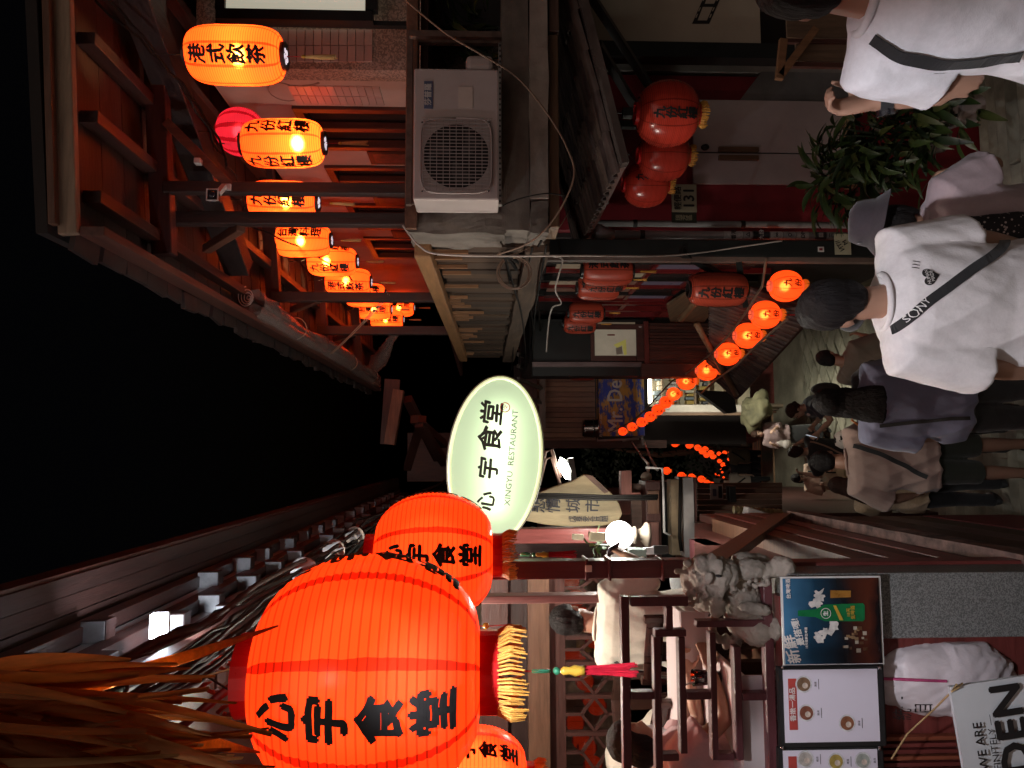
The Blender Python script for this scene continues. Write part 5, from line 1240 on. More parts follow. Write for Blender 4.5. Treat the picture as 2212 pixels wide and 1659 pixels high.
MB().tube(oval(A_ + .012, B_ + .012, 0) + [oval(A_ + .012, B_ + .012, 0)[0]], .008, 6).build('edge_trim', MATS['sign_can'], ov, True)
# tubes inside the box
for dx in (-.30, -.1, .1, .30): lamp('tube_lamp', cc_ + ux * dx * .9 + Vector((0, .07, -.02)) - ov.location, 1.2, (.85, 1.0, .72), ov, .05)
DKG = mat('sign_ink', (.015, .018, .012), .6, 0, bump=0)
for ch, x, y, s_ in (('心', 1052, 1082, 46), ('宇', 1058, 1012, 52), ('食', 1062, 948, 60), ('堂', 1066, 892, 58)):
    text_on('lettering', ch, DKG, P(x, y, Yo - .008), ux, uz, s_ * k_ * .92, ov, .035, .08, brush=.03)
text_on('small_lettering', 'XINGYU  RESTAURANT', mat('sign_grey_ink', (.10, .11, .09), .6, 0, bump=0), P(1105, 988, Yo - .008), ux, uz, 17.5 * k_, ov, 0, sx=1.12)
sm = MB().tube([P(1091, 880, Yo - .008) + (ux * math.cos(t) + uz * math.sin(t)) * 10 * k_ for t in [i * .3 for i in range(22)]], .0035, 5).build('seal_ring', mat('seal_red', (.6, .08, .04), .5, 0, bump=0), ov)
text_on('seal_mark', '令', MATS['seal_red'], P(1091, 880, Yo - .009), ux, uz, 15 * k_, ov, 0)
MB().beam(cc_ + Vector((-A_ + .05, .1, .05)), cc_ + Vector((-A_ - .35, .1, .05)), .04, .04).build('bracket', BLACKM, ov)
# ---- fretwork railing
fr_ = empty('fretwork_railing', tuple(P(1675, 1470, 3.25)), 'dark red fretwork railing of the terrace', 'railing')
for x0, x1, y0, y1 in ((1345, 1363, 1289, 1760), (1363.5, 1487, 1289, 1310), (1439, 1454, 1310.5, 1360), (1415, 1483, 1360.5, 1376), (1415, 1431, 1376.5, 1760), (1468, 1483, 1376.5, 1629), (1431.5, 1467.5, 1629.5, 1645), (1363.5, 1414.5, 1495, 1512), (1483.5, 1535.5, 1495, 1512), (1604.5, 1655.5, 1497, 1514), (1536, 1550, 1367, 1643), (1588, 1604, 1397, 1643), (1550.5, 1587.5, 1629, 1643), (1656, 1676, 1238, 1760), (1505, 1655.5, 1340, 1355), (1536, 1656, 1690, 1705)):
    m = MB(); fb(m, x0, x1, y0, y1, 3.27, .05); m.build('bar', PURPW['x'], fr_, bevel=.004)
# ---- granite pier and lion
gp = empty('granite_pier', tuple(P(2200, 1310, 3.2)), 'speckled grey granite pier under the stone lion', 'pier')
a = P(1900, 1380, 3.2); c = P(1900, 1238, 3.2)
MB().span((a.x, 3.2, gz(3.2) - .3), (c.x, 3.46, P(1705, 1300, 3.2).z)).build('shaft', mat('granite', (.19, .195, .19), .6, .38, 240, .1, kind='speckle'), gp, bevel=.006)
li = empty('stone_lion', tuple(P(1705, 1300, 3.3)), 'weathered carved stone guardian lion on the pier', 'statue')
LS = mat('lion_stone', (.31, .27, .225), .75, .4, 7, .5)
def lp(cx_, cy_, dz=0):
    x = (2640 + cx_ / 3.456) / 1.8228; y = (2120 + cy_ / 3.456) / 1.8228
    return P(x, y, 3.30 + dz)
ku = 3.3 / 1660 / 6.3
lb = MB()
def blob(cx_, cy_, ru, rv, dz=0, rd=None, rot=0):
    """ru: half width across (photo y), rv: half height (photo x)"""
    m_ = Matrix.Rotation(rot, 3, 'Y'); lb.ell(lp(cx_, cy_, dz), (ru * ku, (rd or (ru + rv) / 2) * ku, rv * ku), m_, 22, 14)
blob(470, 480, 270, 250, -.01, 270); blob(330, 560, 250, 190, .03, 240); blob(640, 470, 230, 200, -.06, 210)      # skull, crown, muzzle
blob(790, 480, 200, 130, -.05, 170)                                                                                # jaw
blob(430, 350, 120, 110, -.10, 90); blob(560, 330, 130, 70, -.10, 80); blob(520, 540, 80, 70, -.13, 60)             # brow, nose bridge, cheek
blob(660, 400, 120, 60, -.12, 70); blob(700, 640, 110, 80, -.09, 80)                                               # lips
blob(500, 760, 230, 180, .02, 220); blob(420, 850, 150, 130, .05, 160)                                              # mane
blob(640, 960, 120, 110, -.05, 60, .2); blob(640, 860, 90, 110, -.05, 60)                                           # drooping ear
blob(950, 850, 330, 290, .05, 280); blob(1000, 1100, 260, 260, .06, 260)                                            # chest, trunk
blob(1180, 1250, 220, 230, .02, 200); blob(1330, 1300, 200, 150, .04, 190); blob(1430, 1230, 150, 90, -.02, 150)     # haunch, thigh, hind foot
blob(1080, 420, 150, 220, -.03, 140); blob(1330, 430, 110, 230, -.02, 120); blob(1560, 400, 150, 130, -.04, 150); blob(1470, 380, 140, 120, -.03, 140)  # front leg and paw
blob(1000, 330, 150, 190, .03, 130); blob(1150, 330, 130, 230, .06, 130)                                             # far front leg / ball
blob(1150, 960, 90, 230, -.06, 80, .15)                                                                               # ribbon leg
blob(1560, 800, 560, 80, .06, 260); blob(1500, 1000, 330, 80, .05, 220)                                                # base
for i in range(16):                                                                                                  # tail strap
    t = i / 15; cx_ = 560 + 60 * math.sin(t * 3.1) * -1 + t * 60; cy_ = 1060 + t * 330
    blob(cx_ + 40, cy_, 45, 55, .06, 50)
blob(760, 1400, 120, 60, .06, 60); blob(880, 1430, 90, 90, .05, 70)
rnd = random.Random(4)
for i in range(70):                                                                                                  # curls of mane and beard
    t = rnd.random(); 
    if i < 34: cx_, cy_ = 170 + 330 * rnd.random(), 430 + 480 * rnd.random()
    elif i < 54: cx_, cy_ = 760 + 600 * t, 700 - 120 * t + rnd.uniform(-50, 50)
    else: cx_, cy_ = 480 + 250 * t, 720 + 60 * rnd.random()
    blob(cx_, cy_, 34, 34, -.10 + .05 * rnd.random() + (.08 if cx_ < 300 else 0), 34)
blob(110, 450, 40, 70, 0, 40); blob(230, 330, 60, 60, -.06, 60)
def voxel(mb, vox, smooth=2, amp=0, freq=20, stretch=(1, 1, 1)):
    """fuse overlapping closed shapes into one continuous skin"""
    me = mb.mesh(name='skin'); o = bpy.data.objects.new('skin', me)
    r = o.modifiers.new('r', 'REMESH'); r.mode = 'VOXEL'; r.voxel_size = vox; r.use_smooth_shade = True
    if smooth: s_ = o.modifiers.new('s', 'SMOOTH'); s_.iterations = smooth; s_.factor = .5
    out = evaluated(o); bpy.data.objects.remove(o)
    if amp:
        ns = [v.normal.copy() for v in out.vertices]
        for v, n_ in zip(out.vertices, ns):
            q_ = Vector((v.co.x * stretch[0], v.co.y * stretch[1], v.co.z * stretch[2])) * freq
            v.co += n_ * amp * (noise.noise(q_) + .5 * noise.noise(q_ * 2.3))
    out.polygons.foreach_set('use_smooth', [True] * len(out.polygons)); return out
me = voxel(lb, .0058, 1, .0045, 70)
for v in me.vertices: v.co -= li.location
link_mesh('body', me, LS, li)
ee = MB(); ee.ell(lp(655, 510, -.135), (.006, .02, .013), None, 10, 8); ee.build('nostril', INK, li)
# ---- posters and menus
bp_ = empty('beer_poster', tuple(P(1905, 1340, 3.12)), 'framed drinks poster with green bottle on blue and black', 'poster')
def fpan(x0, x1, y0, y1, Y, name, material, par, dep=.004):
    m = MB(); fb(m, x0, x1, y0, y1, Y, dep); return m.build(name, material, par)
fpan(1690, 1906, 1245, 1438, 3.13, 'frame', MATS['white_paint'], bp_, .012)
def poster_mat():
    m = bpy.data.materials.new('poster_print'); m.use_nodes = True; t = m.node_tree; N = t.nodes; L = t.links; b_ = N['Principled BSDF']
    tc = N.new('ShaderNodeTexCoord'); sp = N.new('ShaderNodeSeparateXYZ'); L.new(tc.outputs['Object'], sp.inputs[0])
    nz = N.new('ShaderNodeTexNoise'); nz.inputs['Scale'].default_value = 9; L.new(tc.outputs['Object'], nz.inputs[0])
    ad = N.new('ShaderNodeMath'); ad.operation = 'MULTIPLY_ADD'; L.new(nz.outputs[0], ad.inputs[0]); ad.inputs[1].default_value = .10; L.new(sp.outputs[2], ad.inputs[2])
    cr = N.new('ShaderNodeValToRGB'); mr = N.new('ShaderNodeMapRange'); mr.inputs[1].default_value = .0; mr.inputs[2].default_value = .46; L.new(ad.outputs[0], mr.inputs[0]); L.new(mr.outputs[0], cr.inputs[0])
    e = cr.color_ramp.elements; e[0].position = .12; e[0].color = (.006, .006, .008, 1); e[1].position = .98; e[1].color = (.06, .19, .34, 1)
    for p_, c_ in ((.22, (.09, .022, .012, 1)), (.34, (.05, .015, .01, 1)), (.45, (.01, .012, .016, 1)), (.72, (.012, .045, .085, 1))): x = e.new(p_); x.color = c_
    L.new(cr.outputs[0], b_.inputs['Base Color']); b_.inputs['Roughness'].default_value = .2; return m
fpan(1694, 1902, 1249, 1434, 3.122, 'print', poster_mat(), bp_)
def pxy(x, y, Y): return P(x, y, Y)
GBT = mat('bottle_green', (.01, .16, .05), .25, .4, 8, 0)
MB().prism([pxy(x, y, 3.118) for x, y in ((1724, 1319), (1724, 1331), (1762, 1333), (1782, 1342), (1864, 1342), (1868, 1338), (1868, 1308), (1864, 1303), (1782, 1306), (1762, 1316))], (0, .002, 0)).build('bottle_print', GBT, bp_)
text_on('bottle_emblem', '生', MATS['white_paint'], P(1784, 1325, 3.115), (1, 0, 0), (0, 0, 1), .022, bp_, .03)
MB().tube([P(1784, 1325, 3.115) + Vector((math.cos(t), 0, math.sin(t))) * .02 for t in [i * .35 for i in range(19)]], .0012, 4).build('bottle_emblem', MATS['white_paint'], bp_)
GLD = mat('gold_print', (.5, .32, .04), .4)
MB().prism([pxy(x, y, 3.116) for x, y in ((1800, 1308), (1806, 1308), (1822, 1340), (1814, 1340))], (0, .001, 0)).build('bottle_band', GLD, bp_)
text_on('bottle_lettering', '18天\n生啤酒', GLD, P(1838, 1323, 3.115), (1, 0, 0), (0, 0, 1), .018, bp_, .02)
MB().prism([pxy(x, y, 3.118) for x, y in ((1794, 1275), (1794, 1292), (1838, 1290), (1838, 1276))], (0, .001, 0)).build('glass_print', mat('beer_amber', (.35, .16, .03), .3, .4, 9, 0), bp_)
FOAM = mat('foam_white', (.60, .58, .55), .5, .5, 18, 0)
rnd = random.Random(3)
for cx_, cy_, n_ in ((1770, 1285, 1), (1765, 1305, 1), (1785, 1366, 1), (1770, 1375, 1), (1800, 1352, 1)):
    pts = []
    for i in range(18):
        a = i / 18 * 6.283; r_ = (11 + 11 * noise.noise(Vector((math.cos(a) * 1.6, math.sin(a) * 1.6, cx_)))); pts.append(pxy(cx_ + r_ * math.cos(a) * 1.2, cy_ + r_ * math.sin(a), 3.1195 - rnd.uniform(0, .001)))
    MB().prism(pts, (0, .0006, 0)).build('splash_print', FOAM, bp_)
for i in range(24):
    x, y = rnd.uniform(1810, 1868), rnd.uniform(1352, 1405); fpan(x, x + rnd.uniform(4, 10), y, y + rnd.uniform(4, 9), 3.119 - rnd.uniform(0, .001), 'ice_print', mat('ice%d' % (i % 3), [(.25, .16, .08), (.10, .045, .02), (.45, .4, .32)][i % 3], .3), bp_, .0006)
yt = Vector((1, 0, .12)).normalized()
text_on('headline', '新鮮', MATS['white_paint'], P(1712, 1402, 3.116), Vector((1, 0, .25)), Vector((-.1, 0, 1)), .058, bp_, .03)
text_on('headline', '最搭嘎!', MATS['white_paint'], P(1724, 1365, 3.116), Vector((1, 0, .25)), Vector((-.1, 0, 1)), .034, bp_, .03)
text_on('headline', '台灣啤酒', MATS['white_paint'], P(1703, 1272, 3.116), (1, 0, 0), (0, 0, 1), .020, bp_, .02)
text_on('headline', '18天極鮮生啤酒', MATS['white_paint'], P(1742, 1378, 3.116), (1, 0, 0), (0, 0, 1), .012, bp_, .01)
def menu(y0, y1, label, title, dishes, seed):
    t = empty('menu_board', tuple(P(1905, (y0 + y1) / 2, 3.1)), label, 'menu', 'menus on the terrace front')
    BK = mat('black_leather', (.02, .02, .02), .4, .2, 30, .1)
    for k in range(3): fpan(1684 - k * 2, 1910 + k, y0 - 3 - k * 2, y1 + 4, 3.10 + k * .009, 'cover', BK, t, .007)
    fpan(1694, 1898, y0 + 2, y1 - 6, 3.095, 'page', mat('menu_page', (.74, .70, .80), .25, .04, 2, 0), t)
    RT = mat('menu_red', (.42, .06, .05), .4)
    if title:
        fpan(1704, 1722, y0 + 22, y1 - 32, 3.0935, 'title_bar', RT, t, .001)
        text_on('title', title, MATS['white_paint'], P(1713, (y0 + y1) / 2 - 5, 3.0925), (1, 0, 0), (0, 0, 1), .026, t, .01)
    for k, (x, y, c_) in enumerate(dishes):
        for r_, cc2, dz in ((18, (.62, .62, .64), 0), (14.5, c_, .0008), (6, (.62, .52, .44), .0016)):
            off = 3 if r_ == 6 else 0
            MB().lathe([(r_ * 3.09 / 1660, 0), (r_ * 3.09 / 1660, .0006)], 22).build('dish_photo', mat('dish_%d_%d' % (r_ * 10, int(c_[0] * 100)), cc2, .4, .4, 30, 0), None)
            o = col.objects[-1]; o.parent = t; o.rotation_euler = (HP, 0, 0); o.location = P(x + off, y + off, 3.0935 - dz) - t.location
        text_on('dish_name', '雞湯', INK, P(x + 26, y, 3.0925), (1, 0, 0), (0, 0, 1), .010, t, .0)
        fpan(x + 32, x + 32.8, y - 11, y + 11, 3.093, 'dish_rule', INK, t, .0005)
    for x in (1690, 1900):
        MB().tube([P(x, y0 - 6, 3.085), P(x, y0 + 2, 3.085)], .006, 8).build('ring', mat('chrome', (.6, .6, .6), .15, 0, bump=0, metal=1), t, True)
menu(1444, 1609, 'black menu with three soup photos next to the drinks poster', '香嫩一湯品', ((1736, 1478, (.20, .12, .07)), (1742, 1540, (.22, .08, .05)), (1830, 1562, (.25, .10, .05))), 1)
menu(1618, 1780, 'black menu with three dishes cut off at the left edge', None, ((1740, 1640, (.45, .42, .38)), (1806, 1645, (.40, .30, .08)), (1864, 1643, (.35, .38, .34))), 2)
fpan(1704, 1722, 1634, 1700, 3.0935, 'title_bar', MATS['menu_red'], bpy.data.objects['menu_board.001'], .001)
# ---- woven sack and hidden-spot signboard
sk = MB(); c_ = P(2050, 1462, 3.26)
sk.ell((0, 0, 0), (.165, .12, .32), None, 90, 70)
for v in sk.v:
    f_ = v.copy(); v.x *= 1 + .14 * math.copysign(1, v.z) * -.6; v *= 1 + .07 * noise.noise(f_ * 9) + .07 * (.3 - abs(noise.noise(Vector((f_.x * 26 + f_.z * 14, f_.y * 10, f_.z * 7))))) + .03 * noise.noise(f_ * 40)
    v.x = math.copysign(min(abs(v.x), .148), v.x); v.z += .04; v += c_
sack = single('woven_sack', sk, mat('woven_pp', (.74, .67, .70), .45, .14, 5, .4), 'white woven sack with pink stripe and black characters beside the pier', 'sack', smooth=True)
so_ = Vector(sack.location)
def onsack(pts): 
    bv = BVHTree.FromPolygons([v + so_ for v in [w.co.copy() for w in sack.data.vertices]], [tuple(p.vertices) for p in sack.data.polygons]); out = []
    for p in pts:
        d = Vector(p).normalized(); h = bv.ray_cast(Vector((0, 0, 0)), d); out.append((h[0] - d * .004) if h[0] is not None else Vector(p))
    return out
q_ = [P(1905 + i * 10, 1466 + i * .4, 3) for i in range(15)]
o = MB().tube(onsack(q_), .006, 6).build('pink_stripe', mat('pink_stripe', (.5, .06, .18), .6), sack)
v_, f_ = glyphs('統一\n目', .01); 
me = bpy.data.meshes.new('sack_lettering'); pts = onsack([P(1975 - p.y * 45 , 1530 - p.x * 26 + 0, 3) for p in v_])
me.from_pydata([p - so_ for p in pts], [], f_); link_mesh('sack_lettering', me, INK, sack)
ws = empty('hidden_spot_sign', tuple(P(2212, 1600, 2.75)), 'tilted white signboard with bold black English lettering', 'sign')
e1 = (P(2046, 1659, 2.75) - P(2002, 1489, 2.75)); 
c0, c1 = P(2052, 1484, 2.75), P(2084, 1672, 2.75); yd = (c0 - c1).normalized(); zd = Vector((yd.z, 0, -yd.x)); zd = -zd if zd.z > 0 else zd
MB().prism([c0, c0 + zd * .5, c1 - yd * .5 + zd * .5, c1 - yd * .5], (0, .015, 0)).build('board', mat('white_board', (.58, .60, .62), .45, .05), ws)
cN = c0 + zd * .10 - yd * .14
text_on('lettering', 'HIDDEN', INK, P(2203, 1660, 2.735), yd, -zd, .155, ws, .035, space=1.02)
text_on('lettering', 'WE ARE', INK, P(2120, 1612, 2.735), yd, -zd, .046, ws, .012)
text_on('lettering', '— DEFINITELY —', INK, P(2152, 1632, 2.735), yd, -zd, .036, ws, 0)
single('sisal_rope', MB().tube([P(1925, 1640, 3.05), P(1960, 1585, 3.05), P(2020, 1530, 2.95), P(2058, 1492, 2.74), P(2072, 1484, 2.735), P(2066, 1478, 2.735), P(2058, 1490, 2.735), P(2080, 1476, 2.73)], .0035, 6), mat('sisal', (.42, .28, .13), .8), 'thin sisal rope tied to the white signboard', 'rope', smooth=True)
# ---- dining furniture on the terrace
CL = mat('table_linen', (.60, .52, .52), .7, .06, 3, .05); LACE = mat('lace_trim', (.40, .36, .37), .8, .7, 70, .2, kind='speckle')
for k, (Y0, Y1, xr, xl, lab) in enumerate(((3.96, 4.26, -.80, -2.3, 'white linen covered table between the seated man and the railing'), (3.36, 3.92, -.95, -2.4, 'white linen covered table nearest the fretwork railing'))):
    zt_ = (-1.0, -1.10)[k]
    t = empty('dining_table', ((xr + xl) / 2, (Y0 + Y1) / 2, -1.82), lab, 'table', 'terrace tables')
    MB().span((xl, Y0, zt_ - .03), (xr, Y1, zt_)).build('tabletop', CL, t, bevel=.006)
    MB().span((xl, Y0 - .012, zt_ - .13), (xr, Y0 - .002, zt_ - .005)).build('cloth_drop', CL, t); MB().span((xl, Y0 - .014, zt_ - .18), (xr, Y0 - .004, zt_ - .132)).build('lace_trim', LACE, t)
    for X in (xl + .1, xr - .1):
        for Y in (Y0 + .07, Y1 - .07): MB().span((X - .03, Y - .03, -1.82), (X + .03, Y + .03, zt_ - .032)).build('leg', DARKW['z'], t)
def chair(x, y, rz, label):
    t = empty('wooden_chair', (x, y, -1.82), label, 'chair', 'terrace chairs', None, rz)
    W_ = wood('chair_wood', (.05, .022, .016), 'z', .3)
    def part(nm, mb): o = mb.build(nm, W_, None, bevel=.006); o.parent = t
    part('seat', MB().span((-.21, -.2, .43), (.21, .2, .46)))
    for a_ in (-.19, .19):
        part('leg', MB().span((a_ - .02, .16, 0), (a_ + .02, .20, .43))); part('leg', MB().span((a_ - .02, -.20, 0), (a_ + .02, -.16, .92)))
    part('backrest', MB().rings([((-.18, -.19, .86), (0, .012, 0), (0, 0, .05)), ((0, -.23, .87), (0, .012, 0), (0, 0, .055)), ((.18, -.19, .86), (0, .012, 0), (0, 0, .05))], 10)); part('splat', MB().span((-.06, -.205, .46), (.06, -.19, .82)))
chair(-1.05, 4.58, -.3, 'dark wooden chair under the man in the white shirt')
chair(-1.75, 5.3, 3.0, 'dark wooden chair of the diner leaning in at the left')
chair(-1.55, 4.05, 2.9, 'dark wooden chair of the diner in the printed shirt')
tg = empty('iced_drink', tuple(P(1560, 1463, 3.6)), 'clear plastic cup of dark iced drink with straw on the near table', 'cup')
b0 = Vector((P(1560, 1463, 3.62).x, 3.62, -1.10)); tg.location = b0
MB().lathe([(.028, .002), (.038, .13), (.036, .13), (.026, .004)], 20).build('cup', glass('cup_plastic'), None, True).parent = tg
MB().lathe([(.026, .004), (.033, .085), (.0, .085)], 20).build('drink', mat('cola', (.06, .01, .012), .1), None, True).parent = tg
MB().tube([(.01, 0, .02), (-.035, 0, .18)], .004, 6).build('straw', MATS['white_paint'], None).parent = tg

# ================================================================= CENTRE LEFT: NEXT SHOPS
dw = empty('driftwood_sign', tuple(P(1350, 1090, 6.6)), 'tall pale driftwood slab sign with brush characters', 'sign')
ol = [(1100, 1118), (1118, 1098), (1135, 1085), (1160, 1066), (1195, 1052), (1235, 1040), (1262, 1025), (1276, 1026), (1300, 1045), (1322, 1066), (1338, 1088), (1345, 1110), (1335, 1130), (1300, 1136), (1230, 1138), (1180, 1134), (1140, 1126)]
MB().prism([P(x, y, 6.6) for x, y in ol], (0, .07, 0)).build('slab', mat('driftwood', (.42, .34, .20), .65, .3, 2.5, .5, stretch=(5, 5, .8)), dw, bevel=.012)
MB().prism([P(x, y, 6.58) for x, y in ((1262, 1026), (1280, 1028), (1316, 1062), (1306, 1066))], (0, .015, 0)).build('bark_strip', BROWNW['z'], dw)
for ch, x in zip('悲情城市', (1165, 1197, 1240, 1282)): text_on('lettering', ch, mat('faded_ink', (.06, .06, .07), .7), P(x, 1091, 6.585), (1, 0, 0), (0, 0, 1), .135, dw, .012, .1, brush=.05)
text_on('small_lettering', '戊\n寅\n孟\n冬\n世\n昌\n題', MATS['faded_ink'], P(1272, 1121, 6.585), (1, 0, 0), (0, 0, 1), .056, dw, .01, line=.85)
cbk = [P(1105, 1076, 6.0), P(1200, 1075, 6.0), P(1300, 1079, 6.0), P(1420, 1078, 6.0)]
for k, dx in enumerate((0, .012, .026)):
    single('vertical_cable', MB().tube([p + Vector((dx, .01 * k, .01 * math.sin(k + i))) for i, p in enumerate(cbk)], .010, 6), CAB, 'black cable hanging in front of the driftwood sign, %s' % ('left', 'middle', 'right')[k], 'cable', smooth=True)
gl = empty('globe_lamp', tuple(P(1405, 1156, 5.6)), 'round white globe lamp glowing on a stone base', 'lamp')
gc = P(1338, 1156, 5.6)
MB().ell(gc, (.102, .102, .102), None, 30, 20).build('globe', glow('globe_glass', (1, .98, .93), 7), gl, True)
MB().lathe([(.06, -.10), (.065, -.115), (.04, -.13), (.05, -.16), (.09, -.19), (.095, -.215), (.07, -.22)], 22, gc).build('base', mat('lamp_base', (.16, .13, .10), .6, .4, 9), gl, True)
lamp('light', gc - gl.location + Vector((.15, -.10, .05)), 42, (1, .95, .85), gl, .1)
fl = empty('flood_light', tuple(P(1230, 1015, 9)), 'bright white flood light on bent pipe arms above the driftwood sign', 'lamp')
fc = P(1222, 1012, 9)
MB().prism([fc + Vector((x_, 0, z_)) for x_, z_ in ((.13, .06), (.03, .10), (-.12, .0), (-.13, -.05), (-.02, -.06), (.10, .0))], (0, .04, 0)).build('lens', glow('flood_lens', (1, 1, .88), 25), fl)
MB().beam(fc + Vector((-.16, .05, -.10)), fc + Vector((.12, .05, -.06)), .10, .07).build('housing', GREYM, fl)
for y0 in (972, 988): MB().tube([P(1165, y0 + 60, 9.1), P(1178, y0 + 4, 9.1), P(1192, y0, 9.1), P(1210, y0 + 60, 9.1)], .022, 8).build('pipe_arm', wood('pipe_rust', (.16, .09, .07), 'z'), fl, True)
lamp('light', fc - fl.location + Vector((.25, .25, -.10)), 14, (1, .98, .85), fl, .06)
nh = empty('next_shop_house', (-.9, 7.6, gz(7.5)), 'timber shop with box counter, grey ledge and plank wall beyond the lamp', 'building')
def nb(x0, x1, y0, y1, Y, material, name, dep=.1, bevel=.004):
    m = MB(); fb(m, x0, x1, y0, y1, Y, dep); return m.build(name, material, nh, bevel=bevel)
nb(1342, 1365, 1017, 1076, 6.9, wood('pink_beam', (.34, .13, .10), 'x'), 'beam_end', .12)
nb(1362, 1384, 1064, 1078, 6.9, MATS['pink_beam_x'], 'corbel')
nb(1365, 1400, 1045, 1210, 7.2, wood('back_boards', (.12, .07, .05), 'z'), 'back_boards', .05)
nb(1396, 1428, 1040, 1200, 7.0, DARKW['x'], 'box_beam', .3)
nb(1399, 1424, 1060, 1110, 6.96, BROWNW['x'], 'box_panel', .03)
nb(1400, 1424, 1128, 1190, 6.96, wood('rosy_panel', (.22, .10, .08), 'x'), 'box_panel', .03)
nb(1428, 1458, 1040, 1205, 7.25, BLACKM, 'recess', .2)
nb(1450, 1476, 1036, 1200, 7.05, mat('tan_panel', (.24, .18, .11), .7, .5, 3, .2), 'tan_panel', .15)
nb(1477, 1500, 1031, 1204, 6.9, mat('grey_ledge', (.34, .32, .31), .6, .25, 3), 'grey_ledge', .3)
nb(1500, 1506, 1031, 1204, 6.92, DARKW['x'], 'ledge_lip', .3)
MB().tube([P(1395, 1010, 6.85), P(1431, 1012, 6.85), P(1433, 1060, 6.85), P(1435, 1150, 6.85), P(1448, 1156, 6.85)], .012, 8).build('white_pipe', mat('white_pvc', (.6, .6, .58), .4), nh, True)
MB().tube([P(1470, 1030, 6.88), P(1468, 1160, 6.88), P(1472, 1190, 6.88)], .016, 8).build('dark_hose', CAB, nh, True)
for i in range(8): nb(1506, 1690, 1043 + i * 12, 1054 + i * 12, 8.6 - i * .25, wood('far_plank%d' % (i % 2), ((.13, .075, .05), (.10, .058, .04))[i % 2], 'z'), 'wall_plank', .05)
nb(1534, 1562, 1046, 1080, 7.9, MATS['white_paper'], 'notice', .01); nb(1552, 1560, 1050, 1076, 7.89, INK, 'notice_print', .005); nb(1540, 1548, 1056, 1072, 7.89, MATS['badge_blue'], 'notice_print', .005)
nb(1575, 1590, 1050, 1085, 7.8, BLACKM, 'lamp_box', .1)
nb(1045, 1345, 1140, 1210, 7.6, DARKW['z'], 'dark_wall', .1)
MB().span((-4, 9.5, -9), (-.75, 17, -1.2)).build('mass', DARKW['y'], nh)
hs = empty('horn_speaker', tuple(P(1405, 1030, 7.4)), 'cream horn loudspeaker beside the street cables', 'loudspeaker')
hc = P(1396, 1031, 7.4)
o = MB().lathe([(.054, 0), (.05, .006), (.03, .05), (.022, .09), (.03, .1), (.03, .16)], 24).build('horn', mat('horn_cream', (.5, .47, .38), .5), None, True); o.parent = hs; o.location = hc - hs.location; o.rotation_euler = (-HP - .2, 0, .25)
o = MB().ell((0, 0, .02), (.014, .014, .02), None, 10, 8).build('driver', MATS['horn_cream'], None, True); o.parent = hs; o.location = hc - hs.location; o.rotation_euler = (-HP - .2, 0, .25)
for k, pts in enumerate((((1365, 955, 16), (1385, 985, 12), (1400, 1002, 8.5), (1400, 1020, 7.5)), ((1390, 950, 16), (1405, 990, 11), (1420, 1015, 7.5)))):
    single('street_cable', MB().tube([P(*p) for p in pts], .016, 6), CABW, 'pale cable running from the painted sign to the horn speaker, %s' % ('upper', 'lower')[k], 'cable', smooth=True)
# stacked cups, buckets and clutter on the counter
cu = empty('stacked_cups', tuple(P(1685, 1105, 7)), 'tall stack of ribbed yellowish paper cups beside the stairs', 'cups')
for i in range(11):
    p = P(1590 + i * 9.5, 1101 + i * .6, 7.0)
    o = MB().lathe([(.026, -.02), (.034, .02), (.036, .022), (.036, .017)], 16, p - cu.location).build('cup', mat('paper_cup', (.55, .45, .25), .5, .2), None, True); o.parent = cu
single('plastic_tray', MB().box(P(1640, 1118, 6.8), (.12, .1, .3), (.2, .3, 0)), mat('white_plastic', (.55, .5, .48), .4), 'crumpled white plastic packet under the stacked cups', 'packet', bevel=.01)
plant('potted_plant', P(1318, 1178, 5.5), 'small trailing green plant beside the globe lamp', 16, .07, .14, 44, sizes=(.35, .6))
rnd = random.Random(17)
for i, (x, y, c_, w_, lab) in enumerate(((1290, 1160, (.50, .46, .33), 14, 'cream switch box beside the globe lamp'), (1248, 1160, (.52, .48, .36), 10, 'square cream socket on the red post'), (1332, 1195, (.45, .44, .43), 12, 'clear plastic bottle on the counter'), (1376, 1195, (.10, .13, .12), 16, 'dark green crate on the counter'), (1405, 1190, (.42, .42, .44), 12, 'crumpled pale bag on the counter'), (1425, 1188, (.03, .03, .03), 14, 'black box with white label on the counter'))):
    p = P(x, y, 5.4); single('counter_item', MB().box(p, (w_ * 5.4 / 1660 * 1.3, .08, w_ * 5.4 / 1660 * 2.4), (rnd.uniform(-.1, .1), rnd.uniform(-.1, .1), rnd.uniform(-.2, .2))), mat('item%d' % i, c_, .5, .2), lab, 'clutter', bevel=.008)
MB().span((-1.4, 5.2, -1.62), (-.62, 5.6, -1.50)).build('counter', PURPW['x'], rs)
m = MB(); fb(m, 1265, 1279, 1222, 1236, 3.9, .025); single('light_switch', m, MATS['white_paint'], 'white push switch on the dark red post', 'switch', bevel=.003)
o = MB().lathe([(.008, 0), (.008, .006)], 14).build('button', MATS['white_paint'], bpy.data.objects['light_switch']); o.location = (0, -.014, .014); o.rotation_euler = (HP, 0, 0)
# small ornaments hanging inside
for k, (x, y) in enumerate(((1050, 1352), (1080, 1220))):
    t = empty('hanging_charm', tuple(P(x, y, 4.2)), 'small red tasselled charm hanging in the terrace opening, %s' % ('left', 'right')[k], 'ornament', 'charms')
    o = MB().ell((0, 0, 0), (.018, .018, .018), None, 12, 8).build('bead', AMBER, None, True); o.parent = t
    o = MB().tube([(0, 0, .15), (0, 0, -.02), (.004, 0, -.12)], .003, 5).build('cord', REDTH, None); o.parent = t
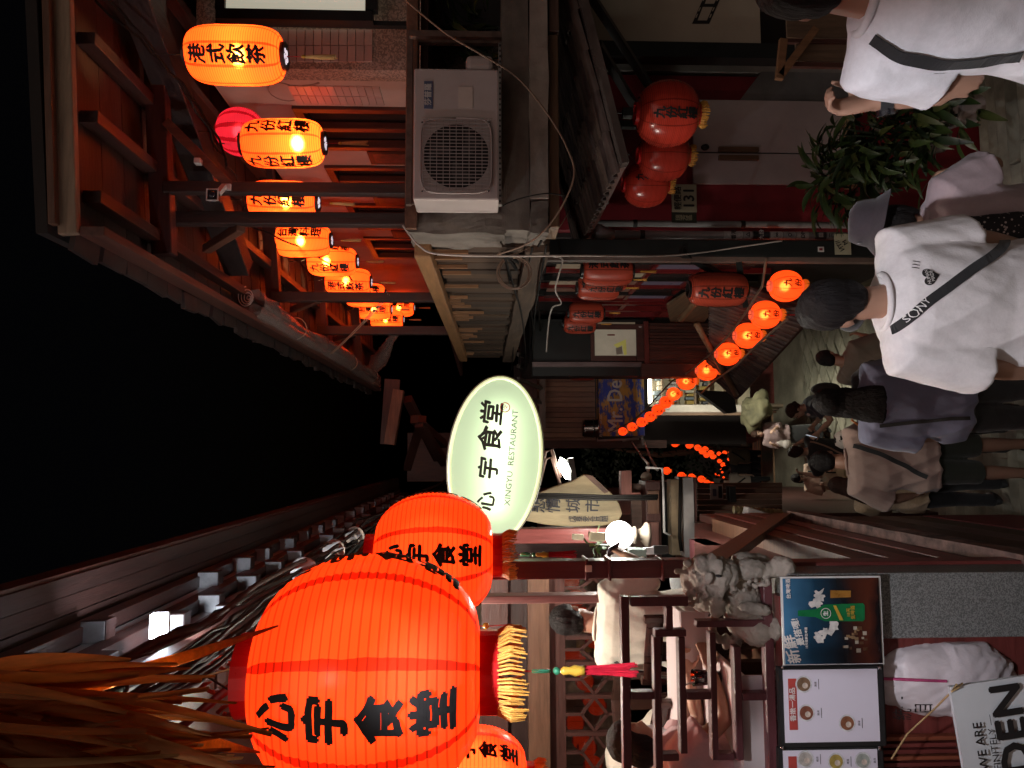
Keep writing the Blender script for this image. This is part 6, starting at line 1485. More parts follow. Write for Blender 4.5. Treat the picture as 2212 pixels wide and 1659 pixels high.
# ================================================================= PEOPLE
SK = {'a': mat('skin_a', (.46, .27, .19), .5, .10, 6, .03), 'b': mat('skin_b', (.36, .20, .135), .5, .10, 6, .03), 'c': mat('skin_c', (.55, .35, .26), .5, .08, 6, .03)}
HAIR = mat('black_hair', (.010, .008, .008), .62, .5, 70, .9, stretch=(1, 1, .12), spec=.25)
HAIRB = mat('brown_hair', (.04, .018, .012), .6, .5, 70, .9, stretch=(1, 1, .12), spec=.25)
def cloth(name, c, var=.06): return mat('cloth_' + name, c, .85, var, 60, .12, sheen=.2)
def dots(name, c, d, scale=40, thr=.28):
    if name in MATS: return MATS[name]
    m = bpy.data.materials.new(name); m.use_nodes = True; t = m.node_tree; N = t.nodes; L = t.links; b_ = N['Principled BSDF']; b_.inputs['Roughness'].default_value = .8
    tc = N.new('ShaderNodeTexCoord'); vo = N.new('ShaderNodeTexVoronoi'); vo.inputs['Scale'].default_value = scale; L.new(tc.outputs['Object'], vo.inputs[0])
    lt_ = N.new('ShaderNodeMath'); lt_.operation = 'LESS_THAN'; lt_.inputs[1].default_value = thr; L.new(vo.outputs['Distance'], lt_.inputs[0])
    mx = N.new('ShaderNodeMix'); mx.data_type = 'RGBA'; L.new(lt_.outputs[0], mx.inputs[0]); mx.inputs[6].default_value = (*c, 1); mx.inputs[7].default_value = (*d, 1)
    L.new(mx.outputs[2], b_.inputs['Base Color']); MATS[name] = m; return m
V = Vector
TZ = (.86, .93, 1.00, 1.10, 1.20, 1.30, 1.37, 1.42, 1.46)
TX = (.160, .172, .160, .145, .155, .172, .180, .160, .085)
TY = (.110, .120, .108, .098, .108, .118, .112, .092, .066)
def hand(mb, w, d, palm, curl=.5, spread=.12, right=1):
    """palm and five fingers of different length from wrist w along d; palm normal `palm`"""
    d = V(d).normalized(); pn = (V(palm) - d * V(palm).dot(d))
    if pn.length < .05: pn = d.orthogonal()
    pn.normalize(); sd = d.cross(pn).normalized() * right
    c = w + d * .045
    mb.rings([(w - d * .01, sd * .027, pn * .020), (w + d * .03, sd * .038, pn * .017), (w + d * .075, sd * .042, pn * .014), (w + d * .092, sd * .038, pn * .011)], 12)
    for i, (o, L) in enumerate(((-.030, .062), (-.010, .074), (.010, .078), (.030, .070))):
        p = w + d * .082 + sd * o; dr = (d + sd * o * spread * 20 * .3).normalized(); pts = [p]; a = curl
        for k, f in enumerate((.45, .32, .23)):
            ang = a * (k + .6); dd = (dr * math.cos(ang) + pn * math.sin(ang)); p = p + dd * L * f * 1.15; pts.append(p)
        mb.tube(pts, [.0095, .009, .008, .006], 8)
    p = w + d * .02 + sd * -.03; td = (d * .7 - sd * .6 + pn * .45).normalized()
    mb.tube([p, p + td * .035, p + td * .06 + pn * .008 + d * .01, p + td * .068 + pn * .01 + d * .03], [.013, .011, .010, .007], 8)
def person(name_label, base, heading, h, pose=None, outfit=None, vox=.010, group=None, face=False, w=1.0):
    ps = dict(lean=0, side=0, head=(0, 0, 0), armL=((-.12, .05, -1), (-.04, .22, -1)), armR=((.12, .05, -1), (.04, .22, -1)), legL=((-.02, .03, -1), (-.02, -.04, -1)), legR=((.02, -.03, -1), (.02, -.06, -1)), sit=False, curl=.5, palmL=(1, 0, 0), palmR=(-1, 0, 0), pel=.92)
    ps.update(pose or {}); of = dict(skin='a', shirt=('white', (.6, .6, .6), .55, .83, .02), bottom=('trousers', 'black', (.02, .02, .022)), hair='short', hairm=HAIR, shoes=(.05, .05, .05)); of.update(outfit or {})
    t = empty('person', base, name_label, 'person', group, None, heading); t.scale = (h / 1.72,) * 3
    pel = V((0, 0, ps['pel'])); dz = ps['pel'] - .92
    RM = Matrix.Rotation(-R(ps['lean']), 3, 'X') @ Matrix.Rotation(R(ps['side']), 3, 'Y')
    def T(p): return pel + RM @ (V(p) + V((0, 0, dz)) - pel)
    def ring(z, rx, ry): return (T((0, 0, z)), RM @ V((rx, 0, 0)), RM @ V((0, ry, 0)))
    # joints
    J = {}
    for s_, k in ((-1, 'L'), (1, 'R')):
        S = T((s_ * .178 * w, -.005, 1.395)); u, f = (V(q).normalized() for q in ps['arm' + k]); E_ = S + u * .285; W_ = E_ + f * .245; J['arm' + k] = (S, E_, W_, f)
        H_ = V((s_ * .088 * w, 0, .90 + dz)); u, f = (V(q).normalized() for q in ps['leg' + k]); K_ = H_ + u * .42; A_ = K_ + f * .40; J['leg' + k] = (H_, K_, A_, f)
    HR = Matrix.Rotation(R(ps['head'][1]), 3, 'Z') @ Matrix.Rotation(-R(ps['head'][0]), 3, 'X') @ Matrix.Rotation(R(ps['head'][2]), 3, 'Y')
    piv = T((0, -.005, 1.475)); hc = piv + HR @ V((0, .02, .135))
    def Hd(p): return hc + HR @ V(p)
    # ---- body: one skin
    b_ = MB(); b_.rings([ring(z, x * w * .93, y * .93) for z, x, y in zip(TZ, TX, TY)], 22)
    b_.tube([T((0, -.015, 1.42)), piv, Hd((0, -.012, -.06))], [.062 * w, .056 * w, .056 * w], 14)
    def he(c, r): b_.ell(Hd(c), r, HR, 20, 14)
    he((0, -.008, .022), (.074, .091, .096)); he((0, .028, -.045), (.057, .060, .075)); he((0, .058, -.092), (.030, .028, .024)); he((0, .092, -.02), (.011, .016, .022)); he((0, .083, -.005), (.010, .012, .03))
    he((.03, .07, .018), (.025, .016, .010)); he((-.03, .07, .018), (.025, .016, .010)); he((0, .083, -.062), (.022, .010, .009))
    for s_ in (-1, 1): he((s_ * .074, -.008, -.012), (.010, .022, .032))
    for s_, k in ((-1, 'L'), (1, 'R')):
        S, E_, W_, f = J['arm' + k]
        b_.tube([S + (T((0, 0, 1.395)) - S) * .25, S, S.lerp(E_, .5), E_, E_.lerp(W_, .3), E_.lerp(W_, .7), W_], [.05, .056, .049, .039, .041, .033, .026], 14)
        hand(b_, W_, f, ps['palm' + k], ps['curl'], right=s_)
        H_, K_, A_, f2 = J['leg' + k]
        b_.tube([H_ + V((0, 0, .05)), H_, H_.lerp(K_, .5), K_, K_.lerp(A_, .28), K_.lerp(A_, .7), A_], [.085, .088, .075, .055, .056, .042, .037], 14)
        fo = A_ + V((0, .06, -.045)); b_.ell(fo, (.042, .115, .033), None, 14, 10)
    me = voxel(b_, vox, 2); body = link_mesh('body', me, SK[of['skin']], t)
    # ---- clothes
    nm, cc, sl, hem, loose = of['shirt'][:5]; cm = of['shirt'][5] if len(of['shirt']) > 5 else cloth(nm, cc)
    c_ = MB(); rs_ = []
    for z, x, y in zip(TZ, TX, TY):
        if z < hem - .02: continue
        lo = loose * (1.6 if z < 1.25 else 1.0); rs_.append(ring(z if z > .9 else max(z, hem), x * w + .012 + lo, y + .014 + lo * .9))
    if hem < .85: rs_.insert(0, ring(hem, TX[0] * w + .014 + loose * 1.7, TY[0] + .016 + loose * 1.5))
    rs_[-1] = ring(1.468, .088 * w + .008, .072); c_.rings(rs_, 30)
    for k in 'LR':
        S, E_, W_, f = J['arm' + k]; inn = T((0, 0, 1.37)).lerp(S, .55)
        up1 = S.lerp(E_, min(1, sl)); pts = [inn, S + (S - inn) * .05, S.lerp(E_, min(1, sl) * .5), up1]; rr = [.085, .072 + loose * .6, .068 + loose * .9, .066 + loose * 1.15]
        if sl > 1: pts += [E_.lerp(W_, (sl - 1))]; rr[-1] = .06 + loose * .5; rr.append(.044 + loose * .3)
        c_.tube(pts, rr, 16)
    sm = voxel(c_, max(vox * .9, .008), 3, 0); 
    if vox < .02:      # folds: long soft drags from the shoulders, tighter ones at waist and sleeves
        nn_ = [v.normal.copy() for v in sm.vertices]; sd_ = h * 7
        for v, n_ in zip(sm.vertices, nn_):
            q = v.co; wv = noise.noise(V((q.x * 9 + q.z * 3 + sd_, q.y * 5, q.z * 3.2))); w2 = noise.noise(V((q.x * 22 - q.z * 9, q.y * 12, q.z * 7 + sd_)))
            v.co += n_ * (.013 * (1 - abs(wv) * 2.2) * (.35 + min(1, max(0, (1.45 + dz - q.z) * 1.8))) + .005 * w2)
    shirt = link_mesh('shirt', sm, cm, t)
    if vox < .0105 and of['hair'] != 'long':
        cr_ = [T((.092 * w * math.cos(a), -.004 + .078 * math.sin(a), 1.463 + .012 * (-math.sin(a)))) for a in [i * 2 * math.pi / 30 for i in range(31)]]
        link_mesh('neckband', MB().tube(cr_, .011, 8).mesh(), cm, t, True)
    bt, bn, bc = of['bottom'][:3]; bm_ = of['bottom'][4] if len(of['bottom']) > 4 else cloth(bn, bc, .15); bl_ = of['bottom'][3] if len(of['bottom']) > 3 else None
    c_ = MB()
    if bt == 'skirt':
        hz = bl_ or .45; c_.rings([ring(1.04, .155 * w, .112), ring(.93, .188 * w, .138), ((0, 0, .75 + dz), (.205, 0, 0), (0, .165, 0)), ((0, .01, hz + dz), (.235, 0, 0), (0, .20, 0))], 28)
    else:
        c_.rings([ring(.83, .165 * w + .012, .125), ring(.93, .178 * w + .012, .134), ring(1.03, .158 * w + .012, .118)], 24)
        for k in 'LR':
            H_, K_, A_, f2 = J['leg' + k]; fr = bl_ or 2.0
            if fr <= 1: c_.tube([H_ + V((0, 0, .04)), H_, H_.lerp(K_, fr * .6), H_.lerp(K_, fr)], [.098, .104, .098, .092], 16)
            else: c_.tube([H_ + V((0, 0, .04)), H_, H_.lerp(K_, .5), K_, K_.lerp(A_, .5), K_.lerp(A_, min(1, fr - 1))], [.098, .104, .092, .074, .066, .06], 16)
    link_mesh('skirt' if bt == 'skirt' else ('shorts' if (bl_ or 2) <= 1 else 'trousers'), voxel(c_, max(vox, .010), 2, .006, 8), bm_, t)
    for k in 'LR':
        A_ = J['leg' + k][2]; s2 = MB(); s2.ell(A_ + V((0, .06, -.042)), (.050, .128, .036), None, 14, 10); s2.ell(A_ + V((0, -.01, -.02)), (.045, .05, .05), None, 14, 10); link_mesh('shoe', voxel(s2, .012, 1), mat('shoe_%d' % int(of['shoes'][0] * 100), of['shoes'], .5), t)
    # ---- hair
    if of['hair']:
        hb = MB(); st0 = len(hb.v)
        def hl(c, r): hb.ell(c, r, None, 26, 18)
        hl((0, -.014, .034), (.086, .105, .100)); hl((0, -.058, -.02), (.066, .050, .062))
        if of['hair'] == 'short': hl((0, .02, .085), (.06, .07, .045))
        if of['hair'] == 'bob':
            for s_ in (-1, 1): hl((s_ * .068, -.01, -.04), (.026, .055, .085))
            hl((0, -.06, -.05), (.075, .05, .08)); hl((0, .055, .062), (.06, .04, .03))
        if of['hair'] == 'bun': hl((0, -.105, -.02), (.032, .032, .035))
        if of['hair'] in ('long',): hl((0, -.06, -.08), (.082, .045, .12)); [hl((s_ * .066, -.02, -.06), (.028, .055, .10)) for s_ in (-1, 1)]
        out = []
        for p in hb.v:
            q = V(p)
            if q.y > .03 and q.z < .035 + (q.y - .03) * .35 and abs(q.x) < .07 and of['hair'] != 'bob': q = V((q.x * .8, .03 + (q.y - .03) * .4, q.z))
            elif q.y > .045 and q.z < .035 and abs(q.x) < .075: q = V((q.x * .8, .04, q.z))
            out.append(q)
        hb.v = [Hd(q) for q in out]
        if of['hair'] == 'long':
            L_ = of.get('hairlen', .30); hb.rings([(Hd((0, -.06, -.05)), HR @ V((.085, 0, 0)), HR @ V((0, .05, 0))), (T((0, -.10, 1.44)), V((.115, 0, 0)), V((0, .06, 0))), (T((0, -.125, 1.40 - L_ * .6)), V((.12, 0, 0)), V((0, .05, 0))), (T((0, -.125, 1.40 - L_)), V((.095, 0, 0)), V((0, .03, 0)))], 20)
        link_mesh('hair', voxel(hb, max(.007, vox * .8), 1, .0045, 38, (1, 1, .25)), of['hairm'], t)
    if face:
        for s_ in (-1, 1):
            o = MB().ell(Hd((s_ * .031, .083, .004)), (.012, .006, .0055), HR, 10, 8).build('eye', INK, None); o.parent = t
            o = MB().ell(Hd((s_ * .031, .089, .022)), (.016, .004, .0035), HR, 10, 6).build('eyebrow', HAIR, None); o.parent = t
        o = MB().ell(Hd((0, .091, -.060)), (.020, .006, .006), HR, 12, 6).build('mouth', mat('lips', (.30, .08, .07), .45), None); o.parent = t
    return dict(root=t, T=T, Hd=Hd, HR=HR, J=J, shirt=sm, RM=RM)
def bvh(me): return BVHTree.FromPolygons([v.co.copy() for v in me.vertices], [tuple(p.vertices) for p in me.polygons])
def strap(pd, pts, side, width, material, name='strap', n=40):
    """band laid over the shirt through (x, z) points seen from the back (-1) or front (+1)"""
    bv = bvh(pd['shirt']); q = []
    for i in range(n + 1):
        t = i / n * (len(pts) - 1); k = min(int(t), len(pts) - 2); f = t - k; x = pts[k][0] + (pts[k + 1][0] - pts[k][0]) * f; z = pts[k][1] + (pts[k + 1][1] - pts[k][1]) * f
        h_ = bv.ray_cast(V((x, side * 1.0, z)), V((0, -side, 0)))
        if h_[0] is not None: q.append((h_[0] + h_[1] * .006, h_[1]))
    vs = []; fs = []
    sm_ = [V((0, 0, 0)) for _ in q]
    for i in range(len(q)):
        a = max(0, i - 2); c = min(len(q), i + 3); sm_[i] = sum((q[j][0] for j in range(a, c)), V((0, 0, 0))) / (c - a)
    for i in range(len(q)):
        d = (sm_[min(i + 1, len(q) - 1)] - sm_[max(i - 1, 0)]).normalized(); nn = q[i][1]; s_ = d.cross(nn).normalized()
        for a, e in ((-1, 0), (1, 0), (1, 1), (-1, 1)): vs.append(sm_[i] + s_ * (a * width / 2) + nn * (e * .004 + .001))
    for i in range(len(q) - 1):
        for j in range(4): fs.append((i * 4 + j, i * 4 + (j + 1) % 4, i * 4 + 4 + (j + 1) % 4, i * 4 + 4 + j))
    me = MB().add(vs, fs).mesh(name=name); return link_mesh(name, me, material, pd['root'])
def printed(pd, v2, f2, c, size, side, material, name, rot=0, sx=1, lift=.004):
    bv = bvh(pd['shirt']); vs = []
    for p in v2:
        x = (p.x * math.cos(rot) - p.y * math.sin(rot)) * size * sx; z = (p.x * math.sin(rot) + p.y * math.cos(rot)) * size
        h_ = bv.ray_cast(V((c[0] + (-side) * x, side, c[1] + z)), V((0, -side, 0)))
        vs.append((h_[0] + h_[1] * lift) if h_[0] is not None else V((c[0] - side * x, side * .15, c[1] + z)))
    me = bpy.data.meshes.new(name); me.from_pydata(vs, [], f2); return link_mesh(name, me, material, pd['root'])
def slice_glyph(v, f, step=.12):
    bm = bmesh.new(); bv = [bm.verts.new(p) for p in v]
    for q in f:
        try: bm.faces.new([bv[k] for k in q])
        except ValueError: pass
    lo = min(p.x for p in v); hi = max(p.x for p in v); x = lo + step
    while x < hi:
        bmesh.ops.bisect_plane(bm, geom=bm.verts[:] + bm.edges[:] + bm.faces[:], plane_co=(x, 0, 0), plane_no=(1, 0, 0)); x += step
    y = min(p.y for p in v) + step; hy = max(p.y for p in v)
    while y < hy:
        bmesh.ops.bisect_plane(bm, geom=bm.verts[:] + bm.edges[:] + bm.faces[:], plane_co=(0, y, 0), plane_no=(0, 1, 0)); y += step
    bmesh.ops.triangulate(bm, faces=bm.faces); bm.verts.index_update(); r = ([w.co.copy() for w in bm.verts], [tuple(w.index for w in q.verts) for q in bm.faces]); bm.free(); return r
def at(x, y, Y):
    p = P(x, y, Y); return (p.x, Y, gz(Y))
def phone(loc, rot, c, label):
    t = empty('mobile_phone', loc, label, 'phone', 'mobile phones'); t.rotation_euler = rot
    o = MB().span((-.036, -.004, -.075), (.036, .004, .075)).build('body', mat('phone_%d' % int(c[0] * 100), c, .3), None, bevel=.003); o.parent = t
    o = MB().span((-.032, .0045, -.070), (.032, .0052, .070)).build('screen', glow('phone_screen', (.6, .7, .8), .5), None); o.parent = t
    for k in range(2): o = MB().lathe([(.008, 0), (.008, .003)], 12).build('camera_lens', INK, None); o.parent = t; o.location = (-.02, -.0045, .055 - k * .022); o.rotation_euler = (HP, 0, 0)
    return t
# ---- A: man in the white tee with heart print, seen from behind
WT = ('warm_white', (.74, .70, .70))
pa = person('man in loose white T-shirt with small black heart print on the back', (P(1800, 652, 2.5).x, 2.5, gz(2.5) + .0), R(4), 1.69, dict(head=(6, 16, 0), armL=((-.16, .02, -1), (-.02, .3, -1)), armR=((.16, .04, -1), (.02, .35, -1))), dict(shirt=(*WT, .88, .80, .026), bottom=('trousers', 'charcoal', (.03, .03, .035)), skin='b', hair='short'), vox=.008, w=1.02)
st_ = cloth('strap_black', (.015, .015, .016))
strap(pa, ((-.125, 1.47), (-.05, 1.40), (.06, 1.25), (.14, 1.12), (.20, 1.04)), -1, .032, st_, 'camera_strap')
v_, f_ = glyphs('SONY', .02); v_, f_ = slice_glyph(v_, f_); printed(pa, v_, f_, (-.062, 1.412), .027, -1, MATS['white_paint'], 'strap_lettering', -.82, 1.1, .017)
hv = [V((0, .0, 0))]; n = 40
for i in range(n):
    t = 2 * math.pi * i / n; hv.append(V((16 * math.sin(t) ** 3, 13 * math.cos(t) - 5 * math.cos(2 * t) - 2 * math.cos(3 * t) - math.cos(4 * t), 0)) / 34)
hf = [(0, i + 1, (i + 1) % n + 1) for i in range(n)]; hv, hf = slice_glyph(hv, hf, .25)
printed(pa, hv, hf, (.046, 1.372), .060, -1, INK, 'heart_print', .15)
v_, f_ = glyphs('HUMAN\nMADE', .012, 1, .85); v_, f_ = slice_glyph(v_, f_, .4); printed(pa, v_, f_, (.046, 1.374), .0135, -1, MATS['white_paint'], 'print_lettering', .15, 1, .0065)
for k in range(3):
    v3 = [V((-.06, -.5, 0)), V((.06, -.5, 0)), V((.06, .5, 0)), V((-.06, .5, 0))]; printed(pa, v3, [(0, 1, 2, 3)], (.080 + k * .011, 1.408 - k * .003), .020, -1, INK, 'print_dash', -.35)
mk = MB(); mk.ell((0, .045, -.055), (.070, .066, .052), None, 22, 14); mk.v = [pa['Hd'](p) for p in mk.v]
link_mesh('face_mask', voxel(mk, .008, 1), cloth('mask_black', (.02, .02, .02)), pa['root'])
# ---- B: man at the right edge with watch
pb = person('man in white T-shirt with black bag strap and wristwatch at the right edge', (P(1800, -14, 1.9).x, 1.9, gz(1.9) + .0), R(-44), 1.84, dict(head=(10, 0, 6), armL=((-.13, -.02, -1), (-.27, .20, .95)), armR=((.35, .4, -.8), (-.3, .8, .5)), curl=1.0, palmL=(1, -.2, 0), palmR=(-1, .3, 0)), dict(shirt=('cool_white', (.76, .74, .77), .66, .80, .012), skin='b', hair='short', bottom=('trousers', 'black', (.02, .02, .022))), vox=.007, w=.98)
strap(pb, ((-.075, 1.455), (-.115, 1.38), (-.13, 1.28), (-.12, 1.18), (-.10, 1.08)), -1, .032, st_, 'bag_strap')
S, E_, W_, f = pb['J']['armL']; wc = W_ - f * .035
wt = MB(); wt.tube([wc - f * .016, wc + f * .016], .034, 20); link_mesh('watch_band', wt.mesh(), st_, pb['root'])
nrm = (V((-1, -.5, 0)) - f * V((-1, -.5, 0)).dot(f)).normalized(); wt = MB(); wt.tube([wc + nrm * .026, wc + nrm * .042], .024, 20); link_mesh('watch_case', wt.mesh(), mat('watch_black', (.01, .01, .012), .25), pb['root'])
# ---- C: woman in the dark bucket hat
pc = person('woman in dark bucket hat with pale blouse and black dotted dress', (P(1900, 498, 2.8).x, 2.8, gz(2.8)), R(-35), 1.43, dict(head=(28, 8, 0), lean=6, armL=((-.3, .3, -.9), (.2, .8, .2)), armR=((.35, .35, -.85), (-.3, .8, .1))), dict(shirt=('pale_pink', (.42, .32, .34), .75, .95, .03), bottom=('skirt', 'dotdress', (0, 0, 0), .35, dots('dotted_dress', (.012, .010, .012), (.45, .38, .36), 55, .26)), skin='b', hair='bob'), vox=.010, w=.95)
hat = MB().lathe([(.0, .155), (.05, .152), (.085, .135), (.098, .10), (.104, .055), (.112, .045), (.15, .0), (.152, -.004), (.146, -.004), (.105, .04)], 30)
hat.v = [pc['Hd'](V((p.x * 1.1, p.y * 1.2 - .01, p.z * (1 + .06 * noise.noise(p * 30)) + .012))) for p in hat.v]; link_mesh('bucket_hat', hat.mesh(), cloth('hat_grey', (.045, .035, .042), .2), pc['root'], True)
o = MB().ell(pc['Hd'](V((-.085, -.08, .10))), (.004, .022, .012), pc['HR'], 12, 8).build('hat_badge', mat('badge_grey', (.35, .33, .33), .5), None); o.parent = pc['root']
bp2 = MB().rings([(pc['T']((0, -.17, 1.02)), V((.13, 0, 0)), V((0, .06, 0))), (pc['T']((0, -.19, 1.15)), V((.145, 0, 0)), V((0, .075, 0))), (pc['T']((0, -.17, 1.36)), V((.11, 0, 0)), V((0, .05, 0)))], 22)
link_mesh('backpack', voxel(bp2, .012, 2, .006, 8), MATS['dotted_dress'], pc['root'])
# ---- D: woman with long black hair in the slate blue top
pd_ = person('woman with long black hair in slate blue top and black skirt', (P(1900, 872, 4.3).x, 4.3, gz(4.3)), R(-6), 1.60, dict(head=(14, -10, 0), lean=4), dict(shirt=('slate', (.16, .17, .26), 1.0, .86, .04), bottom=('trousers', 'black', (.018, .018, .02)), hair='long', hairlen=.03, skin='a'), vox=.010, w=.95)
strap(pd_, ((-.13, 1.42), (-.10, 1.2), (-.08, 1.02), (-.08, .9)), -1, .022, st_, 'bag_strap')
# ---- E: stooping man in the tan shirt
pe = person('stooping man in tan shirt and dark shorts with black cross body strap', (P(1900, 992, 5.4).x, 5.4, gz(5.4)), R(8), 1.60, dict(lean=18, head=(44, -12, 0), armL=((-.35, .1, -.9), (.15, .35, -.9)), armR=((.3, .2, -.9), (.0, .5, -.8))), dict(shirt=('tan', (.36, .25, .21), .9, .84, .038), bottom=('shorts', 'olive', (.035, .04, .028), .98), skin='b', hair='short'), vox=.010, w=1.08)
strap(pe, ((.11, 1.44), (.03, 1.28), (-.08, 1.10), (-.16, .98)), -1, .034, st_, 'bag_strap')
# ---- F..: people further down
pf = person('man in grey brown shirt reading his phone beside the low roof', (P(1850, 790, 7.4).x, 7.4, gz(7.4)), R(-40), 1.62, dict(head=(38, 10, 0), lean=8, armL=((-.2, .2, -.95), (.25, .85, .3)), armR=((.2, .2, -.95), (-.25, .85, .3))), dict(shirt=('taupe', (.17, .13, .10), .9, .84, .03), skin='b'), vox=.013)
pg = person('woman in navy polo with pale collar holding up a phone', (P(1800, 866, 10.5).x, 10.5, gz(10.5)), R(95), 1.76, dict(head=(12, 0, 0), lean=10, armL=((-.15, .75, -.65), (0, .65, .75)), armR=((.2, .3, -.95), (-.25, .6, .65)), curl=.9), dict(shirt=('navy', (.025, .025, .04), .65, .86, .02), bottom=('trousers', 'black', (.018, .018, .02)), hair='bun', hairm=HAIRB, skin='c'), vox=.012, face=True, w=.93)
cl_ = MB(); cl_.rings([(pg['T']((0, .01, 1.45)), V((.075, 0, 0)), V((0, .07, 0))), (pg['T']((0, .02, 1.43)), V((.10, 0, 0)), V((0, .095, 0))), (pg['T']((0, .03, 1.405)), V((.10, 0, 0)), V((0, .10, 0)))], 20); link_mesh('collar', voxel(cl_, .012, 1), cloth('collar_pink', (.62, .48, .45)), pg['root'])
bk = MB().ell(pg['T']((0, -.20, 1.12)), (.14, .09, .20), None, 18, 12); link_mesh('backpack', voxel(bk, .014, 1, .006, 8), cloth('bag_dark', (.03, .022, .022)), pg['root'])
M_ = Matrix.Translation(pg['root'].location) @ Matrix.Rotation(R(95), 4, 'Z') @ Matrix.Scale(1.76 / 1.72, 4)
phone(M_ @ (pg['J']['armL'][2] + V((0, .05, .10))), (.3, 0, R(95)), (.5, .45, .4), 'phone held up by the woman in the navy polo')
ph = person('woman in pale blouse and long black skirt with white shoulder bag', (P(1700, 938, 15.0).x, 15.0, gz(15.0)), R(165), 1.56, dict(head=(10, 15, 0), armL=((-.2, .3, -.9), (.25, .6, .75)), armR=((.25, .3, -.9), (-.25, .6, .75)), curl=.9), dict(shirt=('blouse', (.30, .21, .21), 1.4, .95, .03), bottom=('skirt', 'black', (.012, .012, .014), .22), hair='bob', hairm=HAIRB, skin='c', shoes=(.02, .02, .02)), vox=.013, face=True, w=.92)
bg_ = MB().ell(ph['T']((.16, .12, .98)), (.13, .06, .10), None, 18, 12); bg_.ell(ph['T']((.16, .12, 1.10)), (.10, .03, .10), None, 18, 12); link_mesh('shoulder_bag', voxel(bg_, .014, 1), cloth('bag_white', (.60, .55, .52)), ph['root'])
pi_ = person('photographer in black shirt and pale jeans aiming a small camera', (P(1800, 975, 11.0).x, 11.0, gz(11.0)), R(20), 1.68, dict(head=(4, 0, 0), armL=((-.45, .55, -.45), (.35, .45, .8)), armR=((.45, .55, -.45), (-.35, .45, .8)), curl=1.0), dict(shirt=('black', (.02, .02, .022), .7, .86, .02), bottom=('trousers', 'pale_blue', (.42, .42, .52)), skin='c', hair='short', hairm=HAIRB), vox=.012)
strap(pi_, ((.12, 1.44), (.0, 1.2), (-.1, 1.0)), -1, .025, cloth('strap_tan', (.4, .25, .18)), 'bag_strap')
pj = person('woman with glasses and black bob in peach top holding a phone', (P(1800, 1032, 12.3).x, 12.3, gz(12.3)), R(178), 1.54, dict(head=(22, 0, 0), armL=((-.2, .25, -.95), (.3, .75, .45)), armR=((.2, .25, -.95), (-.3, .75, .45)), curl=.9), dict(shirt=('peach', (.60, .42, .32), .9, .80, .035), bottom=('trousers', 'cream', (.50, .36, .24)), hair='bob', skin='c'), vox=.012, face=True, w=.93)
for s_ in (-1, 1):
    o = MB().tube([pj['Hd'](V((s_ * .031 + .019 * math.cos(t), .094, .002 + .014 * math.sin(t)))) for t in [i * .45 for i in range(15)]], .002, 5).build('glasses', INK, None); o.parent = pj['root']
strap(pj, ((-.12, 1.44), (-.11, 1.2), (-.10, .95)), 1, .03, st_, 'bag_strap')
M_ = Matrix.Translation(pj['root'].location) @ Matrix.Rotation(R(178), 4, 'Z') @ Matrix.Scale(1.54 / 1.72, 4)
phone(M_ @ (pj['T']((0, .36, 1.28))), (.5, 0, 0), (.55, .45, .38), 'phone in both hands of the woman with glasses')
pk_ = person('long haired woman in cream jacket looking down behind the stooping man', (P(1900, 1062, 6.7).x, 6.7, gz(6.7)), R(-20), 1.52, dict(head=(35, 0, 0), lean=8, armL=((-.25, .2, -.9), (.3, .8, .1)), armR=((.2, .3, -.9), (-.2, .9, .2))), dict(shirt=('cream', (.50, .42, .32), 1.7, .84, .035), hair='long', hairlen=.05, hairm=HAIRB, skin='c'), vox=.013, w=.92)
pl_ = person('person with pale cap at the shoulder of the stooping man', (P(1900, 945, 6.3).x, 6.3, gz(6.3)), R(10), 1.45, dict(head=(15, 0, 0), lean=5), dict(shirt=('pale_grey', (.35, .33, .33), .8, .84, .03), hair='short', skin='b'), vox=.014, w=.92)
cp = MB().lathe([(0, .13), (.06, .12), (.092, .07), (.096, .03), (.09, .03)], 24); cp.v = [pl_['Hd'](V((p.x, p.y * 1.1 - .012, p.z))) for p in cp.v]; link_mesh('cap', cp.mesh(), cloth('cap_pale', (.55, .48, .42)), pl_['root'], True)
pm_ = person('person photographing towards us behind the slate blue top, tote on arm', (P(1850, 862, 5.6).x, 5.6, gz(5.6)), R(190), 1.55, dict(head=(10, 0, 0), armL=((-.25, .7, -.35), (.1, .85, .5)), armR=((.25, .7, -.45), (-.45, .75, .5)), curl=1.0), dict(shirt=('dark', (.03, .028, .03), .6, .84, .02), skin='c', hair='long', hairlen=.2), vox=.011, w=.92)
M_ = Matrix.Translation(pm_['root'].location) @ Matrix.Rotation(R(190), 4, 'Z') @ Matrix.Scale(1.55 / 1.72, 4)
hp_ = M_ @ (pm_['J']['armR'][2] + V((-.04, .06, .08))); phone(hp_, (.1, .0, R(5)), (.62, .55, .55), 'white phone aimed at us over the slate blue top')
tb = empty('paper_tote_bag', tuple(P(1918, 911, 5.0)), 'white paper tote bag with orange handles hanging from an arm', 'bag')
TBM = mat('tote_white', (.60, .56, .54), .6, .06, 3, .05); c0 = P(1898, 911, 5.0)
MB().prism([c0 + V(q) for q in ((-.075, 0, .065), (.06, 0, .07), (.07, 0, -.10), (-.065, 0, -.105))], (0, .07, 0)).build('bag', TBM, tb, bevel=.006)
for dx in (-.03, .035): MB().tube([c0 + V((dx, .0, .06)), c0 + V((dx * .6, .02, .13)), c0 + V((dx * .2 + .02, .03, .17))], .008, 6).build('handle', mat('orange_handle', (.65, .20, .04), .5), tb, True)
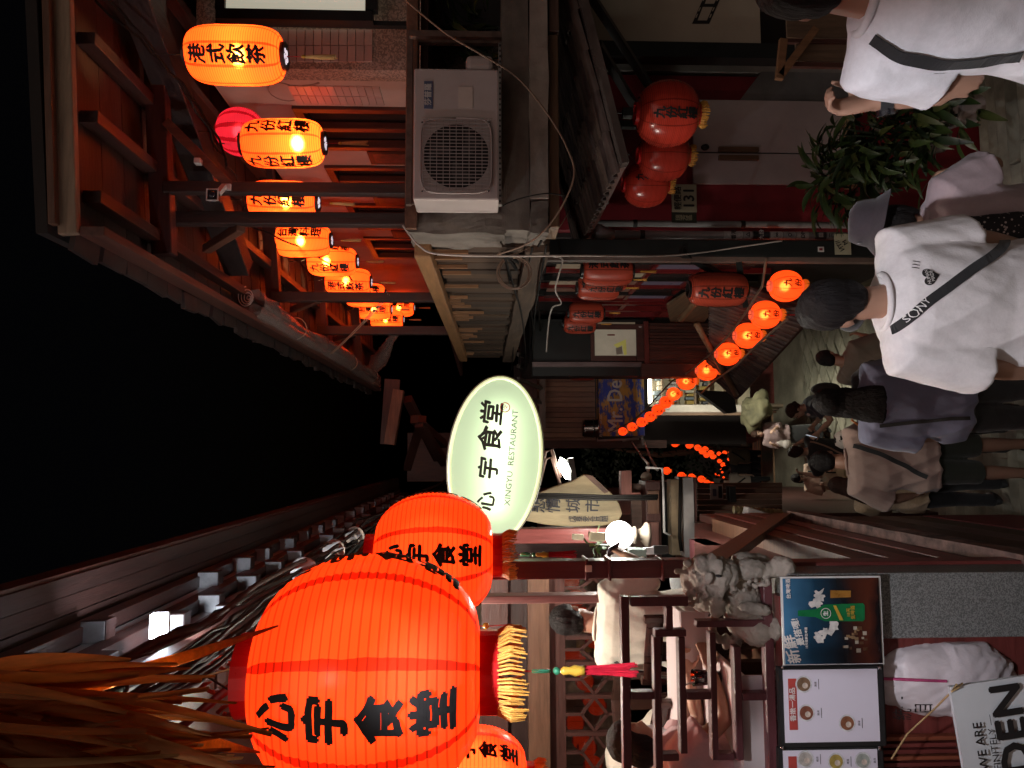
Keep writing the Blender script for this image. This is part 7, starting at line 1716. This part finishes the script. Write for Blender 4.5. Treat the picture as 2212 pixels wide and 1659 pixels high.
text_on('print', '好', mat('gold_ink', (.5, .35, .08), .5), c0 + V((0, -.003, -.01)), (1, 0, 0), (0, 0, 1), .035, tb, .02); text_on('print', '九份伴手', mat('grey_ink', (.15, .15, .2), .5), c0 + V((0, -.003, -.055)), (1, 0, 0), (0, 0, 1), .018, tb, .01)
# ---- far crowd
import itertools
crowd = [(1592, 985, 20.5, (.22, .16, .10), 5, 'in tan with dark strap at the right of the far crowd'), (1590, 1041, 20, (.40, .32, .27), 175, 'in beige with dark bag at the left of the far crowd'), (1600, 1012, 21.5, (.05, .045, .045), 10, 'dark clad in the middle of the far crowd'), (1583, 1002, 24, (.03, .03, .035), 20, 'in black in the second row of the far crowd'), (1580, 1023, 26, (.42, .42, .45), 170, 'in white in the second row of the far crowd'), (1577, 1034, 29, (.20, .22, .26), 0, 'in grey blue far down the street'), (1574, 1012, 32, (.5, .5, .5), 185, 'in pale grey farthest down the street'), (1588, 1052, 24, (.1, .06, .05), 30, 'in brown by the plank wall'), (1572, 1000, 35, (.25, .24, .22), 0, 'small and grey under the farthest lanterns')]
for i, (x, y, Y, c_, hd, lab) in enumerate(crowd):
    p = P(x, y, Y); hh = min(1.75, max(1.5, p.z - gz(Y)))
    q_ = person('pedestrian ' + lab, (p.x, Y, gz(Y)), R(hd), hh, dict(legL=((-.03, .2, -1), (-.02, -.1, -1))), dict(shirt=('far%d' % i, c_, .7, .84, .025), hair=('short', 'bob')[i % 2], skin='acb'[i % 3]), vox=.026, group='people far down the street')
    if i in (0, 1): strap(q_, ((.12, 1.42), (-.14, 1.0)), -1 if i == 0 else 1, .045, st_, 'bag_strap')
# ---- diners on the terrace (floor at -1.82, seats at -1.36)
SIT = dict(pel=.56, legL=((-.10, 1, -.05), (0, .05, -1)), legR=((.10, 1, -.05), (0, .05, -1)))
def diner(label, x, y, hd, h, pose, outfit, **k):
    po = dict(SIT); po.update(pose); return person(label, (x, y, -1.82), hd, h, po, outfit, group='diners on the terrace', **k)
pn = diner('seated man in plain white shirt with his back to us, phone in hand', -1.05, 4.62, R(-22), 1.78, dict(head=(16, 12, 0), lean=10, armL=((-.25, .35, -.9), (.3, .95, .1)), armR=((.35, .3, -.9), (-.05, .85, .45))), dict(shirt=('cream_white', (.66, .62, .52), .95, .52 + .30, .03), bottom=('shorts', 'grey_short', (.45, .46, .47), .9), skin='b', hair='short'), vox=.009, w=1.08)
strap(pn, ((-.16, 1.0), (-.2, .96)), -1, .02, st_, 'waist_strap')
M_ = Matrix.Translation(pn['root'].location) @ Matrix.Rotation(R(-22), 4, 'Z') @ Matrix.Scale(1.78 / 1.72, 4)
phone(M_ @ (pn['J']['armR'][2] + V((-.02, .10, .06))), (.9, .2, R(-22)), (.05, .05, .08), 'dark phone in the hand of the seated man in white')
po_ = diner('diner in pale polo leaning sideways at the left of the terrace', -1.75, 5.05, R(80), 1.70, dict(head=(35, 20, 0), lean=38, armL=((-.2, .6, -.7), (.2, .9, .0)), armR=((.2, .6, -.7), (-.2, .9, .0))), dict(shirt=('polo_cream', (.56, .50, .42), .9, .82, .03), skin='b', hair='short'), vox=.011, w=1.05)
pq_ = diner('grey haired diner in printed white T-shirt bent over the near table', -1.55, 4.12, R(165), 1.70, dict(head=(38, 25, 0), lean=26, armL=((-.2, .7, -.6), (.3, .85, -.1)), armR=((.2, .7, -.6), (-.3, .85, -.1))), dict(shirt=('lilac_white', (.55, .52, .58), .9, .82, .03), skin='b', hair='short', hairm=mat('grey_hair', (.06, .05, .05), .5, .4, 60, .5)), vox=.010, face=True, w=1.05)
v_, f_ = glyphs('Fender', .01); v_, f_ = slice_glyph(v_, f_, .3); printed(pq_, v_, f_, (.03, 1.12), .05, 1, INK, 'print_lettering', -.15, 1, .005)
pr_ = diner('diner in red top with pink frilled sleeve at the near left table', -1.50, 3.62, R(-70), 1.58, dict(head=(20, 0, 0), lean=14, armL=((-.25, .6, -.7), (.2, .9, .15)), armR=((.25, .6, -.75), (-.2, .9, .1))), dict(shirt=('pink_frill', (.58, .36, .38), .6, .82, .04), bottom=('skirt', 'red', (.42, .02, .03), .42), skin='a', hair='bob'), vox=.011, w=.95)
bpy.data.scenes.remove(SCR)
